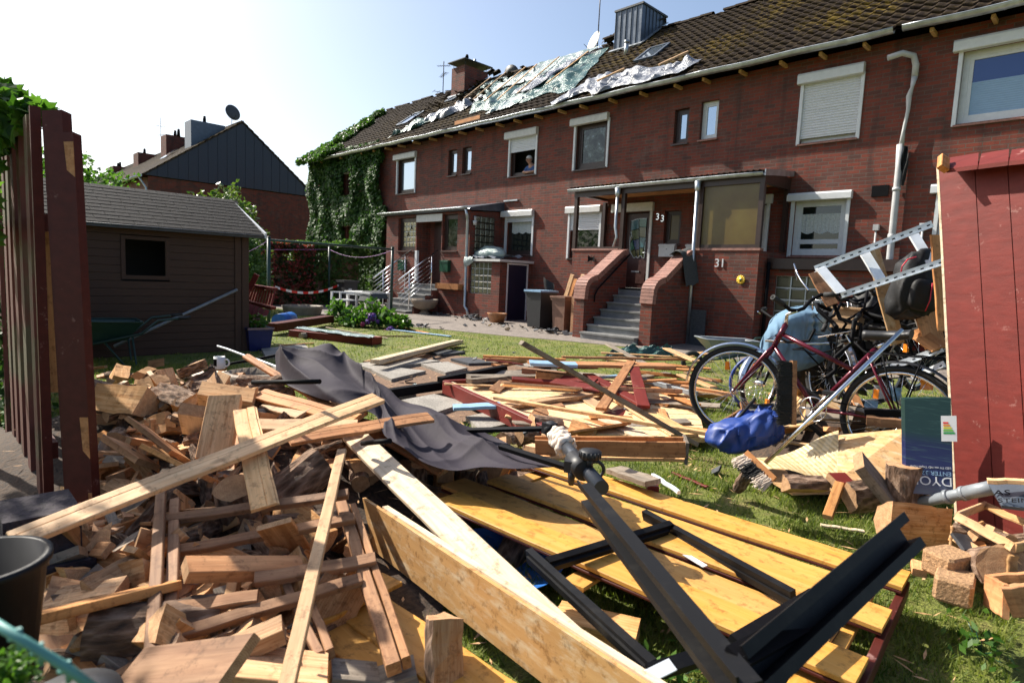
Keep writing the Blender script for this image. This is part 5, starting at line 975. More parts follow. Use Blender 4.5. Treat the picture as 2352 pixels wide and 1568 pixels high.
# board helper
LB = [None]
def board(name, p, q, w, t, mat, label, cat="board", group=None, up=(0, 0, 1), roll=0.0, broken=0.0, groove=False, parent=None):
    p, q = Vector(p), Vector(q); L = (q - p).length; d = (q - p) / L; u = Vector(up); y = u.cross(d)
    if y.length < 1e-3: y = Vector((1, 0, 0)).cross(d)
    y.normalize(); z = d.cross(y); mt = Matrix((d, y, z)).transposed().to_4x4() @ Matrix.Rotation(rad(roll), 4, 'X'); mt.translation = (p + q) / 2
    c = min(.003, t * .2); hw, ht = w / 2, t / 2
    if groove: prof = [(-hw, -ht), (hw, -ht), (hw, -ht * .35), (hw + .008, -ht * .35), (hw + .008, ht * .35), (hw, ht * .35), (hw, ht - c), (hw - c, ht), (hw * .3, ht), (hw * .25, ht - .003), (hw * .2, ht), (-hw + c, ht), (-hw, ht - c)]
    else: prof = [(-hw, -ht + c), (-hw + c, -ht), (hw - c, -ht), (hw, -ht + c), (hw, ht - c), (hw - c, ht), (-hw + c, ht), (-hw, ht - c)]
    n = len(prof); vs = []; ns = 6; s0 = rng.uniform(0, 99)
    for i in range(ns + 1):
        for (a, b_) in prof:
            x = -L / 2 + L * i / ns; wob = .0015 * math.sin(i * 2.1 + s0)
            if i in (0, ns) and broken: x += (1 if i == 0 else -1) * abs(noise.noise(Vector((a * 60, b_ * 30, s0 + i)))) * broken * 3
            vs.append((x, a + wob, b_ + wob))
    fs = [(0 + k, (k + 1) % n, n + (k + 1) % n, n + k) for k in range(n)]; fs = [tuple(i * n + a for a in f) for i in range(ns) for f in fs]; fs += [tuple(range(n))[::-1], tuple(ns * n + k for k in range(n))]
    me = bpy.data.meshes.new(name); me.from_pydata(vs, [], fs); me.materials.append(M[mat] if isinstance(mat, str) else mat); o = bpy.data.objects.new(name, me); COL.objects.link(o); o.matrix_world = mt
    if parent is not None: o.parent = parent; o.matrix_parent_inverse = Matrix.Translation(-root_loc(parent))
    else: tag(o, label, cat, group)
    if isinstance(mat, str): M[mat]["k"] = mat
    LB[0] = o; return o
# red box beam pieces and lumber on the lawn
board("red_beam", GP(622, 752, .16), GP(756, 732, .16), .25, .16, 'darkred', "dark red box beam lying on the lawn behind the hydrangea", "beam")
board("red_beam", GP(676, 764, .07), GP(866, 783, .07), .3, .13, 'red', "red painted box beam with clear film on top in front of the hydrangea", "beam")
b = MB(); P0, P1 = GP(680, 752, .16), GP(850, 775, .16); b.grid(20, 6, lambda u, v: (lambda p: (p.x, p.y, p.z + .03 * noise.noise(Vector((u * 9, v * 5, 2)))))(P0.lerp(P1, u) + Vector((-.25, .3, 0)) * (v - .2))); lab(b.build("plastic_film", M['film']), "crumpled clear film lying along the red box beam", "film")
board("lath", GP(748, 752, .2), GP(890, 777, .02), .07, .02, 'white_wood', "curved pale lath leaning over the red box beam", "lath")
for k, (dy, dz) in enumerate(((0, .035), (0, .095), (.08, .035), (.08, .095), (.04, .155))): board("squared_timber", GP(856, 830, dz) + Vector((dy, dy, 0)), GP(1046, 783, dz) + Vector((dy, dy, 0)), .08, .055, 'white_wood', ("lower front timber of the strapped stack on the lawn", "upper front timber of the strapped stack", "lower rear timber of the strapped stack", "upper rear timber of the strapped stack", "topmost timber of the strapped stack on the lawn")[k], "timber", "strapped stack of pale squared timbers")
board("squared_timber", GP(838, 832, .02), GP(985, 800, .02), .06, .04, 'pine', "single timber beside the strapped timber stack", "timber")
for i_, (a_, c_, mt, w_, l_) in enumerate((((905, 748), (985, 765), 'pinered', .06, "thin orange lath on the lawn right of the hydrangea"), ((900, 757), (1035, 772), 'lacblue', .1, "long pale blue edged board right of the hydrangea"), ((868, 772), (948, 772), 'darkred', .05, "thin dark red strip in front of the violet flowers"), ((690, 772), (660, 770), 'red', .04, "short red strip on the lawn near the blue pot"), ((640, 793), (720, 788), 'pinered', .04, "narrow lath on the paving near the blue pot"))): board("lath", GP(*a_, .02), GP(*c_, .02), w_, .02, mt, l_, "lath")
b = MB(); b.tube([GP(690, 771, .06), GP(732, 768, .06)], [.055, .05], 10); lab(b.build("rusty_cylinder", M['stonebowl']), "short rusty cylinder lying on the lawn", "cylinder")
# paving slabs
slabs = [((853, 849), (892, 841), (978, 851), (899, 870)), ((967, 835), (1028, 830), (1074, 844), (1023, 855)), ((978, 807), (1014, 800), (1069, 807), (1018, 814)), ((1035, 823), (1081, 820), (1133, 832), (1077, 834)), ((885, 897), (948, 890), (950, 903), (892, 911)), ((922, 918), (997, 904), (1072, 923), (1000, 947)), ((1069, 956), (1112, 947), (1168, 972), (1102, 986)), ((811, 835), (948, 820), (1011, 828), (857, 848)), ((600, 800), (700, 790), (715, 806), (610, 818)), ((1180, 832), (1240, 824), (1290, 838), (1230, 846))]
for k, s_ in enumerate(slabs):
    z = .045; b = MB(); P = [GP(x, y, z) for x, y in s_]; b.prism(P, (0, 0, -.045)); lab(b.build("paving_slab", M['slate'] if k in (2, 3) else M['concrete']), ["square paving slab lifted at the left of the bare soil", "square paving slab behind the dark beam", "dark slate slab on the lawn next to the timber stack", "dark slate slab between timber stack and debris", "half covered slab in front of the dark beam", "large slab with a hard shadow across it", "slab beside the red edged wall panel", "long flat slab under the timber ends", "grey slab beside the blue pot", "slab at the edge of the board heap"][k], "paving slab", "paving slabs of the garden path")
# bins beside the stairs
def bin_(c, w, d_, h, mat, label, lidmat):
    o = empty("wheeled_bin", c, label, "bin", "wheeled bins"); b = MB(); x, y = c[0], c[1]; k = .82
    b.add([(x + a * w / 2 * k, y + e * d_ / 2 * k, .04) for a, e in ((-1, -1), (1, -1), (1, 1), (-1, 1))] + [(x + a * w / 2, y + e * d_ / 2, h) for a, e in ((-1, -1), (1, -1), (1, 1), (-1, 1))], [(0, 3, 2, 1), (0, 1, 5, 4), (1, 2, 6, 5), (2, 3, 7, 6), (3, 0, 4, 7), (4, 5, 6, 7)]); b.box((x - w / 2 - .02, y - d_ / 2 - .02, h - .06), (x + w / 2 + .02, y + d_ / 2 + .02, h - .01)); b.build("body", M[mat], o)
    b = MB(); b.prism([(x - w / 2 - .03, y - d_ / 2 - .05, h), (x + w / 2 + .03, y - d_ / 2 - .05, h), (x + w / 2 + .03, y + d_ / 2 + .06, h), (x - w / 2 - .03, y + d_ / 2 + .06, h)], (0, 0, .05)); b.build("lid", M[lidmat], o)
    b = MB(); b.tube([(x - w / 2 - .01, y + d_ / 2, .1), (x + w / 2 + .01, y + d_ / 2, .1)], .1, 14); b.build("wheel", M['rubber'], o)
bin_((-11.15, 12.0, 0), .55, .6, .98, 'binblack', "black wheeled bin with a light blue lid left of the stairs", 'lacblue'); bin_((-10.35, 12.05, 0), .45, .5, .86, 'binbrown', "brown wheeled bin nearest the brick stair wall", 'binbrown')
b = MB(); b.box((-9.95, 11.85, 0), (-9.4, 12.3, .92)); lab(b.build("wooden_box", M['batten']), "dark brown wooden box between the brown bin and the stair wall", "box")
bd = [(-10.9, -10.55), (-10.75, -10.45), (-10.6, -10.35), (-10.4, -10.2), (-10.2, -10.1), (-10.05, -10.0), (-9.9, -9.85)]
for k, (xa, xb) in enumerate(bd): board("upright_board", (xa, 12.4 + .03 * k, .1), (xb, 12.55, 1.5 - .12 * (k % 3)), .12, .022, ('pine', 'pinered', 'red')[k % 3] if k != 5 else 'red', ("leftmost of the boards behind the bins", "orange board second from left behind the bins", "red board third from left behind the bins", "pale middle board behind the bins", "orange board just right of the middle behind the bins", "red board second from right behind the bins", "rightmost of the boards behind the bins")[k], "board", "broken boards standing behind the bins", up=(0, -1, 0), broken=.02)
b = MB(); b.grid(5, 8, lambda u, v: (-11.5 + .4 * u + .1 * math.sin(v * 5), 12.55 - .05 * math.sin(u * 6), .3 + 1.1 * v * (1 - .2 * u))); lab(b.build("black_sheet", M['blackfab']), "crumpled black sheeting standing behind the black bin", "sheeting")
b = MB(); b.lathe([(0, 0), (.2, 0), (.28, .24), (.3, .28), (.26, .28), (.24, .22), (0, .22)], (-13.0, 12.15, 0), 22); lab(b.build("flower_pot", M['terracotta']), "brown glazed flower pot beside the navy cellar door", "flower pot")
b = MB(); b.prism([(-6.2, PY - .02, 0), (-5.95, PY - .02, 0), (-6.0, PY - .01, .8), (-6.25, PY - .01, .8)], (0, .015, 0)) if False else b.box((-6.95, PY - .2, 0), (-6.6, PY - .16, .8)); lab(b.build("stone_plate", M['slate']), "dark slab leaning beside the downpipe of the main porch", "slab")
b = MB(); b.grid(14, 10, lambda u, v: (-7.42 + .5 * u, PY - .55 + .75 * v, 2.02 + .12 * math.sin(math.pi * min(1, u * 1.3)) - (max(0, u - .7) * 2.2) + .25 * (v - .5) * .5 + .02 * math.sin(v * 12))); lab(b.build("doormat", M['mesh']), "patterned dark doormat draped over the right stair wall", "doormat")
# slate rubble on the path: shards large enough to count
def shard(c, s_, mat, g, l, cat="roof tile shard"):
    b = MB(); n = rng.choice((4, 5)); a0 = rng.uniform(0, 6); pts = [Vector((math.cos(a0 + 6.28 * k / n) * s_ * rng.uniform(.5, 1), math.sin(a0 + 6.28 * k / n) * s_ * rng.uniform(.5, 1), 0)) for k in range(n)]
    Rm = Matrix.Rotation(rng.uniform(-.7, .7), 3, 'X') @ Matrix.Rotation(rng.uniform(-.6, .6), 3, 'Y'); b.prism([Vector(c) + Rm @ p for p in pts], Rm @ Vector((0, 0, .014))); o = lab(b.build("tile_shard", M[mat]), l, cat, g)
    if g: where(o, ("large " if s_ > .085 else "small " if s_ < .055 else "") + {'slate': 'slate grey', 'tile': 'mossy brown', 'film': 'pale grey'}[mat] + " shard", "field" if "boards" in g else "path")
    return o
for (cx, cy, sx, sy, n, hgt, g) in ((-13.9, 12.1, .75, .3, 50, .16, "shards heaped below the glass block annex"), (-9.9, 11.2, .5, .3, 38, .14, "shards heaped in front of the brown bin"), (-15.8, 12.2, 1.1, .2, 26, .05, "shards strewn along the left porch"), (-11.8, 11.2, 1.6, .7, 22, .02, "shards scattered over the path"), (-12.3, 8.9, 1.2, .4, 12, .03, "shards at the lawn edge near the hydrangea")):
    for k in range(n):
        u, v = rng.gauss(0, .45), rng.gauss(0, .45); shard((cx + u * sx, cy + v * sy, .02 + hgt * max(0, 1 - abs(u) - abs(v)) * rng.random() + .02), rng.uniform(.04, .12), rng.choice(('slate', 'slate', 'slate', 'tile', 'film' if rng.random() < .3 else 'slate')), g, "dark broken roof tile shard, one of the " + g)
# green tarp on the ground near the stairs; grey-white sheet on left annex roof
def rag(name, P, nx, ny, amp, mat, label, cat, seed=0, fr=3.0, thick=False):
    """draped sheet: bilinear patch of 4 corner points with folds"""
    a, b_, c, d_ = [Vector(p) for p in P]; b = MB(); n_ = (b_ - a).cross(d_ - a).normalized(); n_ = n_ if n_.z > 0 else -n_
    b.grid(nx, ny, lambda u, v: a.lerp(b_, u).lerp(d_.lerp(c, u), v) + n_ * amp * (noise.noise(Vector((u * fr * 2, v * fr, seed))) + .5 * noise.noise(Vector((u * fr * 5, v * fr * 2.5, seed + 3)))) + (b_ - a).normalized() * amp * .6 * noise.noise(Vector((u * 4, v * 7, seed + 9)))); return lab(b.build(name, M[mat]), label, cat)
rag("green_tarpaulin", [GP(1370, 822, .05), GP(1560, 820, .05), GP(1540, 795, .22), GP(1440, 795, .2)], 30, 14, .12, 'tarp', "dark green tarpaulin crumpled on the ground in front of the brick stairs", "tarpaulin", 2)
rag("plastic_sheet", [(-15.0, PY - .12, 1.9), (-13.6, PY - .1, 1.92), (-13.6, 13.7, 2.0), (-14.9, 13.4, 2.0)], 24, 14, .09, 'tarpgrey', "grey green sheet bundled on the cellar annex roof", "tarpaulin", 4)
b = MB(); b.grid(24, 16, lambda u, v: (-14.3 + .9 * math.cos(2 * math.pi * u) * math.sin(math.pi * v) * .75, 12.95 + .3 * math.sin(2 * math.pi * u) * math.sin(math.pi * v), 2.03 + .22 * math.cos(math.pi * v) + .07 * noise.noise(Vector((u * 9, v * 5, 0))))); lab(b.build("rolled_sheet", M['film']), "bundled pale plastic roll lying on the cellar annex roof", "sheeting")
b = MB(); b.grid(6, 6, lambda u, v: (-15.02 + .42 * u, PY - .14 - .03 * math.sin(v * 4), 1.92 - .34 * v * (1 - .5 * u) + .05 * noise.noise(Vector((u * 5, v * 5, 0))))); lab(b.build("white_rag", M['film']), "pale rag hanging over the left corner of the annex roof", "rag")
# ---------------------------------------------------------------- tarps and battens on the terrace roof
def roof_sheet(name, P, mat, label, amp=.07, seed=0, nx=60, ny=36, up=.09):
    a, b_, c, d_ = P; b = MB()
    def fn(u, v):
        x = (a[0] * (1 - u) + b_[0] * u) * (1 - v) + (d_[0] * (1 - u) + c[0] * u) * v; y = (a[1] * (1 - u) + b_[1] * u) * (1 - v) + (d_[1] * (1 - u) + c[1] * u) * v
        e = min(u, 1 - u, v, 1 - v); x += .16 * noise.noise(Vector((u * 5, v * 6, seed))); y += (.3 * noise.noise(Vector((u * 6, 0, seed + 5))) * (1 - v))
        return on_roof(x, y, up + amp * abs(noise.noise(Vector((x * 1.4 + y * .8, y * .8, seed))) + .7 * noise.noise(Vector((x * 3.5 + y * 1.2, y * 2.2, seed + 2)))) * 2 * min(1, e * 14))
    b.grid(nx, ny, fn); return lab(b.build(name, M[mat]), label, "tarpaulin")
roof_sheet("green_tarpaulin", [(-17.2, 14.35), (-12.35, 14.35), (-13.6, 17.5), (-20.3, 17.6)], 'tarp', "large shiny green tarpaulin over the hole in the terrace roof", .08, 1, 90, 50)
roof_sheet("green_tarpaulin", [(-15.8, 13.9), (-14.7, 13.95), (-14.2, 14.9), (-15.4, 14.9)], 'film', "pale lower flap of the green roof tarpaulin near the gutter", .06, 3, 24, 14, .12)
roof_sheet("clear_film_strip", [(-18.2, 15.9), (-15.2, 15.9), (-13.9, 17.6), (-16.6, 17.7)], 'film', "translucent film strip across the upper part of the green roof tarpaulin", .07, 8, 40, 24, .19)
roof_sheet("blue_grey_tarpaulin", [(-15.6, 14.9), (-14.6, 14.9), (-14.2, 17.2), (-15.0, 17.4)], 'tarpgrey', "blue grey strip of sheeting crossing the green roof tarpaulin", .06, 9, 20, 40, .2)
roof_sheet("grey_tarpaulin", [(-12.5, 13.5), (-8.3, 13.5), (-8.0, 14.05), (-11.9, 14.7)], 'tarpgrey', "silver grey tarpaulin crumpled along the gutter above house 33", .12, 4, 70, 16, .13)
roof_sheet("grey_tarpaulin", [(-21.2, 14.25), (-18.3, 14.8), (-17.6, 16.0), (-20.4, 15.4)], 'tarpgrey', "torn silver sheeting on the roof right of the left skylight", .14, 6, 50, 20, .1)
roof_sheet("dark_tarpaulin", [(-21.6, 13.95), (-20.4, 14.15), (-19.2, 14.95), (-20.9, 14.7)], 'tarp', "dark green scrap of tarpaulin near the gutter of the ivy side", .14, 7, 24, 12, .1)
for k, (xa, ya, xb, yb) in enumerate(((-14.7, 14.4, -15.6, 17.3), (-15.5, 14.3, -16.6, 17.2), (-16.4, 14.5, -17.3, 17.3), (-13.6, 14.6, -13.9, 16.9), (-17.6, 15.0, -18.5, 17.4), (-18.6, 15.4, -19.3, 17.3))): board("roof_batten", on_roof(xa, ya, .33), on_roof(xb, yb, .30), .05, .03, 'pine', ("third batten from the right over the green roof tarpaulin", "fourth batten from the right over the green tarpaulin", "fifth batten from the right over the green tarpaulin", "rightmost batten over the green roof tarpaulin", "sixth batten from the right over the green tarpaulin", "leftmost batten on the green roof tarpaulin near the chimney")[k], "batten", "battens over the green roof tarpaulin", up=RN)
for k, (xa, ya, xb, yb) in enumerate(((-10.9, 13.75, -10.4, 14.25), (-9.0, 13.8, -8.5, 14.3))): board("roof_batten", on_roof(xa, ya, .32), on_roof(xb, yb, .3), .07, .04, 'pine', ("left short batten on the silver tarpaulin at the gutter", "right short batten on the silver tarpaulin at the gutter")[k], "batten", "battens at the gutter", up=RN)
for k in range(60):
    x = rng.uniform(-22.8, -17.6); y = rng.uniform(15.3, 17.8); c = on_roof(x, y, .1); b = MB(); a = rng.uniform(0, 3); Rm = Matrix.Rotation(a, 3, 'Z'); b.prism([c + Rm @ Vector(p) for p in ((-.16, -.12, 0), (.16, -.12, .1 * rng.random()), (.16, .12, .1), (-.16, .12, .08))], RN * .02); lab(b.build("loose_roof_tile", M['tile']), "dislodged roof tile lying loose on the damaged roof", "roof tile", "dislodged tiles on the damaged roof"); where(bpy.data.objects[-1] if False else LAST[0], "dislodged roof tile", "roof")
b = MB(); P = [on_roof(-19.9, 15.9, .1), on_roof(-18.9, 15.7, .12)]; board("roof_lath", P[0], P[1], .12, .03, 'pinered', "orange lath exposed on the damaged roof below the chimney", "lath", up=RN)
board("fascia_board", (-16.9, 13.44, 6.48), (-15.6, 13.44, 6.5), .12, .02, 'pinered', "splintered orange fascia board above the gutter left of the person", "board", up=(0, -1, 0))
# ================================================================ LEFT FENCE
fe = empty("picket_fence", DP(60, 1200, 2.3), "dark red picket fence with greenish slat faces at the left edge", "fence"); fe.location.z = 0
p_near = DP(84, 590, 2.9); fx0, fy0 = p_near.x, p_near.y
fy_top = H + (590 - 254) / FPX * 2.9
tops = [(3, 344), (20, 333), (30, 317), (42, 299), (57, 278), (77, 254)]
gm = NT("green stained slat"); gn = gm.noise(gm.coord((22, 22, 1.5)), 1.5, 6); gz_ = gm.noise(gm.coord((1, 1, 1.2)), 2, 4); M['slat'] = gm.fin(gm.mix(gm.ramp(gn, [(.3, (.045, .035, .016)), (.7, (.12, .10, .045))]), (.11, .022, .015), gm.ramp(gz_, [(.38, (0, 0, 0)), (.5, (.9, .9, .9))])), .75)
for k, (px, py) in enumerate([(-60, 400), (-38, 385), (-20, 365)] + tops):
    q = YP(px, 590, fy0); x, zt_ = q.x, YP(px, py, fy0).z; b = MB(); n_ = .058
    b.prism([(x - n_, fy0 - .015, 0), (x + n_, fy0 - .015, 0), (x + n_, fy0 - .015, zt_), (x - n_, fy0 - .015, zt_)], (0, .024, 0)); o = b.build("slat", M['slat'], fe)
for z in (.35, 1.45): b = MB(); b.box((fx0 - 2.6, fy0 + .012, z), (fx0 + .06, fy0 + .05, z + .08)); b.build("rail", M['darkred'], fe)
b = MB(); c = DP(92, 590, 2.85); b.bar((c.x, c.y, 0), (c.x, c.y, DP(92, 254, 2.85).z), .03, .04, (0, 1, 0)); b.build("post", M['darkred'], fe)
gp_ = empty("gate_post", DP(150, 1200, 2.7), "thick dark red gate post with chipped orange edges at the left", "post"); gp_.location.z = 0
A, B_ = DP(130, 258, 2.72), DP(190, 1290, 2.8); b = MB(); b.bar(Vector((B_.x, B_.y, 0)).lerp(A, 0), A, .09, .06, tuple(GF)); b.build("square_post", M['darkred'], gp_)
# front board of the post with bare orange chips
A, B_ = DP(147, 308, 2.62), DP(197, 1240, 2.68); dv = (B_ - A).normalized(); L_ = (B_ - A).length
b = MB(); b.bar(A + dv * 2.0, A, .115, .05, tuple(GF)); o = b.build("cover_board", M['darkred'], gp_)
rt_ = dv.cross(GF).normalized(); rt_ = rt_ if rt_.dot(RT) > 0 else -rt_
for (t, h_, w_) in ((.04, .15, .04), (1.22, .18, .035), (1.55, .08, .015)):
    b = MB(); b.prism([A + dv * t + rt_ * (.058 - w_) - GF * .027, A + dv * t + rt_ * .058 - GF * .027, A + dv * (t + h_) + rt_ * .058 - GF * .027, A + dv * (t + h_ * .8) + rt_ * (.058 - w_ * .8) - GF * .027], -GF * .003); b.build("bare_chip", M['pinered'], gp_)
board("plywood_strip", DP(112, 510, 3.3), DP(140, 900, 3.4), .12, .015, 'pinered', "orange plywood strip visible between fence and gate post", "panel", up=-GF)
b = MB(); P = DP(60, 1150, 2.3)
for k, (dx, dy, dz, s_) in enumerate(((0, 0, .0, .2), (.04, .03, .2, .19), (.14, .1, .02, .13))): b.grid(10, 8, lambda u, v: Vector((P.x + dx, P.y + dy, .12 + dz)) + Vector((math.cos(6.28 * u) * math.sin(math.pi * v), math.sin(6.28 * u) * math.sin(math.pi * v), .8 * math.cos(math.pi * v))) * s_ * (1 + .15 * noise.noise(Vector((u * 5, v * 5, k))))) if k == 0 else b.box((P.x + dx - s_ * .7, P.y + dy - s_ * .6, .02), (P.x + dx + s_ * .7, P.y + dy + s_ * .6, .2 + dz))
lab(b.build("rough_stone_block", plain("violet grey stone", (.03, .023, .03), .95, var=.5, sc=40, bump=1.0)), "rough violet grey stone blocks at the foot of the picket fence", "stone")

# ================================================================ FIREWOOD HEAP
def roughen(me_v, amp, sc, seed): return [v + Vector((noise.noise(v * sc + Vector((seed, 0, 0))), noise.noise(v * sc + Vector((0, seed, 0))), noise.noise(v * sc + Vector((0, 0, seed))))) * amp for v in me_v]
def log_mesh(name, kind, L, R, seed):
    """split log along local X; slot 0 split face, 1 bark, 2 end grain"""
    r = random.Random(seed); a0, a1 = {'quarter': (0, 95), 'half': (0, 180), 'third': (0, 130), 'round': (0, 360), 'thin': (0, 60)}[kind]; na = 10 if kind != 'round' else 18
    prof = [] if kind == 'round' else [(0, 0, 0)]
    for k in range(na + (0 if kind == 'round' else 1)): th = rad(a0 + (a1 - a0) * k / na); rr_ = R * (1 + .10 * noise.noise(Vector((math.cos(th) * 3, math.sin(th) * 3, seed)))); prof.append((rr_ * math.cos(th), rr_ * math.sin(th), 1))
    if kind == 'quarter' or kind == 'thin':                                   # intermediate points on split faces
        e1, e2 = prof[1], prof[-1]; prof = [prof[0], (e1[0] * .5, e1[1] * .5 + R * r.uniform(-.05, .05), 0)] + prof[1:] + [(e2[0] * .5 + R * r.uniform(-.05, .05), e2[1] * .5, 0)]
    n = len(prof); cx = sum(p[0] for p in prof) / n; cy = sum(p[1] for p in prof) / n; ns = 8; vs = []; fs = []; ms = []
    for i in range(ns + 1):
        for p in prof:
            x = -L / 2 + L * i / ns; y, z = p[0] - cx, p[1] - cy; k = 1 + .12 * noise.noise(Vector((x * 6, seed, p[0] * 9)))
            j = noise.noise(Vector((x * 14, y * 30, z * 30 + seed))) * (.009 if p[2] else .006)
            vs.append((x + (r.uniform(-.004, .004) if i in (0, ns) else 0), y * k + j + .02 * math.sin(x * 5 + seed) * .5, z * k + j))
    for i in range(ns):
        for k in range(n):
            k2 = (k + 1) % n; fs.append((i * n + k, i * n + k2, (i + 1) * n + k2, (i + 1) * n + k)); ms.append(1 if prof[k][2] and prof[k2][2] else 0)
    if kind != 'round':
        for e, o in ((0, 0), (1, ns * n)): fs.append(tuple(range(o, o + n))[::-1] if e == 0 else tuple(range(o, o + n))); ms.append(2)
    else:
        for e, o in ((0, 0), (1, ns * n)): fs.append(tuple(range(o, o + n))[::-1] if e == 0 else tuple(range(o, o + n))); ms.append(2)
    me = bpy.data.meshes.new(name); me.from_pydata(vs, [], fs)
    for mt in ('split', 'bark', 'end'): me.materials.append(M[mt])
    me.polygons.foreach_set("material_index", ms); return me
LOGS = {k: [log_mesh("split_log", k, L, R, s_) for s_, (L, R) in enumerate(v)] for k, v in {'quarter': ((.30, .13), (.33, .11), (.28, .15), (.31, .12)), 'half': ((.3, .09), (.33, .11)), 'third': ((.32, .12), (.29, .1)), 'round': ((.28, .07), (.34, .045), (.3, .055)), 'thin': ((.33, .15), (.3, .12))}.items()}
def offcut_mesh(L, w, t, seed, mat='offcut'):
    r = random.Random(seed); vs = []; fs = []; n = 8; ns = 3; c = .0025; hw, ht = w / 2, t / 2; prof = [(-hw, -ht + c), (-hw + c, -ht), (hw - c, -ht), (hw, -ht + c), (hw, ht - c), (hw - c, ht), (-hw + c, ht), (-hw, ht - c)]
    skew = r.uniform(-.25, .25) * (w > .06)
    for i in range(ns + 1):
        for a, b_ in prof: vs.append((-L / 2 + L * i / ns + (a * skew if i in (0, ns) else 0) + (abs(noise.noise(Vector((a * 70, b_ * 40, seed + i)))) * .02 if i == ns and seed % 2 else 0), a, b_))
    fs = [(i * n + k, i * n + (k + 1) % n, (i + 1) * n + (k + 1) % n, (i + 1) * n + k) for i in range(ns) for k in range(n)] + [tuple(range(n))[::-1], tuple(ns * n + k for k in range(n))]; ms = [0] * (ns * n) + [1, 1]
    me = bpy.data.meshes.new("offcut"); me.from_pydata(vs, [], fs); me.materials.append(M[mat]); me.materials.append(M['end']); me.polygons.foreach_set("material_index", ms); return me
OFF = [offcut_mesh(L, w, t, i, m_) for i, (L, w, t, m_) in enumerate(((.26, .14, .024, 'offcut'), (.32, .12, .024, 'offcut'), (.2, .14, .024, 'offcut'), (.3, .1, .028, 'offcut'), (.24, .09, .045, 'offcut'), (.35, .065, .045, 'pinered'), (.28, .14, .02, 'pine'), (.18, .12, .05, 'offcut'), (.3, .05, .03, 'pine'), (.38, .12, .02, 'offcut'), (.3, .12, .024, 'grey_wood'), (.22, .1, .06, 'grey_wood')))]
def place(me, name, P, rot, label, cat, group=None, s_=1.0):
    o = bpy.data.objects.new(name, me); COL.objects.link(o); o.location = P; o.rotation_euler = rot; o.scale = (s_, s_, s_); return tag(o, label, cat, group)
def clear(px, py):
    """parts of the heap kept open for the dark hollow and the long boards"""
    if 600 < px < 960 and 1040 < py < 1290: return rng.random() < .45
    return True
rnd = random.Random(21); cnt = 0; groups_ = {"split": ("split firewood log with bark lying in the heap", "firewood log", "split logs of the firewood heap"), "off": ("short sawn board offcut lying in the firewood heap", "board offcut", "sawn offcuts of the firewood heap"), "branch": ("round branch piece with bark lying in the heap", "branch", "round branches of the firewood heap")}
def heap_piece(px, py, kinds, lift):
    P = MP(px, py) if False else MP(px, py, 0); k = rnd.choice(kinds); tilt = 24
    P = P + Vector((0, 0, lift))
    rot = (rad(rnd.uniform(0, 360)) if k != 'off' else rad(rnd.choice((rnd.gauss(0, 22), rnd.gauss(0, 22), rnd.gauss(80, 15)))), rad(rnd.gauss(0, tilt)), rad(rnd.uniform(0, 180)))
    if k == 'off': me = rnd.choice(OFF); g = "off"
    elif k == 'round': me = rnd.choice(LOGS['round']); g = "branch"
    else: me = rnd.choice(LOGS[k]); g = "split"
    l, c, gr_ = groups_[g]; ds = {'quarter': 'quarter-split log', 'half': 'half-round log', 'third': 'broad split log', 'thin': 'thin-split log', 'round': 'round bark log'}.get(k) or ('wide offcut', 'long wide offcut', 'square offcut', 'narrow offcut', 'thick narrow offcut', 'orange batten offcut', 'pale offcut', 'short thick offcut', 'thin pale stick', 'long thin offcut', 'grey weathered offcut', 'grey block')[OFF.index(me)]
    o = place(me, {"split": "split_log", "off": "board_offcut", "branch": "round_log"}[g], P, rot, l, c, gr_, rnd.uniform(.52, .9) * (.78 if lift > .08 else 1)); return where(o, ds, "heap")
# layers from the ground up: buried pieces, then visible ones
def in_heap(px, py):
    if px < 215 and py < 1180: return False
    if py < 850 + max(0, px - 500) * .18: return False
    if px > 640 and py < 905 + (px - 640) * .27: return False
    if px > 820 and py > 1130 + (px - 820) * .1: return False
    if px > 700 and py > 1300: return rnd.random() < .12
    if px < 110 and py > 1230: return False
    return px < 1230
for lay, (n_, lift) in enumerate(((190, -.01), (240, .05), (84, .10))):
    k_ = 0
    while k_ < n_:
        px, py = rnd.uniform(130, 1230), rnd.uniform(840, 1600)
        if not in_heap(px, py) or not clear(px, py): continue
        if py < 1010: kinds = ['quarter', 'quarter', 'third', 'off', 'off', 'thin']
        elif px < 620: kinds = ['off'] * 7 + ['quarter', 'thin', 'third']
        else: kinds = ['round', 'quarter', 'third', 'off', 'half']
        if lay == 2 and not (py < 1120 or (px < 420 and py < 1400)): continue
        heap_piece(px, py, kinds, lift); k_ += 1
# hand-placed pieces that read clearly in the photograph: pixel centre, kind, size, rotation about own axis, pitch, heading (camera frame), label
def hand(px, py, me, s_, rx, ry, hz, label, lift=.10, name="split_log", cat="firewood log"):
    P = MP(px, py, 0); P = CAM + (P - CAM) * 1.0 + Vector((0, 0, 0)); q = ray(px, py); t = (P - CAM).dot(FW) / q.dot(FW); P = CAM + q * t * (1 - lift * .8); return place(me, name, P, (rad(rx), rad(ry), math.atan2(GR.y, GR.x) + rad(hz)), label, cat, None, s_)
Q, HF, TH, RD, TN = LOGS['quarter'], LOGS['half'], LOGS['third'], LOGS['round'], LOGS['thin']
hand(275, 865, Q[0], 1.05, 200, -15, 120, "split quarter log with reddish wood at the top left of the heap")
hand(350, 880, HF[1], 1.0, 120, 10, 170, "dark gnarled half log on top of the heap")
hand(412, 905, TH[0], .95, 30, -5, 150, "log showing a pale cut end with growth rings near the mug")
hand(285, 930, Q[2], 1.15, 215, 0, 170, "large pale split log with layered sides at the left of the heap")
hand(448, 965, offcut_mesh(.2, .13, .07, 3, 'white_wood'), 1.0, 10, 45, 110, "bright white sunlit split block in the middle of the heap", .12)
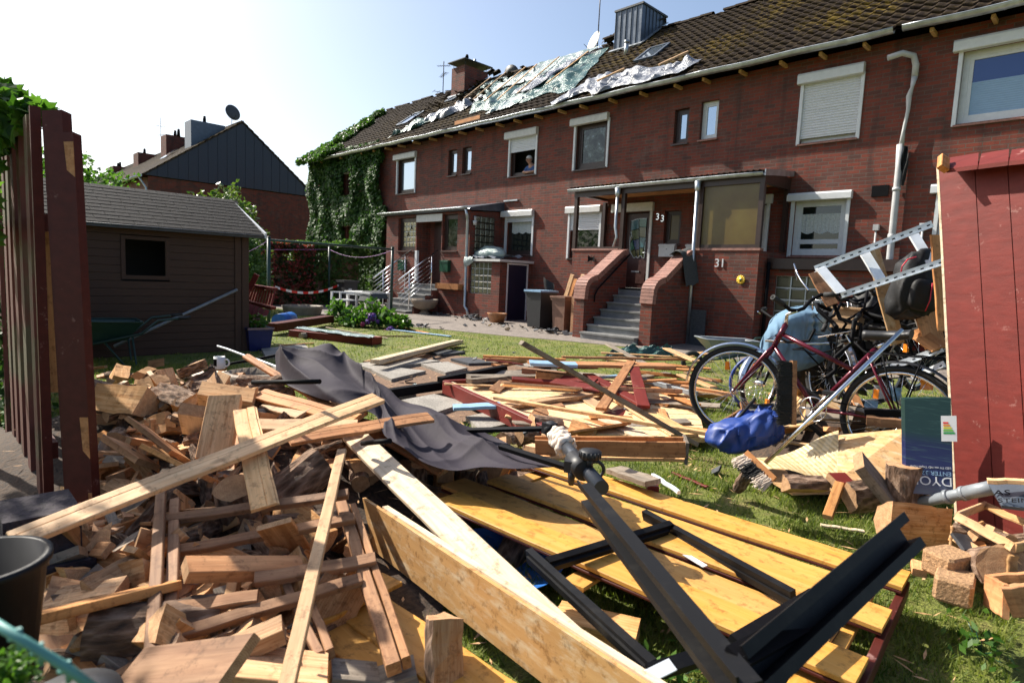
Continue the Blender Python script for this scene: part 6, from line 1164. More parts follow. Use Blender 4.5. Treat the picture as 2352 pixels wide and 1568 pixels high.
hand(505, 985, offcut_mesh(.32, .15, .11, 8, 'split'), 1.0, 10, -55, 98, "large whitish block standing on end left of the short upright board", .16)
hand(522, 912, offcut_mesh(.30, .12, .09, 4, 'split'), 1.0, 30, 8, 8, "broad split block with bark edge behind the whitish block", .12)
hand(590, 890, Q[3], .9, 130, 10, 20, "orange split log beside the grey parasol cloth")
hand(500, 880, Q[1], .85, 80, 0, 10, "reddish split log below the white mug")
hand(362, 1010, offcut_mesh(.36, .15, .024, 5), 1.0, -38, 18, -28, "wide board offcut lying flat below the split logs", .14, "board_offcut", "board offcut")
hand(300, 1040, offcut_mesh(.24, .14, .03, 6), 1.0, -30, 20, -20, "square board offcut left of the wide one", .14, "board_offcut", "board offcut")
hand(410, 1065, offcut_mesh(.4, .13, .024, 7), 1.0, -35, 12, -22, "long board offcut half under the tongue and groove board", .12, "board_offcut", "board offcut")
hand(680, 1110, HF[0], 1.05, 60, -30, 40, "split log with orange cut face in the dark hollow of the heap", .1)
hand(550, 1190, RD[0], 1.25, 0, 70, 90, "thick round log standing under the brown batten frame", .02)
hand(660, 1245, offcut_mesh(.3, .13, .022, 9), 1.0, -25, 50, 80, "pale board offcut leaning under the brown battens", .1, "board_offcut", "board offcut")
hand(205, 1390, offcut_mesh(.5, .13, .03, 10), 1.0, -20, 8, 55, "long wide offcut at the lower left of the heap", .16, "board_offcut", "board offcut")
hand(565, 1305, offcut_mesh(.4, .08, .05, 12, 'pinered'), 1.0, 20, 15, 40, "orange sunlit batten offcut between the brown battens", .14, "board_offcut", "board offcut")
hand(180, 1255, offcut_mesh(.34, .08, .045, 14), 1.0, 0, 60, 80, "offcut standing upright below the long board", .1, "board_offcut", "board offcut")
hand(360, 1450, RD[0], 1.3, 0, 4, 20, "round log with pale end lying behind the brown battens", .06, "round_log", "branch")
hand(410, 1545, offcut_mesh(.4, .16, .03, 15, 'batten'), 1.0, -30, 20, 160, "dark brown board offcut at the bottom edge", .2, "board_offcut", "board offcut")
hand(640, 1560, offcut_mesh(.28, .22, .10, 16, 'split'), .9, -10, 10, 10, "thick sawn block at the bottom edge beside the long batten", .12, "wood_block", "wood block")
hand(520, 1500, offcut_mesh(.35, .14, .05, 17, 'split'), .9, -10, -15, 25, "rough sawn offcut behind the bottom block", .14, "board_offcut", "board offcut")
hand(810, 1565, offcut_mesh(.14, .1, .08, 18, 'grey_wood'), 1.0, 0, 10, 10, "small grey sawn block at the bottom edge on the yellow boards", .05, "wood_block", "wood block")
hand(895, 1568, offcut_mesh(.16, .1, .07, 19, 'grey_wood'), 1.0, 0, -10, 20, "flat grey block beside the tall split wedge", .05, "wood_block", "wood block")
hand(1000, 1520, log_mesh("split_log", 'quarter', .26, .12, 31), 1.0, -60, -68, 95, "tall split wedge with bark standing at the bottom edge on the yellow boards", .1)
hand(1185, 1253, RD[0], 1.0, 20, -30, 60, "short bark covered log resting on the yellow slatted panel", .05, "round_log", "branch")
hand(1065, 1098, RD[0], 1.0, 0, 60, 110, "cracked bark log nearest the tip of the grey cloth", .04)
hand(1130, 1093, log_mesh("split_log", 'half', .26, .13, 32), 1.0, -70, 10, 75, "half log with dark bark and orange cut face beside the yellow boards", .04)
hand(965, 1100, RD[2], .8, 0, 65, 95, "small bark log standing left of the pale peg", .05); hand(1012, 1100, offcut_mesh(.2, .08, .07, 21, 'split'), .9, 20, -75, 95, "pale pointed peg between bark logs", .05, "wood_block", "wood block")
hand(1000, 1135, RD[1], .9, 10, 10, 25, "small dark branch piece below the pale peg", .03, "round_log", "branch"); hand(1030, 1155, offcut_mesh(.14, .1, .06, 22, 'split'), 1, 10, 10, 15, "small split block at the corner of the yellow panel", .03, "wood_block", "wood block")
for k, (px, py, s_, l_) in enumerate(((1165, 1003, .9, "pale cut log row beyond the cloth, left one"), (1215, 1000, .9, "cut log with light end under the thin black arm"), (1250, 985, 1.1, "large round cut log under the black hinge"), (1270, 1010, .8, "small split log beside the rag"), (1335, 998, .9, "dark barked log on the red edged panel"))):
    P = GP(px, py, .10); place(log_mesh("split_log", 'half' if k != 2 else 'round', .24, .09, 50 + k), "split_log", P, (rad(60 * k), rad(10), math.atan2(GR.y, GR.x) + rad(70 - 25 * k)), l_, "firewood log", None, s_)

# ================================================================ BOARDS OVER THE HEAP
def B(name, x0, y0, d0, x1, y1, d1, w, t, mat, label, **k): return board(name, DP(x0, y0, d0), DP(x1, y1, d1), w, t, mat, label, **k)
UPC = (Vector((0, 0, 1)) - GF * .45).normalized()
B("tongue_and_groove_board", 22, 1243, 2.05, 872, 912, 3.2, .098, .02, 'pine', "long pale tongue and groove board lying diagonally over the firewood heap", up=UPC, groove=True, broken=.01)
B("tongue_and_groove_board", 560, 940, 3.0, 607, 1168, 2.42, .10, .018, 'pine', "short pale grooved board lying across under the long diagonal board", up=UPC, groove=True, broken=.01)
B("thin_batten", 785, 1035, 2.9, 655, 1590, 1.45, .042, .02, 'pine', "long thin pale batten with four metal brackets in the foreground", up=UPC)
for k, (x, y, d) in enumerate(((777, 1075, 2.75), (756, 1145, 2.5), (722, 1280, 2.13), (681, 1440, 1.76))): b = MB(); c = DP(x, y, d - .03); b.bar(c - GR * .014, c + GR * .014, .012, .01, (0, 0, 1)); b.tube([c + GR * .01, c + GR * .015 + Vector((0, 0, .012))], .004, 6); lab(b.build("metal_bracket", M['black']), "small dark metal bracket on the thin batten, number %s from the far end" % ("one", "two", "three", "four")[k] if False else ("small bracket at the far end of the thin batten", "small bracket by the upper brown batten", "small bracket at mid length of the thin batten", "small bracket nearest the camera on the thin batten")[k], "bracket")
B("bleached_board", 812, 1000, 3.30, 1330, 1500, 1.84, .125, .022, 'white_wood', "long bleached white board running from the grey cloth to the bottom", up=UPC)
# brown batten frame
fr = empty("batten_frame", DP(480, 1350, 2.2), "frame of reddish brown battens screwed together lying on the heap", "frame"); 
def FB(x0, y0, d0, x1, y1, d1, w=.052, t=.028): return board("batten", DP(x0, y0, d0), DP(x1, y1, d1), w * .86, t, 'batten', None, up=UPC, parent=fr)
FB(370, 1130, 2.62, 345, 1580, 1.62, .045); FB(402, 1150, 2.60, 388, 1580, 1.66, .045)
FB(352, 1197, 2.45, 800, 1135, 2.55, .05); FB(408, 1265, 2.3, 815, 1190, 2.45, .05); FB(335, 1412, 1.92, 592, 1370, 2.0, .055); FB(390, 1462, 1.86, 830, 1330, 2.12, .05)
f2 = empty("batten_frame", DP(800, 1350, 2.2), "second brown batten frame right of the thin batten", "frame")
def FB2(x0, y0, d0, x1, y1, d1, w=.052, t=.03): return board("batten", DP(x0, y0, d0), DP(x1, y1, d1), w * .88, t, 'batten', None, up=UPC, parent=f2)
FB2(782, 1150, 2.66, 905, 1535, 1.78, .05, .045); FB2(812, 1165, 2.62, 935, 1520, 1.8, .03, .045); FB2(585, 1332, 2.1, 862, 1285, 2.22, .055)
FB2(660, 1350, 2.14, 735, 1510, 1.82, .032, .04); FB2(700, 1350, 2.14, 760, 1500, 1.84, .03, .04)
# plywood board on edge
P0, P1 = DP(832, 1143, 2.82), DP(1520, 1598, 1.51); Q0, Q1 = DP(852, 1238, 2.76), DP(1215, 1590, 1.86)
ey = empty("plywood_board", (P0.x, P0.y, 0), "long plywood board with scraped glue marks standing on its edge", "board")
d_ = (P1 - P0).normalized(); hgt = .235; dn = (Q0 - P0).normalized(); b = MB(); n1 = d_.cross(dn).normalized(); n1 = n1 if n1.dot(FW) < 0 else -n1; L_ = 1.95; b.prism([P0, P0 + d_ * L_, P0 + d_ * L_ + dn * hgt, P0 + dn * hgt * 1.02], -n1 * .016); b.build("face", M['plywood'], ey)
b = MB(); b.prism([P0 + d_ * .17 + dn * .04 - n1 * .017, P0 + d_ * L_ + dn * .0 - n1 * .017, P0 + d_ * L_ - dn * .008 - n1 * .017, P0 + d_ * .17 - dn * .008 - n1 * .017], -n1 * .028); b.build("edge_strip", M['white_wood'], ey)
# yellow boards under the plywood at the bottom
yb = empty("yellow_panel", GP(900, 1450, .08), "yellow varnished boards partly hidden under brown battens at the bottom", "panel", "yellow varnished panels")
for k, (a, c, w_) in enumerate((((745, 1330), (1180, 1640), .2), ((735, 1395), (980, 1640), .16), ((690, 1500), (800, 1640), .15), ((700, 1290), (760, 1350), .15))): board("board", GP(*a, .1 - .008 * k), GP(*c, .1 - .008 * k), w_, .018, 'yellow', None, parent=yb)
board("cleat", GP(715, 1420, .13), GP(900, 1330, .13), .12, .018, 'yellow', None, parent=yb)
# ================================================================ YELLOW SLATTED PANEL
yp = empty("yellow_panel", RF(.9, 2.6, 0), "large yellow slatted wooden gate panel with dark red underside lying on the grass", "panel", "yellow varnished panels")
PA, PB = Vector((.745, -.667, 0)), Vector((-.655, -.756, 0)); O_ = (.17, 3.70)
def PP(a, b_, z=0.0): r, f = O_[0] + PA.x * a + PB.x * b_, O_[1] + PA.y * a + PB.y * b_; return RF(r, f, .208 - .015 * a + z)
rows = [(-.08, 1.2, .07, 'white_wood'), (.0, 2.0, .18, 'yellow'), (.28, 1.9, .17, 'yellow'), (.13, 2.0, .17, 'yellow'), (-.02, 1.88, .175, 'yellow'), (.16, 2.0, .17, 'yellow')]
bpos = -.09; 
for k, (a0, a1, w_, mt) in enumerate(rows):
    bpos += w_ / 2; z = .022 * (k % 2) if k else -.02
    board("slat" if k else "edge_strip", PP(a0, bpos, z), PP(a1, bpos, z), w_, .02, mt, None, parent=yp, up=(0, 0, 1))
    board("slat_underside", PP(a0 + .005, bpos, z - .0165), PP(a1 - .002, bpos, z - .0165), w_ * 1.012, .012, 'darkred', None, parent=yp)
    bpos += w_ / 2 + (.026 if k else .006)
for a in (.14, 1.02, 1.86): board("cross_cleat", PP(a, -.02, -.032), PP(a + .02, 1.02, -.032), .1, .018, 'yellow', None, parent=yp)
board("edge_cleat", PP(1.99, -.01, -.04), PP(2.0, 1.04, -.04), .03, .06, 'darkred', None, parent=yp)
board("end_block", PP(.75, -.13, .03), PP(.82, -.02, .03), .06, .05, 'red', "short red painted block resting on the far edge of the yellow panel", "block")
# blue tub under the panel
b = MB(); c = PP(.55, .95, -.16); b.lathe([(.0, .0), (.2, .0), (.3, .05), (.32, .07)], (c.x, c.y, .01), 24); lab(b.build("blue_bowl", M['blueplastic']), "round blue plastic bowl under the slatted yellow panel", "bowl")
b = MB(); P0 = PP(1.35, .18, -.06); P1 = PP(.75, .2, -.06); b.bar(P0, P1, .12, .01); lab(b.build("blue_strip", M['blueplastic']), "shiny blue plastic strip under the gap of the yellow panel", "strip")
b = MB(); b.bar(PP(.0, .35, -.07), PP(.25, .32, -.07), .1, .01); lab(b.build("blue_dish", M['blueplastic']), "blue lid edge visible at the far left gap of the yellow panel", "lid")
place(offcut_mesh(.3, .14, .07, 40, 'split'), "wood_block", GP(1370, 1440, .07), (0, 0, math.atan2(GR.y, GR.x) + rad(-20)), "pinkish sawn block in the grass under the black frame", "wood block")
# black folding table frame
tf = empty("folding_table_frame", PP(.7, .7), "black folding table leg frame lying on the yellow panel", "frame")
def FBk(x0, y0, d0, x1, y1, d1, w=.028, t=.032, nm="bar", mt='blacksteel'): b = MB(); b.bar(DP(x0, y0, d0), DP(x1, y1, d1), w, t, UPC); return b.build(nm, M[mt], tf)
FBk(1480, 1178, 2.92, 1822, 1365, 2.17); FBk(1482, 1190, 2.92, 1818, 1382, 2.17, .026, .026); FBk(1255, 1292, 2.28, 1540, 1205, 2.75); FBk(1252, 1306, 2.26, 1532, 1219, 2.72, .026, .026)
FBk(1215, 1268, 2.35, 1500, 1528, 1.66); FBk(1216, 1282, 2.33, 1498, 1545, 1.65, .026, .026); FBk(1490, 1545, 1.62, 1700, 1480, 1.75, .04, .03); FBk(1475, 1560, 1.58, 1545, 1525, 1.62, .035, .006, "steel_plate", 'steel'); FBk(1570, 1270, 2.55, 1620, 1300, 2.42, .022, .004, "hinge_plate", 'steel')
FBk(1690, 1480, 1.7, 1870, 1370, 2.0, .05, .03)
# ================================================================ PARASOL: cross foot, pole, arms, cloth
pa = empty("cantilever_parasol", DP(1550, 1300, 1.9), "toppled cantilever parasol with black steel cross foot and crumpled dark grey cloth", "parasol")
def channel(p, q, w, h_, up):
    """U profile bar, open side up, with flanges"""
    p, q = Vector(p), Vector(q); d = (q - p).normalized(); u = Vector(up); y = u.cross(d).normalized(); z = d.cross(y); t = .006; b = MB()
    fl = .02; prof = [(-w / 2 - fl, h_ / 2), (-w / 2 + t, h_ / 2), (-w / 2 + t, -h_ / 2 + t), (w / 2 - t, -h_ / 2 + t), (w / 2 - t, h_ / 2), (w / 2 + fl, h_ / 2), (w / 2 + fl, h_ / 2 - t), (w / 2, h_ / 2 - t), (w / 2, -h_ / 2), (-w / 2, -h_ / 2), (-w / 2, h_ / 2 - t), (-w / 2 - fl, h_ / 2 - t)]
    n = len(prof); b.add([p + y * a + z * c for a, c in prof] + [q + y * a + z * c for a, c in prof], [(k, (k + 1) % n, n + (k + 1) % n, n + k) for k in range(n)] + [tuple(range(n))[::-1], tuple(range(n, 2 * n))]); return b
pa.location.z = 0
channel(DP(1345, 1130, 2.35), DP(1730, 1610, 1.12), .07, .05, (GF - GR * .55 - Vector((0, 0, .15))).normalized()).build("cross_foot_arm", M['blacksteel'], pa); channel(DP(2085, 1218, 1.75), DP(1715, 1545, 1.2), .06, .045, (UPC * .8 - GF * .7 + GR * .35).normalized()).build("cross_foot_arm", M['blacksteel'], pa)
b = MB(); b.bar(DP(1690, 1510, 1.2), DP(1860, 1420, 1.42), .05, .012, UPC); b.build("gusset_plate", M['black'], pa); b = MB(); b.bar(DP(1700, 1488, 1.26), DP(1745, 1475, 1.3), .03, .003, UPC); b.build("steel_tab", M['steel'], pa)
b = MB(); b.tube([DP(1266, 985, 3.32), DP(1382, 1120, 2.44)], .031, 16); b.build("pole", plain("anthracite tube", (.045, .05, .06), .35, .3), pa)
b = MB(); b.tube([DP(1262, 980, 3.3), DP(1270, 992, 3.26)], .042, 14); b.box(*[DP(1262, 983, 3.28) + Vector((s_, s_, s_)) * .03 for s_ in (-1, 1)]); b.build("hinge", M['blackplastic'], pa)
b = MB(); b.bar(DP(1062, 988, 3.75), DP(1255, 984, 3.32), .03, .02, UPC); b.build("stay_arm", M['black'], pa); b = MB(); b.bar(DP(1150, 1025, 3.2), DP(1325, 1080, 2.72), .03, .022, UPC); b.build("slide_arm", M['black'], pa)
b = MB(); c = DP(1330, 1068, 2.66); b.tube([DP(1318, 1055, 2.74), DP(1342, 1082, 2.6)], .045, 14); b.bar(DP(1300, 1068, 2.68), DP(1345, 1075, 2.64), .05, .05); b.tube([c + Vector((0, 0, -.02)) - GR * .03, c + Vector((0, 0, -.09)) - GR * .03], [.02, .012], 10); b.torus(DP(1368, 1078, 2.62), GF, .035, .008, 20, 8); b.build("clamp", M['blackplastic'], pa)
b = MB(); c = DP(1355, 1052, 2.6); b.lathe([(0, 0), (.042, 0), (.045, .008)] + [(.045, .03), (.04, .036), (0, .038)], c, 24); b.tube([c - Vector((0, 0, .04)), c], .015, 10)
for k in range(16): a = k * math.pi / 8; b.tube([c + Vector((math.cos(a) * .045, math.sin(a) * .045, .004)), c + Vector((math.cos(a) * .045, math.sin(a) * .045, .032))], .004, 5)
b.build("knob", M['blackplastic'], pa)
b = MB()
for k in range(5): t = .16 + .05 * k; c = DP(1266, 985, 3.32).lerp(DP(1382, 1120, 2.44), t); ax = (DP(1382, 1120, 2.44) - DP(1266, 985, 3.32)).normalized(); b.torus(c, ax + Vector((.3 * math.sin(k * 2), .2 * math.cos(k * 3), 0)), .036, [.02 + .006 * math.sin(i * 1.7 + k) for i in range(25)], 24, 8)
b.tube([DP(1282, 1012, 3.1), DP(1277, 1025, 3.08), DP(1280, 1045, 3.05)], [.02, .012, .004], 6); lab(b.build("knotted_rag", M['rag']), "cream cotton rag knotted round the parasol pole", "rag")
# cloth
up_c = [(636, 848, 4.3), (645, 815, 4.55), (705, 802, 4.55), (752, 788, 4.5), (775, 800, 4.5), (795, 824, 4.5), (825, 850, 4.45), (862, 874, 4.4), (893, 893, 4.35), (925, 922, 4.25), (985, 938, 4.1), (1062, 975, 3.9), (1130, 1000, 3.7), (1200, 1035, 3.4), (1275, 1066, 3.05)]
lo_c = [(634, 862, 4.1), (645, 872, 4.0), (660, 884, 3.9), (700, 902, 3.7), (745, 918, 3.55), (790, 928, 3.45), (830, 938, 3.4), (866, 958, 3.35), (884, 1000, 3.2), (930, 1030, 3.1), (975, 1062, 3.0), (1040, 1080, 2.98), (1110, 1072, 2.96), (1190, 1076, 2.92), (1278, 1072, 2.95)]
def crv(c, u):
    x = u * (len(c) - 1); i = min(len(c) - 2, int(x)); t = x - i; g = lambda k: Vector(c[max(0, min(len(c) - 1, k))])
    p0, p1, p2, p3 = g(i - 1), g(i), g(i + 1), g(i + 2); return .5 * ((2 * p1) + (p2 - p0) * t + (2 * p0 - 5 * p1 + 4 * p2 - p3) * t * t + (3 * p1 - p0 - 3 * p2 + p3) * t ** 3)
def clothf(u, v):
    a, c = crv(up_c, u), crv(lo_c, u); q = a.lerp(c, v); P = DP(q.x, q.y, q.z); s_ = math.sin(math.pi * v) ** .5 * min(1, 6 * min(u, 1 - u) + .2)
    rg = lambda x: 1 - abs(math.sin(math.pi * x)) ** .8
    w_ = .5 * noise.noise(Vector((u * 3, v * 1.5, 4)))
    h = (.15 if u < .45 else .11) * rg(u * 2.9 - v * .9 + w_) + .05 * rg(u * 4.6 + v * 1.3 + w_ * 1.8 + .3) + .02 * rg(u * 9 - v * 2.4 + w_ * 3) * smooth(.3, .6, u) + .025 * rg(v * 1.7 + u * 2.5 + w_ * 2)
    return P + (Vector((0, 0, 1)) - GF * .5) * s_ * (h - .05 + .10 * math.sin(math.pi * v) * smooth(.62, .3, u)) * (1 if u < .8 else (1 - u) * 4 + .2)
b = MB(); b.grid(240, 80, clothf); b.build("cloth", M['parasol'], pa)
b = MB(); b.tube([DP(580, 878, 3.2), DP(735, 876, 3.0)], .012, 8); b.tube([DP(832, 1018, 3.05), DP(872, 1014, 2.95), DP(896, 1012, 2.9)], .013, 8); b.build("rib", M['black'], pa)
B("orange_lath", 563, 818, 4.25, 1012, 1086, 3.28, .045, .02, 'pinered', "long thin orange lath passing under the grey cloth", up=UPC, groove=True); B("tongue_and_groove_board", 660, 1010, 3.0, 990, 957, 3.5, .09, .018, 'pinered', "orange grooved board lying over the dark cloth", up=UPC, groove=True, broken=.01)
B("orange_board", 720, 935, 3.6, 830, 958, 3.4, .11, .02, 'pinered', "broad orange board end under the cloth", up=UPC); B("pale_board", 545, 975, 3.2, 820, 978, 3.3, .09, .02, 'pine', "pale board behind the long diagonal board", up=UPC); B("pale_board", 595, 905, 3.7, 815, 965, 3.35, .1, .02, 'pinered', "orange board half covered by the cloth and the diagonal board", up=UPC, groove=True)
B("pale_board", 615, 925, 3.65, 700, 950, 3.45, .12, .02, 'pine', "small sunlit board between logs and cloth", up=UPC); B("metal_rod", 500, 794, 5.2, 640, 843, 4.5, .014, .014, 'steel', "thin bright metal rod behind the mug", cat="rod"); B("metal_rod", 440, 852, 4.6, 640, 815, 5.0, .02, .02, 'black', "dark aluminium profile behind the mug", cat="rod"); B("metal_rod", 430, 862, 4.5, 650, 845, 4.6, .03, .02, 'black', "black profile bar below the mug", cat="rod")
# mug on the heap
mg = empty("mug", DP(505, 848, 4.3), "white mug with a black printed side on the heap behind the logs", "mug"); c = DP(504, 846, 4.3); b = MB(); b.lathe([(0, 0), (.036, 0), (.038, .004), (.038, .085), (.035, .085), (.034, .008), (0, .008)], c, 24); b.build("body", M['white'], mg)
b = MB(); b.torus(c + GR * .045 + Vector((0, 0, .043)), GF, .024, .006, 20, 8, a0=-110, a1=110, e1=GR); b.build("handle", M['white'], mg); b = MB(); b.lathe([(.0385, .02), (.0385, .07)], c, 40); b.f = b.f[18:30]; b.m = b.m[:12]; b.sm = b.sm[:12]; b.build("print", M['black'], mg)
b = MB(); b.grid(16, 8, lambda u, v: DP(430 + 110 * u, 868 - 14 * math.sin(math.pi * v), 4.25 + .4 * v) + Vector((0, 0, .03 * noise.noise(Vector((u * 9, v * 5, 3)))))); lab(b.build("striped_cloth", M['rag']), "pale folded cloth under the white mug", "cloth")
b = MB(); b.lathe([(.24, 0), (.25, .06), (.21, .07), (.2, .02), (0, .02)], DP(600, 875, 4.3), 24); lab(b.build("stone_ring", M['stonebowl']), "round aggregate bowl rim behind the firewood", "bowl")
# rolled pallet: bucket, round pot, wire, moss at the bottom left
bk = empty("bucket", DP(30, 1380, 1.45), "big black builder's bucket cut off by the left edge", "bucket"); c = DP(-48, 1290, 1.5); b = MB(); b.lathe([(0, .0), (.10, .0), (.135, .30), (.147, .31), (.147, .325), (.13, .325), (.095, .02), (0, .02)], (c.x, c.y, c.z - .32), 32); b.build("body", plain("soot black rubber tub", (.006, .006, .008), .5, spec=.25), bk)
b = MB(); b.lathe([(0, 0), (.06, 0), (.075, .10), (.085, .11), (.08, .125), (.03, .135), (0, .135)], DP(165, 1600, 1.15) - Vector((0, 0, .12)), 30); lab(b.build("black_lidded_pot", M['blackplastic']), "round black lidded pot at the bottom left corner", "pot")
b = MB(); b.tube([DP(-20, 1425, .62), DP(60, 1475, .62), DP(150, 1530, .63), DP(230, 1590, .64)], .005, 6)
for t in (.25, .45, .7): c = DP(-20, 1425, .62).lerp(DP(230, 1590, .64), t); b.tube([c + Vector((0, 0, .012)), c - Vector((0, 0, .012))], .003, 5); b.tube([c - GR * .01, c + GR * .01], .003, 5)
lab(b.build("fence_wire", plain('teal coated wire', (.08, .24, .22), .5)), "green coated wire with knots crossing the bottom left corner", "wire")
leaves_o = leaves("moss_cushion", blob_points(500, DP(0, 1560, .85), (.05, .05, .04), 3, 0, amp=.1), .015, M['hydleaf'], None, 4); tag(leaves_o, "yellow green moss cushion at the bottom left corner", "moss")

# ================================================================ BOARD FIELD IN THE MIDDLE
wp = empty("fallen_boarding", GP(1350, 950, .1), "fallen pine panelled wall with dark red frame lying flat under loose boards", "panel"); P = [GP(1022, 886, .12), GP(1250, 992, .12), GP(1620, 1005, .1), GP(1590, 880, .12), GP(1330, 868, .12)]
b = MB(); b.prism(P, (0, 0, -.04)); b.build("pine_boarding", wood("pine boarding", (.66, .43, .22), (.86, .64, .4), obj_var=.02), wp); 
for a, c in ((P[0], P[1]), (P[0], P[4])): board("frame_beam", a + Vector((0, 0, -.01)), c + Vector((0, 0, -.01)), .06, .14, 'red', None, parent=wp); 
off_ = (P[2] - P[1]).normalized() * .07; board("frame_lath", P[0] + off_, P[1] + off_, .035, .1, 'white_wood', None, parent=wp)
for k in range(11):
    t = (k + 1) / 12; a, c = P[1].lerp(P[0], t), P[2].lerp(P[3], t); board("board_joint", a + Vector((0, 0, .001)), c + Vector((0, 0, .001)), .006, .004, 'batten', None, parent=wp)
PL = [  # x0, y0, z0, x1, y1, z1, width, thick, material, label
 (1196, 785, .95, 1600, 1020, .25, .05, .03, 'grey_wood', "long slanting lath rising from the debris towards the lawn"),
 (1135, 913, .20, 1625, 995, .22, .05, .03, 'pine', "long yellow lath crossing the fallen pine panel"),
 (1075, 868, .2, 1290, 868, .16, .14, .07, 'grey_wood', "thick grey weathered beam on the fallen panel"),
 (1217, 835, .36, 1540, 840, .34, .30, .035, 'pinered', "wide orange plank on top of the board heap"),
 (1215, 833, .385, 1325, 838, .385, .26, .035, 'lacblue', "pale blue painted board end on the wide plank"),
 (1110, 818, .2, 1300, 826, .24, .05, .03, 'pinered', "orange lath left of the blue painted board"),
 (1075, 875, .2, 1160, 868, .2, .1, .05, 'grey_wood', "grey block end left of the thick weathered beam"),
 (1350, 860, .25, 1480, 930, .2, .13, .03, 'red', "red painted board lying slanted on the boards, left one"),
 (1455, 838, .35, 1478, 935, .2, .12, .03, 'red', "red painted board standing out right of the slanted one"),
 (1450, 830, .38, 1380, 940, .18, .10, .03, 'pinered', "orange board crossing between the two red boards"),
 (1040, 936, .13, 1150, 930, .16, .16, .03, 'lacblue', "short pale blue board at the left edge of the fallen panel"),
 (1150, 935, .15, 1450, 890, .18, .13, .03, 'pine', "long board lying level in front of the red boards"),
 (1020, 882, .18, 1190, 888, .15, .06, .015, 'pine', "thin grooved board near the corner of the fallen panel"),
 (1325, 900, .15, 1400, 950, .12, .14, .02, 'pine', "wide sunlit board on the panel centre"),
 (1400, 905, .15, 1560, 1000, .12, .14, .02, 'pine', "wide sunlit board right of the panel centre"),
 (1480, 940, .15, 1590, 1000, .12, .13, .02, 'pine', "sunlit board near the bicycle wheel"),
 (1350, 945, .12, 1490, 1010, .12, .15, .02, 'white_wood', "bright wide board near the rag"),
 (1500, 890, .2, 1600, 930, .2, .1, .02, 'pinered', "orange board touching the bicycle wheel"),
 (1290, 820, .3, 1600, 826, .3, .04, .03, 'pinered', "upper orange lath at the back of the board heap"),
 (1380, 810, .3, 1590, 822, .3, .09, .02, 'pine', "pale board at the back of the board heap"),
 (1395, 790, .35, 1500, 845, .25, .1, .02, 'grey_wood', "grey board at the green tarpaulin"),
 (1470, 870, .2, 1600, 905, .18, .06, .05, 'greypvc', "grey pipe among the boards"),
 (1230, 862, .24, 1340, 872, .22, .15, .1, 'batten', "dark rotten beam under the wide plank"),
 (1200, 850, .22, 1300, 862, .2, .1, .07, 'batten', "brown beam end under the wide plank"),
 (1500, 845, .3, 1600, 850, .3, .13, .02, 'pinered', "orange board at the upper right of the heap"),
 (1530, 800, .4, 1600, 830, .35, .12, .02, 'pine', "pale tilted board at the rear near the bicycle"),
 (1560, 860, .28, 1640, 890, .24, .1, .02, 'pine', "pale board behind the front wheel"),
 (1300, 878, .2, 1420, 862, .2, .08, .02, 'lacblue', "grey blue board under the slanting lath"),
 (1160, 955, .13, 1300, 975, .1, .06, .02, 'pine', "pale lath near the red frame corner"),
 (1010, 873, .16, 1160, 845, .2, .09, .07, 'black', "dark gutter profile end near the paving"),
]
for (x0, y0, z0, x1, y1, z1, w_, t_, mt, l_) in PL: board("loose_board", GP(x0, y0, z0), GP(x1, y1, z1), w_, t_, mt, l_, broken=.008)
board("black_beam", GP(880, 905, .08), GP(1260, 848, .12), .09, .09, 'black', "long black steel profile lying across the paving slabs", "beam")
rr2 = random.Random(5)
for k in range(52):
    px, py = rr2.uniform(1150, 1640), rr2.uniform(815, 985); 
    if py > 900 and rr2.random() < .55: continue
    a = rr2.gauss(0, 35); L_ = rr2.uniform(.3, 1.1); P0 = GP(px, py, .1 + rr2.uniform(0, .16) * (1 if py < 900 else .4)); dv = GR * math.cos(rad(a)) + GF * math.sin(rad(a)) + Vector((0, 0, rr2.gauss(0, .06)))
    board("loose_board", P0 - dv * L_ / 2, P0 + dv * L_ / 2, rr2.choice((.06, .1, .12, .14)), rr2.choice((.018, .022, .04)), rr2.choice(('pine', 'pinered', 'pinered', 'pine', 'batten', 'red', 'grey_wood')), "loose board", "board", "loose boards on the fallen panel", roll=rr2.gauss(0, 12), broken=.012); o = LB[0]; where(o, ("long " if L_ > .7 else "short " if L_ < .5 else "") + {"pine": "pale", "pinered": "orange", "batten": "brown", "red": "red", "grey_wood": "grey"}[o.data.materials[0].get("k", "pine")] + " board", "field")
for k in range(26): px, py = rr2.uniform(880, 1640), rr2.uniform(790, 1000); P0 = GP(px, py, .03 if px < 1050 else .15); shard(P0, rr2.uniform(.03, .09), rr2.choice(('slate', 'slate', 'film')), "shards among the boards and slabs", "dark tile shard among the boards and slabs")
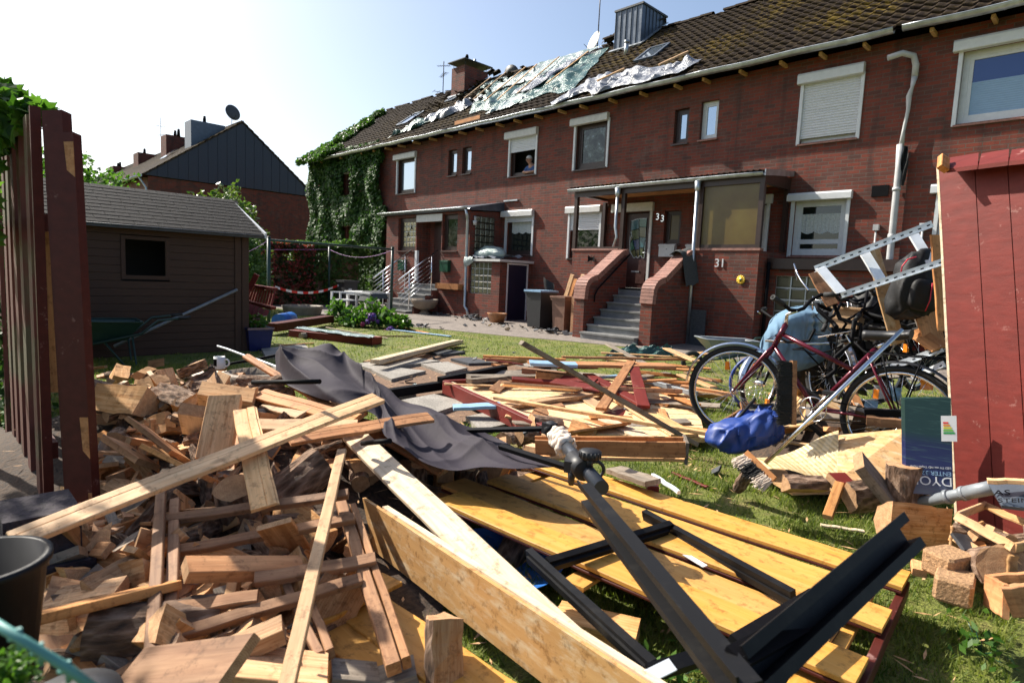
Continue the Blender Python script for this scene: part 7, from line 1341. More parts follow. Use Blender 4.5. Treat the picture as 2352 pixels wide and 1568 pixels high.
# trough and beams by the rag
tr = empty("wooden_trough", GP(1400, 1050, .12), "long narrow wooden box beam open on top in front of the fallen panel", "trough")
for k, (dy, z, h_) in enumerate(((0, .16, .12), (.14, .16, .12))): board("side_board", DP(1230, 1027 - 8 * k * 1.2, 4.0 + dy), DP(1575, 1033 - 8 * k * 1.6, 3.72 + dy), .02, .1, 'pinered', None, parent=tr)
board("bottom_board", DP(1235, 1046, 4.05), DP(1575, 1050, 3.8), .14, .02, 'pine', None, parent=tr); board("end_board", DP(1578, 1043, 3.72), DP(1570, 1022, 3.9), .02, .14, 'grey_wood', None, parent=tr, up=(0, 0, 1))
board("beam", DP(1215, 1030, 4.15), DP(1300, 1042, 3.95), .08, .06, 'pine', "short beam beside the wooden trough", "beam"); board("grey_board", DP(1410, 1078, 3.45), DP(1500, 1108, 3.2), .12, .03, 'grey_wood', "grey board leaning under the trough", "board"); board("metal_tube", DP(1500, 1090, 3.4), DP(1560, 1130, 3.15), .02, .02, 'steel', "short metal tube in the grass by the yellow panel", "tube")

# ================================================================ RED WALL PANEL ON THE RIGHT
rp = empty("red_shed_wall", DP(2260, 1200, 3.0), "toppled red tongue and groove shed wall leaning at the right edge", "wall panel"); rp.location.z = 0
def RPt(x, y): 
    t = (x - 2155) / 197; return DP(x, y, 1 / (.3226 + .0400 * t + .010 * (y - 800) / 400))
tl = [(2156, 385), (2238, 372), (2313, 361), (2390, 350), (2465, 340), (2540, 330)]; bl = [(2200, 1215), (2287, 1225), (2368, 1235), (2450, 1245), (2532, 1255), (2614, 1265)]
for k in range(5):
    a, c, e, g_ = [RPt(*p) for p in (tl[k], tl[k + 1], bl[k + 1], bl[k])]; nn = (c - a).cross(g_ - a).normalized(); nn = nn if nn.dot(FW) > 0 else -nn; i_ = .0035; hx = (c - a).normalized(); hb = (e - g_).normalized()
    b = MB(); b.prism([a + hx * .002, a + hx * .008 - nn * .004, c - hx * .008 - nn * .004, c - hx * .002, e - hb * .002, e - hb * .008 - nn * .004, g_ + hb * .008 - nn * .004, g_ + hb * .002][:0] or [a + hx * .002, c - hx * .002, e - hb * .002, g_ + hb * .002], nn * .012); b.build("board", M['red'], rp)
b = MB(); a, c, e, g_ = [RPt(*p) for p in (tl[0], tl[5], bl[5], bl[0])]; b.prism([a + nn * .006, c + nn * .006, e + nn * .006, g_ + nn * .006], nn * .03); b.build("backing", M['darkred'], rp)
b = MB(); b.prism([a - (c - a).normalized() * .012, a, g_, g_ - (c - a).normalized() * .012], nn * .03); b.build("bare_edge", M['white_wood'], rp)
b = MB(); q0, q1 = g_ + nn * .02, e + nn * .02; b.prism([q0, q1, q1 + nn * .05, q0 + nn * .05], (0, 0, -min(q0.z, q1.z) + .0)); b.build("base_beam", M['darkred'], rp)
cap_px = [(2165, 362, 2178, 388), (2245, 350, 2255, 375), (2310, 340, 2318, 366), (2400, 328, 2405, 352), (2470, 318, 2475, 342)]
for k in range(4):
    x0, x1 = (2175, 2248, 2318, 2400)[k], (2246, 2316, 2398, 2470)[k]; y0_, y1_ = 366 - 9 * k, 357 - 9 * k; g1 = lambda x, y, q: CAM + (RPt(x, y) - CAM) * q; P = [g1(x0, y0_ + 22, .97), g1(x1, y1_ + 22, .97), g1(x1 + 2, y1_ - 6, 1.0), g1(x0 + 6, y0_ - 4, 1.0)]; b = MB(); b.prism(P, (0, 0, -.02)); b.build("cap_board", M['red'], rp)
board("bare_end", DP(2166, 388, 3.05), DP(2168, 362, 3.1), .05, .03, 'pinered', None, up=tuple(-GF), parent=rp)
# ================================================================ BICYCLES
FWp, RWp = DP(1688, 898, 4.62), DP(2064, 963, 3.9)
def bike(F, R_, wheel_r, mats, pts, label, turn=0.0, rack=True, nm="bicycle", hb=None):
    """pts: photograph coordinates of the joints, laid into the bicycle's upright plane"""
    F, R_ = Vector(F), Vector(R_); ax = (F - R_); fw_ = Vector((ax.x, ax.y, 0)).normalized(); side = fw_.cross(Vector((0, 0, 1))); root = empty(nm, (R_.x, R_.y, 0), label, "bicycle", "bicycles in the junk heap")
    def J(px, py, off=0.0): q = ray(px, py); t = (R_ - CAM).dot(side) / q.dot(side); return CAM + q * t + side * off
    K = {k: J(*v) for k, v in pts.items()}
    for (c, nm_, sdv) in ((F, "front_wheel", (side + fw_ * turn).normalized()), (R_, "rear_wheel", side)):
        b = MB(); b.torus(c, sdv, wheel_r - .018, .019, 56, 10); w = b.build("wheel", M['rubber'], root); b = MB(); b.torus(c, sdv, wheel_r - .045, .011, 56, 6); b.build("rim", M['chrome'], w); b = MB(); b.tube([c - sdv * .045, c - sdv * .02, c + sdv * .02, c + sdv * .045], [.02, .026, .026, .02], 12); b.tube([c - sdv * .07, c + sdv * .07], .006, 6); b.build("hub", M['chrome'], w)
        b = MB(); e1 = sdv.cross(Vector((0, 0, 1))).normalized(); e2 = sdv.cross(e1)
        for k in range(28):
            a = 2 * math.pi * k / 28; s_ = 1 if k % 2 else -1; a2 = a + (.55 if (k // 2) % 2 else -.55); b.tube([c + sdv * .03 * s_ + (e1 * math.cos(a2) + e2 * math.sin(a2)) * .022, c + (e1 * math.cos(a) + e2 * math.sin(a)) * (wheel_r - .05)], .0014, 4)
        b.build("spokes", M['chrome'], w)
    b = MB(); rt = .017
    b.tube([K['head_top'], K['head_bot']], .02, 10); b.tube([K['head_bot'], K['bb']], rt, 10); b.tube([K['head_top'].lerp(K['head_bot'], .4), K['seat'].lerp(K['bb'], K_m)], rt * .9, 10); b.tube([K['bb'], K['seat']], rt, 10); b.tube([K['bb'] + side * .0, K['bb'] + side * .04 * 0], .024, 8)
    for s_ in (-1, 1): b.tube([K['bb'] + side * .03 * s_, R_ + side * .055 * s_], .010, 8); b.tube([K['seat'].lerp(K['bb'], .12) + side * .015 * s_, R_ + side * .055 * s_], .008, 8)
    b.tube([K['bb'] - side * .035, K['bb'] + side * .035], .024, 12); b.build("frame", M[mats], root)
    b = MB(); crown = K['head_bot'].lerp(F, .12)
    for s_ in (-1, 1): b.tube([K['head_bot'], crown + side * .045 * s_, crown.lerp(F, .55) + side * .05 * s_, F + side * .05 * s_], [.014, .014, .012, .008], 8)
    b.build("fork", M[mats], root)
    b = MB(); b.tube([K['seat'], K['saddle'] + Vector((0, 0, -.05))], .013, 10); b.build("seat_post", M['chrome'], root)
    b = MB(); s0 = K['saddle']
    def sf(u, v): a = 2 * math.pi * u; L_ = (v - .5) * .27; wd = .035 + .05 * smooth(.45, .95, 1 - v); return s0 + fw_ * L_ + side * wd * math.cos(a) + Vector((0, 0, .028 * math.sin(a) * (1 if math.sin(a) > 0 else 1.3) + .03 * (1 - v) ** 2 - .012))
    b.grid(16, 12, sf); b.f.append([b_ for b_ in range(17)]); b.m.append(0); b.sm.append(False); o = len(b.v) - 17; b.f.append([o + k for k in range(17)]); b.m.append(0); b.sm.append(False); b.build("saddle", M['blackplastic'], root)
    if hb: st_ = K['stem']; b = MB(); b.tube([K['head_top'], J(1808, 722), J(*hb[3][:2])], .013, 10); b.build('stem', M['chrome'], root); b = MB(); b.tube([DP(*q) for q in hb], .0135, 10); h = b.build('handlebar', M['black'], root); b = MB(); b.tube([DP(*hb[0]), DP(*hb[0]).lerp(DP(*hb[1]), .9)], .019, 12); b.tube([DP(*hb[-1]), DP(*hb[-1]).lerp(DP(*hb[-2]), .8)], .019, 12); b.build('grip', M['rubber'], h)
    b = MB(); st_ = K['stem']; b.tube([K['head_top'], st_], .013, 10); sd2 = (side + fw_ * turn * .8).normalized(); back = -fw_ + side * turn * .8
    if not hb:
        b.tube([st_ - sd2 * .28 + back * .16 + Vector((0, 0, .06)), st_ - sd2 * .2 + back * .03 + Vector((0, 0, .05)), st_ - sd2 * .08, st_ + sd2 * .08, st_ + sd2 * .2 + back * .03 + Vector((0, 0, .05)), st_ + sd2 * .28 + back * .16 + Vector((0, 0, .06))], .0125, 10); h = b.build("handlebar", M['black'], root)
        for s_ in (-1, 1): b = MB(); b.tube([st_ + sd2 * s_ * .25 + back * .1 + Vector((0, 0, .057)), st_ + sd2 * s_ * .30 + back * .21 + Vector((0, 0, .062))], .018, 10); b.build("grip", M['rubber'], h); b = MB(); b.tube([st_ + sd2 * s_ * .22 + Vector((0, 0, .04)), st_ + sd2 * s_ * .27 - back * -.1 + Vector((0, 0, .02))], .006, 6); b.build("brake_lever", M['chrome'], h)
    b = MB(); c = K['bb'] + side * (.045 if side.dot(FW) < 0 else -.045); so = (c - K['bb']).normalized(); b.torus(c, side, .085, .005, 32, 6); 
    for k in range(5): a = k * 1.2566; b.tube([c, c + (fw_ * math.cos(a) + Vector((0, 0, 1)) * math.sin(a)) * .083], .006, 5)
    cr = (fw_ * -.6 + Vector((0, 0, .8))).normalized(); b.tube([c + so * .01, c + so * .015 + cr * .17], .009, 8); b.tube([c - so * .1, c - so * .1 - cr * .17], .009, 8); b.build("crankset", M['chrome'], root)
    for s_ in (1, -1): b = MB(); pc_ = c + so * (.03 if s_ > 0 else -.13) + cr * .17 * s_; b.bar(pc_ - side * .03, pc_ + side * .04, .08, .022); b.build("pedal", M['blackplastic'], root)
    b = MB(); b.tube([c + Vector((0, 0, .085)), R_ + so * .04 + Vector((0, 0, .035))], .004, 5); b.tube([c - Vector((0, 0, .085)), R_ + so * .04 - Vector((0, 0, .035))], .004, 5); b.build("chain", M['black'], root)
    for (c_, a0, a1, sdv, nm_) in ((F, 5, 158, (side + fw_ * turn).normalized(), "mudguard"), (R_, 10, 175, side, "mudguard")):
        b = MB(); e1 = fw_ if c_ is F else fw_; e1 = (e1 - sdv * sdv.dot(e1)).normalized(); e2 = Vector((0, 0, 1)); e2 = (e2 - sdv * sdv.dot(e2)).normalized()
        b.grid(40, 6, lambda u, v: c_ + (e1 * math.cos(rad(a0 + (a1 - a0) * u)) + e2 * math.sin(rad(a0 + (a1 - a0) * u))) * (wheel_r + .032 - .014 * abs(v - .5) * 2) + sdv * .06 * (v - .5)); b.build(nm_, M['chrome' if c_ is F else 'blackplastic'], root)
    if rack:
        b = MB(); t0 = R_ + Vector((0, 0, wheel_r + .07))
        for s_ in (-1, 1): b.tube([t0 + fw_ * .2 + side * .06 * s_, t0 - fw_ * .25 + side * .06 * s_], .005, 6); b.tube([t0 - fw_ * .1 + side * .06 * s_, R_ + side * .06 * s_], .005, 6); b.tube([t0 + fw_ * .12 + side * .06 * s_, R_ + side * .06 * s_], .005, 6)
        for k in range(5): b.tube([t0 + fw_ * (.2 - .11 * k) - side * .06, t0 + fw_ * (.2 - .11 * k) + side * .06], .004, 5)
        b.build("luggage_rack", M['black'], root)
    for k, (wc, a) in enumerate(((F, 4.2), (F, 1.2), (R_, .8))): b = MB(); pc_ = wc + (fw_ * math.cos(a) + Vector((0, 0, 1)) * math.sin(a)) * .2; b.bar(pc_ - side * .012, pc_ + side * .012, .03, .06, (0, 0, 1)); b.build("reflector", M['orange'], root)
    return root
K_m = .35
bk1 = bike(FWp, RWp, .345, 'wine', {'head_top': (1805, 745), 'head_bot': (1778, 795), 'bb': (1872, 938), 'seat': (2012, 800), 'saddle': (2037, 768), 'stem': (1822, 700)}, "wine red ladies bicycle with chrome front mudguard at the front of the junk heap", turn=.25, hb=[(1775, 682, 4.15), (1800, 700, 4.2), (1815, 712, 4.27), (1832, 713, 4.3), (1846, 708, 4.32), (1862, 690, 4.35), (1885, 677, 4.38), (1925, 676, 4.3)])
K_m = .1
bike(DP(1905, 860, 5.1), DP(2120, 850, 4.4), .32, 'black', {'head_top': (1975, 700), 'head_bot': (1965, 735), 'bb': (2000, 850), 'seat': (2085, 730), 'saddle': (2100, 700), 'stem': (1950, 690)}, "black bicycle lying behind the wine red one", turn=-.3, rack=False)
bike(DP(1745, 880, 5.3), DP(1960, 830, 5.6), .27, 'black', {'head_top': (1790, 760), 'head_bot': (1785, 790), 'bb': (1860, 850), 'seat': (1900, 740), 'saddle': (1905, 720), 'stem': (1790, 730)}, "small bicycle with blue rim behind the front wheel of the red one", turn=.3, rack=False)
b = MB(); b.torus(DP(1745, 880, 5.25), (GF + GR * .2).normalized(), .24, .014, 40, 8); lab(b.build("blue_hoop", M['bluebag']), "shiny blue rim ring behind the front spokes of the red bicycle", "rim")
def pillow(c, ex, ey, ez, rx, ry, rz, e, seed, wr, nx=40, ny=26):
    """soft box: superellipsoid with wrinkles"""
    pw = lambda v, k: math.copysign(abs(v) ** k, v); b = MB()
    def fn(u, v):
        a, t = 2 * math.pi * u, math.pi * (v - .5); d = ex * (rx * pw(math.cos(a), e) * pw(math.cos(t), e)) + ey * (ry * pw(math.sin(a), e) * pw(math.cos(t), e)) + ez * (rz * pw(math.sin(t), e))
        n1_ = noise.noise(d * 5 + Vector((seed, 0, 0))); n2_ = abs(noise.noise(Vector((d.x * 16, d.y * 16, d.z * 6)) + Vector((0, seed, 0)))); return c + d * (1 + wr * (n1_ - 1.2 * n2_))
    return b.grid(nx, ny, fn)
# ================================================================ JUNK AROUND THE BICYCLES
c = DP(1834, 778, 5.2); b = MB()
def cuf(u, v):
    a, r = 2 * math.pi * u, v ** .8; rx, ry = .32 + .03 * math.cos(3 * a + 1), .285 + .025 * math.sin(2 * a); x, z = rx * r * math.cos(a), ry * r * math.sin(a); dpt = .13 * (1 - v ** 5) + .035 * noise.noise(Vector((x * 7, z * 7, 1))) - .03 * abs(noise.noise(Vector((x * 22, z * 5, 4)))) - .035 * math.exp(-((x - .08) / .012) ** 2) + .012 * math.sin(z * 90) * math.exp(-((x - .08) / .05) ** 2)
    return c + GR * x + Vector((0, 0, z)) - GF * dpt
b.grid(72, 36, cuf); b.grid(36, 6, lambda u, v: c + GR * (.32 + .03 * math.cos(6 * math.pi * u + 1)) * math.cos(2 * math.pi * u) * (1 - v * .3) + Vector((0, 0, (.285 + .025 * math.sin(4 * math.pi * u)) * math.sin(2 * math.pi * u) * (1 - v * .3))) + GF * .08 * v); cu = b.build("round_cushion", M['lightblue']); lab(cu, "large light blue fabric covered disc cushion behind the handlebar", "cushion")
bgr = rag("blue_bag", [DP(1645, 1010, 4.35), DP(1795, 1000, 4.2), DP(1775, 930, 4.45), DP(1700, 945, 4.5)], 30, 20, .05, 'bluebag', "shiny blue carrier bag under the front wheel of the red bicycle", "bag", 3, 2)
tl_ = (GR + Vector((0, 0, .42))).normalized(); b = pillow(DP(1722, 992, 4.28), tl_, GF.cross(tl_) * -1, GF, .265, .135, .13, .7, 11, .34, 60, 36); b2 = b.build("bag_front", M['bluebag'], bgr); b = MB(); b.tube([DP(1638, 1005, 4.3), DP(1700, 955, 4.35), DP(1735, 915, 4.4)], .012, 6); b.build("black_strap", M['blackfab'], bgr)
# galvanised shelf frame
sf_ = empty("shelf_frame", DP(2010, 640, 4.3), "galvanised perforated steel shelf frame lying slanted on top of the junk heap", "shelf frame"); holes = MB()
def angle(p, q, parent=sf_):
    p, q = Vector(p), Vector(q); b = MB(); b.bar(p, q, .004, .045, (0, 0, 1)); b.bar(p + Vector((0, 0, -.021)), q + Vector((0, 0, -.021)), .035, .003, (0, 0, 1)); u = b.build("angle_upright", M['steel'], parent); h = MB(); d = (q - p); n = int(d.length / .05); off = (GF * -.004)
    for k in range(n): c_ = p + d * ((k + .5) / n); h.bar(c_ + off - d.normalized() * .009, c_ + off + d.normalized() * .009, .002, .008, (0, 0, 1))
    h.build("slots", M['black'], u); return u
angle(DP(1872, 618, 4.25), DP(2142, 514, 4.0)); angle(DP(1932, 678, 4.15), DP(2170, 600, 3.85)); angle(DP(2095, 870, 4.3), DP(2170, 835, 4.1)); angle(DP(2000, 860, 4.4), DP(2165, 800, 4.1))
for (x0, y0_, x1, y1_) in ((1884, 618, 1930, 674), (1985, 582, 2025, 650), (2098, 540, 2140, 612)): b = MB(); b.bar(DP(x0, y0_, 4.2), DP(x1, y1_, 4.08), .035, .075, tuple(GR)) if False else b.prism([DP(x0 - 9, y0_, 4.2), DP(x0 + 12, y0_ - 6, 4.19), DP(x1 + 14, y1_ - 6, 4.07), DP(x1 - 8, y1_, 4.08)], GF * .02); b.build("cross_plate", M['steel'], sf_)
for k, (x0, y0_, d0, x1, y1_, d1, w_, mt, l_) in enumerate(((1870, 625, 4.6, 1912, 700, 4.5, .09, 'pinered', "curved plywood strip left inside the shelf frame"), (2005, 575, 4.45, 2062, 790, 4.4, .1, 'plywood', "long plywood strip rising through the shelf frame"), (2025, 640, 4.5, 2052, 770, 4.45, .06, 'pinered', "narrow plywood strip in the middle of the shelf frame"), (2120, 700, 4.3, 2150, 800, 4.2, .15, 'pinered', "orange shelf board near the red wall"), (2080, 620, 4.5, 2130, 760, 4.35, .12, 'grey_wood', "grey board in the shelf frame"), (2150, 540, 4.0, 2168, 760, 3.9, .08, 'pinered', "orange board edge next to the red shed wall"), (2100, 760, 4.3, 2160, 800, 4.1, .12, 'pinered', "plywood piece above the rear wheel"))): board("plywood_strip", DP(x0, y0_, d0), DP(x1, y1_, d1), w_, .015, mt, l_, "board", up=tuple(-GF))
c = DP(2108, 655, 4.2); lean_ = (Vector((0, 0, 1)) + GR * .2).normalized(); rk = pillow(c, (GR - lean_ * .2).normalized(), lean_, GF, .165, .25, .11, .6, 3, .22).build("backpack", M['blackfab']); lab(rk, "black rucksack with red piping hanging in the shelf frame", "rucksack")
pk = pillow(c - GF * .10 - lean_ * .07, (GR - lean_ * .2).normalized(), lean_, GF, .12, .11, .05, .6, 5, .15, 24, 16).build("front_pocket", M['blackfab'], rk)
b = MB(); b.tube([DP(2068, 640, 4.07), DP(2072, 612, 4.07), DP(2085, 596, 4.08), DP(2105, 590, 4.09)], .005, 6); b.tube([DP(2125, 715, 4.06), DP(2136, 690, 4.05), DP(2142, 650, 4.05)], .004, 6); b.build("red_piping", plain("red piping", (.5, .01, .03), .5), rk)
text("lettering", "PUMA" if False else "sport", c - GF * .128 + GR * .08 - Vector((0, 0, .1)), .05, 'white', rk, rot=(rad(90), rad(-60), math.atan2(GR.y, GR.x)), ext=.001) if False else None
for k in range(38):                                                            # loose cables, tubes and bent bars
    P0 = DP(rr2.uniform(1850, 2130), rr2.uniform(660, 800), rr2.uniform(4.3, 5.2)); pts = [P0]
    for j in range(4): pts.append(pts[-1] + Vector((rr2.gauss(0, .09), rr2.gauss(0, .09), rr2.gauss(-.02, .07))))
    b = MB(); b.tube(pts, rr2.choice((.006, .010, .016)), 7); lab(b.build("bent_tube", M[rr2.choice(('black', 'black', 'chrome', 'rubber'))]), "bent dark tube", "tube", "tangled tubes and cables"); where(LAST[0], "bent dark tube or cable", "junk")
for k, (x, y, d, s_, mt, l_, c_) in enumerate(((1945, 730, 4.9, (.2, .15, .16), 'cardboard', "brown cardboard box behind the black bicycle", "box"), (1985, 770, 5.0, (.25, .2, .2), 'blackplastic', "black crate in the middle of the junk heap", "crate"), (2080, 800, 4.9, (.25, .2, .15), 'blackplastic', "dark crate behind the saddle", "crate"), (2125, 790, 4.5, (.14, .1, .1), 'red', "red box near the shed wall", "box"), (1900, 800, 5.4, (.4, .3, .3), 'blackplastic', "large black tub under the cushion", "tub"), (2060, 700, 4.9, (.12, .08, .1), 'blueplastic', "small blue canister in the junk", "canister"))):
    c = DP(x, y, d); b = MB(); sx, sy, sz = [v / 2 for v in s_]; b.prism([c + Vector(p) for p in ((-sx, -sy, -sz), (sx, -sy, -sz), (sx, sy, -sz), (-sx, sy, -sz))], (.02, .01, 2 * sz)); b.bar(c + Vector((-sx, 0, sz)), c + Vector((sx + .02, 0, sz)), 2 * sy + .02, .015); lab(b.build(l_.split()[1] + "_" + c_ if False else c_, M[mt]), l_, c_)
b = MB(); b.grid(30, 20, lambda u, v: RF(1.9 + 1.5 * u, 3.9 + 1.5 * v, max(0, .42 * math.sin(math.pi * u) * math.sin(math.pi * v) + .06 * noise.noise(Vector((u * 8, v * 8, 0)))))); setting(b.build("junk_mound_terrain", M['dirt']))
rr3 = random.Random(8)
for k in range(60):
    P0 = RF(1.9 + 1.5 * rr3.random(), 3.9 + 1.5 * rr3.random(), .15 + .35 * rr3.random()); a = rr3.uniform(0, 3); L_ = rr3.uniform(.2, .7); dv = Vector((math.cos(a), math.sin(a), rr3.gauss(0, .35))).normalized()
    board("junk_board", P0 - dv * L_ / 2, P0 + dv * L_ / 2, rr3.choice((.05, .09, .12)), rr3.choice((.015, .03)), rr3.choice(('pinered', 'batten', 'grey_wood', 'black', 'plywood', 'blackplastic')), "broken board", "board", "boards in the junk heap", roll=rr3.uniform(-60, 60), broken=.01); where(LB[0], ("long " if L_ > .5 else "short " if L_ < .33 else "") + {"pine": "pale", "pinered": "orange", "batten": "brown", "red": "red", "grey_wood": "grey", "black": "black", "plywood": "plywood", "blackplastic": "dark"}[LB[0].data.materials[0].get("k", "pine")] + " broken board", "junk")
for k, (x, y, d, sx, sy, sz, l_) in enumerate(((1960, 780, 5.3, .4, .25, .3, "large black plastic sack behind the black bicycle"), (2090, 790, 5.0, .3, .2, .28, "black sack beside the red shed wall"), (2020, 700, 5.0, .22, .15, .16, "dark bundle under the shelf frame"), (1900, 850, 5.5, .35, .2, .22, "dark sack low behind the hand broom"), (2140, 730, 4.7, .16, .12, .2, "dark bag between rucksack and red wall"))): lab(pillow(DP(x, y, d), GR, Vector((0, 0, 1)), GF, sx, sz, sy, .75, k * 7, .3).build("black_sack", M['blackfab']), l_, "sack")
for k, (x0, y0_, x1, y1_, d) in enumerate(((1930, 690, 2010, 676, 4.6), (1965, 735, 2040, 690, 4.55), (2000, 665, 2060, 672, 4.5), (1890, 760, 1940, 700, 4.7))):
    P0, P1 = DP(x0, y0_, d), DP(x1, y1_, d + .15); up_ = Vector((0, 0, .05)); b = MB(); b.tube([P0, P0.lerp(P1, .2) + up_, P0.lerp(P1, .5) + up_ * .4, P0.lerp(P1, .8) + up_, P1], .012, 8); o = b.build("handlebar", M['black']); lab(o, ("loose black handlebar left under the shelf frame", "loose black handlebar in the middle of the tangle", "upper loose handlebar beneath the perforated rail", "loose handlebar beside the blue cushion")[k], "handlebar"); b = MB(); b.tube([P0, P0.lerp(P1, .12) + up_ * .5], .018, 8); b.tube([P1, P1.lerp(P0, .12) + up_ * .5], .018, 8); b.build("grip", M['rubber'], o)
for k, (x, y, d, r) in enumerate(((1990, 850, 4.9, .27), (2110, 820, 4.75, .25))): b = MB(); b.torus(DP(x, y, d), (GF + GR * (.3 - .9 * k)).normalized(), r, .02, 44, 8); o = b.build("bicycle_wheelset", M['rubber']); lab(o, ("loose black wheel behind the crank of the red bicycle", "loose wheel behind the saddle next to the red wall")[k], "wheel"); b = MB(); b.torus(DP(x, y, d), (GF + GR * (.3 - .9 * k)).normalized(), r - .025, .009, 44, 6); b.build("rim", M['steel'], o)
# brooms
br = empty("push_broom", DP(1738, 1070, 3.9), "push broom with chrome pole and black and tan bristles leaning on the red bicycle", "broom")
b = MB(); b.tube([DP(1758, 1063, 3.5), DP(2072, 757, 3.5)], .0125, 12); b.build("pole", M['chrome'], br); b = MB(); b.bar(DP(1712, 1040, 3.56), DP(1778, 1102, 3.42), .022, .045, (GR * .6 + Vector((0, 0, .8))).normalized()); b.build("head", M['pinered'], br)
def bristles(p, q, dirv, L_, n, mat1, mat2, parent, seed):
    r = random.Random(seed); bs = [MB(), MB()]
    for k in range(n):
        t = r.random(); a = p.lerp(q, t) + Vector((r.gauss(0, .006), r.gauss(0, .006), r.gauss(0, .006))); bs[0 if .25 < t < .72 else 1].bar(a, a + (dirv + Vector((r.gauss(0, .12), r.gauss(0, .12), r.gauss(0, .12)))) * L_ * r.uniform(.85, 1.05), .003, .003)
    for b_, m_ in zip(bs, (mat1, mat2)): b_.build("bristles", M[m_], parent)
bristles(DP(1708, 1046, 3.54), DP(1770, 1106, 3.40), (-GR * .75 - Vector((0, 0, .5))), .075, 700, 'rubber', 'rag', br, 1)
hb_ = empty("hand_broom", DP(1810, 900, 4.1), "black bristled broom head hanging upright in front of the red bicycle", "broom"); b = MB(); b.bar(DP(1822, 828, 4.05), DP(1820, 975, 4.02), .05, .03, tuple(GR)); b.build("head", M['batten'], hb_)
bristles(DP(1818, 832, 4.04), DP(1816, 972, 4.0), -GR, .085, 900, 'rubber', 'rubber', hb_, 2)
# bamboo mat, plywood under it
def bamboo():
    n = NT("herringbone bamboo weave"); v = n.coord((1, 1, 1)); w1 = n.node("TexWave", wave_type='BANDS', bands_direction='DIAGONAL'); n.link(v, w1.inputs[0]); w1.inputs['Scale'].default_value = 14; ch_ = n.node("TexChecker"); n.link(v, ch_.inputs[0]); ch_.inputs['Scale'].default_value = 26
    f = n.noise(v, 6, 5); col = n.ramp(f, [(.3, (.5, .34, .14)), (.7, (.72, .55, .28))]); col = n.mix(col, (.3, .2, .09), n.math('MULTIPLY', n.ramp(w1.outputs[1], [(.35, (1, 1, 1)), (.5, (0, 0, 0))]), .6)); col = n.mix(col, (.8, .7, .5), n.math('MULTIPLY', ch_.outputs[1], .25)); n.bump(w1.outputs[1], .4, .004); return n.fin(col, .5)
M['bamboo'] = bamboo()
b = MB(); b.grid(20, 12, lambda u, v: DP(1735 + 190 * u, 1082 + 16 * u - (30 + 70 * u) * v, 3.75 - .08 * u + .3 * v) + Vector((0, 0, .03 * math.sin(u * 5 + v * 3)))); lab(b.build("bamboo_mat", M['bamboo']), "woven herringbone bamboo mat bent on the grass under the bicycle", "mat")
b = MB(); b.prism([DP(1925, 1000, 4.0), DP(2085, 985, 3.8), DP(2085, 1112, 3.5), DP(1925, 1100, 3.6)], GF * .012); lab(b.build("plywood_panel_sheet", M["plywood"]), "tilted plywood sheet seen through the rear spokes", "board")
board("plywood_sheet", GP(1770, 1105, .05), GP(2080, 1100, .06), .5, .012, 'pine', "pale plywood sheet lying under the mat and the rear wheel", "board")
board("plywood_sheet", GP(1790, 1100, .02), GP(1930, 1118, .02), .06, .03, 'pinered', "orange board edge in front of the bamboo mat", "board")
# television box, standing upside down
tv = empty("television_box", DP(2135, 1130, 3.15), "dark blue television carton standing upside down at the red shed wall", "carton"); c0, c1, c3 = DP(2082, 1132, 2.93), DP(2190, 1138, 2.83), DP(2078, 915, 2.98); c2 = c1 + (c3 - c0)
def tvm():
    n = NT("printed carton"); tc = n.node("TexCoord"); s_ = n.node("SeparateXYZ"); n.link(tc.outputs['Generated'], s_.inputs[0]); f = n.noise(n.coord((3, 3, 40)), 4, 5); col = n.ramp(s_.outputs[2], [(.05, (.10, .10, .14)), (.2, (.012, .018, .085)), (.5, (.007, .012, .06)), (.62, (.006, .028, .03)), (1, (.006, .028, .024))]); col = n.mix(col, (.08, .16, .14), n.math('MULTIPLY', n.ramp(f, [(.55, (0, 0, 0)), (.7, (1, 1, 1))]), .35)); return n.fin(col, .32, 0, .5)
M['tv'] = tvm(); ex = GF * .03; b = MB(); b.prism([c0, c1, c2, c3], ex); b.build("carton", M['tv'], tv)
dx_ = (c1 - c0).normalized(); dz_ = (c3 - c0).normalized(); nf = dx_.cross(dz_).normalized(); nf = nf if nf.dot(FW) < 0 else -nf
def inv_text(name, body, u, v, size, mat): 
    o = text(name, body, (0, 0, 0), size, mat, tv, ext=.0006); X, Y = -dx_, -(nf.cross(-dx_)); Yv = -dz_; Mx = Matrix((X, Yv, X.cross(Yv))).transposed().to_4x4(); Mx.translation = c0.lerp(c1, u).lerp(c3.lerp(c2, u), v) + nf * .003; o.parent = None; o.matrix_world = Mx; o.parent = tv; o.matrix_parent_inverse = Matrix.Translation(-Vector(tv.location)); return o
inv_text("lettering", "DYON", .99, .18, .060, 'white'); inv_text("lettering", "ENTER 32 Pro", .97, .235, .027, 'lacblue'); inv_text("lettering", "LED TV mit HD Triple-Tuner", .97, .285, .0135, 'white')
b = MB(); e0 = c0.lerp(c1, .78).lerp(c3.lerp(c2, .78), .55); b.prism([e0, e0 + dx_ * .06, e0 + dx_ * .06 + dz_ * .12, e0 + dz_ * .12], nf * .002); st_ = b.build("energy_label", M['white'], tv)
for k, col in enumerate(((.02, .3, .05), (.15, .45, .05), (.6, .55, .02), (.7, .25, .02), (.6, .03, .02))): b = MB(); e1 = e0 + dx_ * .008 + dz_ * (.035 + .012 * k) + nf * .0025; b.prism([e1, e1 + dx_ * (.044 - .006 * k), e1 + dx_ * (.044 - .006 * k) + dz_ * .008, e1 + dz_ * .008], nf * .0005); b.build("energy_bar", plain("energy bar", col, .5), st_)
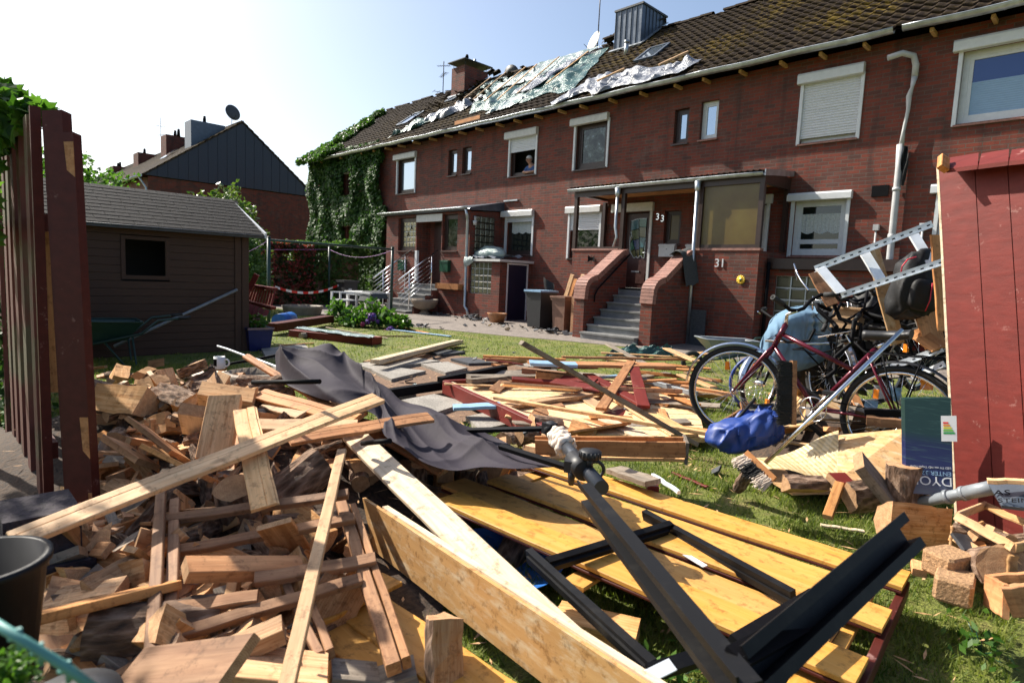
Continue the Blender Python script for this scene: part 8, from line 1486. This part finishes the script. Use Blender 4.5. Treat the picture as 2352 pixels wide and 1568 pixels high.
board("dark_block", DP(1990, 965, 3.45), DP(2090, 975, 3.35), .05, .05, 'batten', "charred dark batten in front of the rear wheel, upper one", "board"); board("dark_block", DP(1985, 945, 3.5), DP(2085, 950, 3.4), .05, .04, 'black', "charred dark batten above the other near the television box", "board")
# blocks and logs on the lawn at the right
def onlawn(px, py, me, label, rx=0, ry=0, hz=0, z=.06, s_=1.0, name="split_log", cat="firewood log"): return place(me, name, GP(px, py, z), (rad(rx), rad(ry), math.atan2(GR.y, GR.x) + rad(hz)), label, cat, None, s_)
d_r = 3.15
def hd(px, py, d, me, label, rx, ry, hz, s_=1.0, name="split_log", cat="firewood log"): return place(me, name, DP(px, py, d), (rad(rx), rad(ry), math.atan2(GR.y, GR.x) + rad(hz)), label, cat, None, s_)
hd(2010, 1105, 3.0, offcut_mesh(.26, .13, .05, 60, 'grey_wood'), "weathered thick board offcut leaning on the white split log", 25, 48, -8, 1.0, "board_offcut", "board offcut")
hd(1985, 1138, 3.1, log_mesh("split_log", 'third', .2, .09, 61), "small white split log lying under the weathered offcut", 100, 5, 30); hd(2082, 1125, 2.95, log_mesh("split_log", 'half', .24, .08, 62), "bright split log with bark standing upright by the grey pipe", 150, 84, 30)
hd(2095, 1205, 2.8, log_mesh("split_log", 'half', .32, .10, 63), "large pale half log lying under the upright one", -100, 5, 10); hd(1915, 1148, 3.05, offcut_mesh(.24, .045, .03, 64), "small batten end leaning at the white split log", 0, -30, 50, 1.0, "board_offcut", "board offcut")
hd(1930, 1103, 3.3, offcut_mesh(.1, .09, .04, 65, 'red'), "red painted block beside the offcut stack", 20, 0, 10, 1.0, "wood_block", "wood block"); hd(1853, 1108, 3.35, log_mesh("split_log", 'thin', .24, .1, 66), "reddish split log in the grass in front of the plywood", 90, 0, 8); hd(1715, 1093, 3.75, RD[1], "thin branch stub under the broom head", 0, 55, 95, .8, "round_log", "branch")
board("grass_lath", GP(1885, 1205, .02), GP(1985, 1220, .02), .03, .012, 'white_wood', "splintered pale lath in the grass", "lath"); board("grass_lath", GP(1545, 1085, .02), GP(1625, 1118, .02), .025, .012, 'red', "thin red lath in the grass", "lath"); shard(GP(1645, 1083, .02), .07, 'slate', None, "single slate shard in the grass left of the broom")
for k, (x, y, z, l_) in enumerate(((2178, 1292, .13, "pressed peat briquette, upper one of two at the right"), (2192, 1345, .06, "pressed peat briquette, lower one of two at the right"))):
    P = DP(x, y, 2.35 - .1 * k); b = MB(); s_ = .075; b.grid(4, 4, lambda u, v: P) if False else None
    a = rad(20 + 30 * k); e1, e2 = GR * math.cos(a) + GF * math.sin(a), GF * math.cos(a) - GR * math.sin(a); c_ = .015; ring = [(-1, -1 + .2), (-1 + .2, -1), (1 - .2, -1), (1, -1 + .2), (1, 1 - .2), (1 - .2, 1), (-1 + .2, 1), (-1, 1 - .2)]; vs = []
    for (zz, kk) in ((-.045, .9), (-.035, 1), (.035, 1), (.045, .9)): vs += [P + e1 * a_ * s_ * kk + e2 * c2_ * s_ * .8 * kk + Vector((0, 0, zz)) for a_, c2_ in ring]
    b.add(vs, [tuple(range(8))[::-1], tuple(range(24, 32))] + [(i * 8 + j, i * 8 + (j + 1) % 8, (i + 1) * 8 + (j + 1) % 8, (i + 1) * 8 + j) for i in range(3) for j in range(8)]); lab(b.build("peat_briquette", M['peat']), l_, "briquette")
hd(2285, 1310, 2.3, log_mesh("split_log", 'round', .2, .09, 70), "round log showing a cracked brown cut end beside the briquettes", 0, 25, 70, 1.0); hd(2110, 1305, 2.5, offcut_mesh(.1, .05, .03, 71), "tiny yellow offcut at the corner of the yellow panel", 0, 0, 60, 1, "wood_block", "wood block")
pp = empty("drain_pipe", DP(2200, 1140, 2.8), "grey plastic drain pipe with sockets in front of the red shed wall", "pipe"); b = MB(); b.tube([DP(2105, 1155, 2.95), DP(2290, 1117, 2.62)], .026, 16); b.build("tube", M['greypvc'], pp); b = MB()
for t in (.42, .62): c = DP(2105, 1155, 2.95).lerp(DP(2290, 1117, 2.62), t); d_ = (DP(2290, 1117, 2.62) - DP(2105, 1155, 2.95)).normalized(); b.tube([c - d_ * .01, c + d_ * .01], .033, 16)
b.build("socket", M['greypvc'], pp); b = MB(); c = DP(2290, 1117, 2.62); b.tube([c - d_ * .15, c], .031, 16); b.build("collar", M["greypvc"], pp); b = MB(); b.lathe([(.0, .002), (.025, .002)], c, 16, ax=d_); b.build("open_end", M['black'], pp)
sl = empty("slate_plaque", DP(2330, 1135, 2.5), "broken dark slate plaque with carved letters lying on the red boards", "plaque"); q = [DP(2270, 1110, 2.62), DP(2400, 1108, 2.5), DP(2400, 1172, 2.42), DP(2300, 1160, 2.48)]; b = MB(); nn = (q[1] - q[0]).cross(q[3] - q[0]).normalized(); nn = nn if nn.z > 0 else -nn; b.prism(q, -nn * .015); b.build("slab", M['zincdark'], sl)
def surf_text(body, P, X, N, size, mat, parent): o = text("lettering", body, (0, 0, 0), size, mat, parent, ext=.0008); X = X.normalized(); Y = N.cross(X).normalized(); Mx = Matrix((X, Y, N)).transposed().to_4x4(); Mx.translation = P; o.parent = None; o.matrix_world = Mx; o.parent = parent; o.matrix_parent_inverse = Matrix.Translation(-Vector(parent.location))
surf_text("AS", DP(2283, 1138, 2.535) + nn * .004, q[1] - q[0], nn, .05, 'black', sl); surf_text("STEIN", DP(2292, 1155, 2.48) + nn * .004, q[1] - q[0], nn, .04, 'black', sl)
board("pale_lath", DP(2268, 1104, 2.55), DP(2400, 1106, 2.45), .03, .02, 'pine', "pale lath on top of the slate plaque", "lath")
def crate(root, pts, w_=.035, t_=.014, mat='pine'):
    for a, c in pts: board("slat", a, c, w_, t_, mat, None, parent=root, up=tuple(-GF))
cr = empty("wooden_crate", DP(2270, 1210, 2.4), "light wooden slatted crate filled with bark pieces", "crate", "wooden crates"); A0, A1, A2, A3 = DP(2198, 1185, 2.55), DP(2262, 1160, 2.7), DP(2420, 1230, 2.35), DP(2330, 1258, 2.2); dz = Vector((0, 0, -.09))
crate(cr, [(A0, A1), (A1, A2), (A2, A3), (A3, A0), (A0 + dz, A3 + dz), (A1 + dz, A2 + dz), (A0 + dz * .5, A0 + dz * 1.6), (A3 + dz * .3, A3 + dz * 1.6), (A0 + dz, A1 + dz)]); board("floor", A0.lerp(A1, .5) + dz * 1.5, A3.lerp(A2, .5) + dz * 1.5, .16, .01, 'pinered', None, parent=cr)
for k in range(6): P = A0.lerp(A2, .25 + .12 * k) + Vector((0, 0, -.06)); place(RD[1], "bark_piece", P, (rad(40 * k), rad(10 * k), rad(60 * k)), ("bark piece at the left end of the crate", "bark piece second from left in the crate", "bark piece third from left in the crate", "bark piece fourth from left in the crate", "bark piece fifth from left in the crate", "bark piece at the right end of the crate")[k], "bark", "bark pieces in the crate", .5)
c2_ = empty("wooden_crate", DP(2320, 1370, 2.1), "small thick walled wooden box at the right edge below the crate", "crate", "wooden crates"); A0, A1 = DP(2268, 1345, 2.15), DP(2310, 1395, 2.0)
for (a, c, w_) in ((DP(2268, 1355, 2.2), DP(2312, 1382, 2.02), .11), (DP(2312, 1382, 2.02), DP(2440, 1370, 1.95), .10), (DP(2275, 1345, 2.2), DP(2420, 1335, 2.1), .08)): board("side", a, c, .02, w_, 'pinered', None, parent=c2_)
board("inner_block", DP(2320, 1358, 2.1), DP(2410, 1352, 2.0), .09, .04, 'pine', None, parent=c2_)
shard(DP(2215, 1250, 2.45), .06, 'slate', None, "slate shard with carved letters beside the crate"); 
for k in range(14): px, py = rr3.uniform(1500, 2340), rr3.uniform(1090, 1500); 
for k, (px, py) in enumerate(((2000, 935), (2130, 880), (2055, 905), (2020, 900))): b = MB(); c = DP(px, py, 4.05); b.grid(8, 6, lambda u, v: c + GR * .09 * (u - .5) + Vector((0, 0, .09 * (v - .5))) + GF * .03 * noise.noise(Vector((u * 4, v * 4, k)))); lab(b.build("packet", M[('lacblue', 'orange', 'lacblue', 'white')[k]]), ("blue dotted cloth behind the rear spokes", "orange packet behind the rear wheel", "pale blue bag between the rear spokes", "white paper behind the rear spokes")[k], "packet")
# things always count as things
for o in bpy.data.objects:
    if "category" in o.keys() and "kind" not in o.keys(): o["kind"] = "thing"
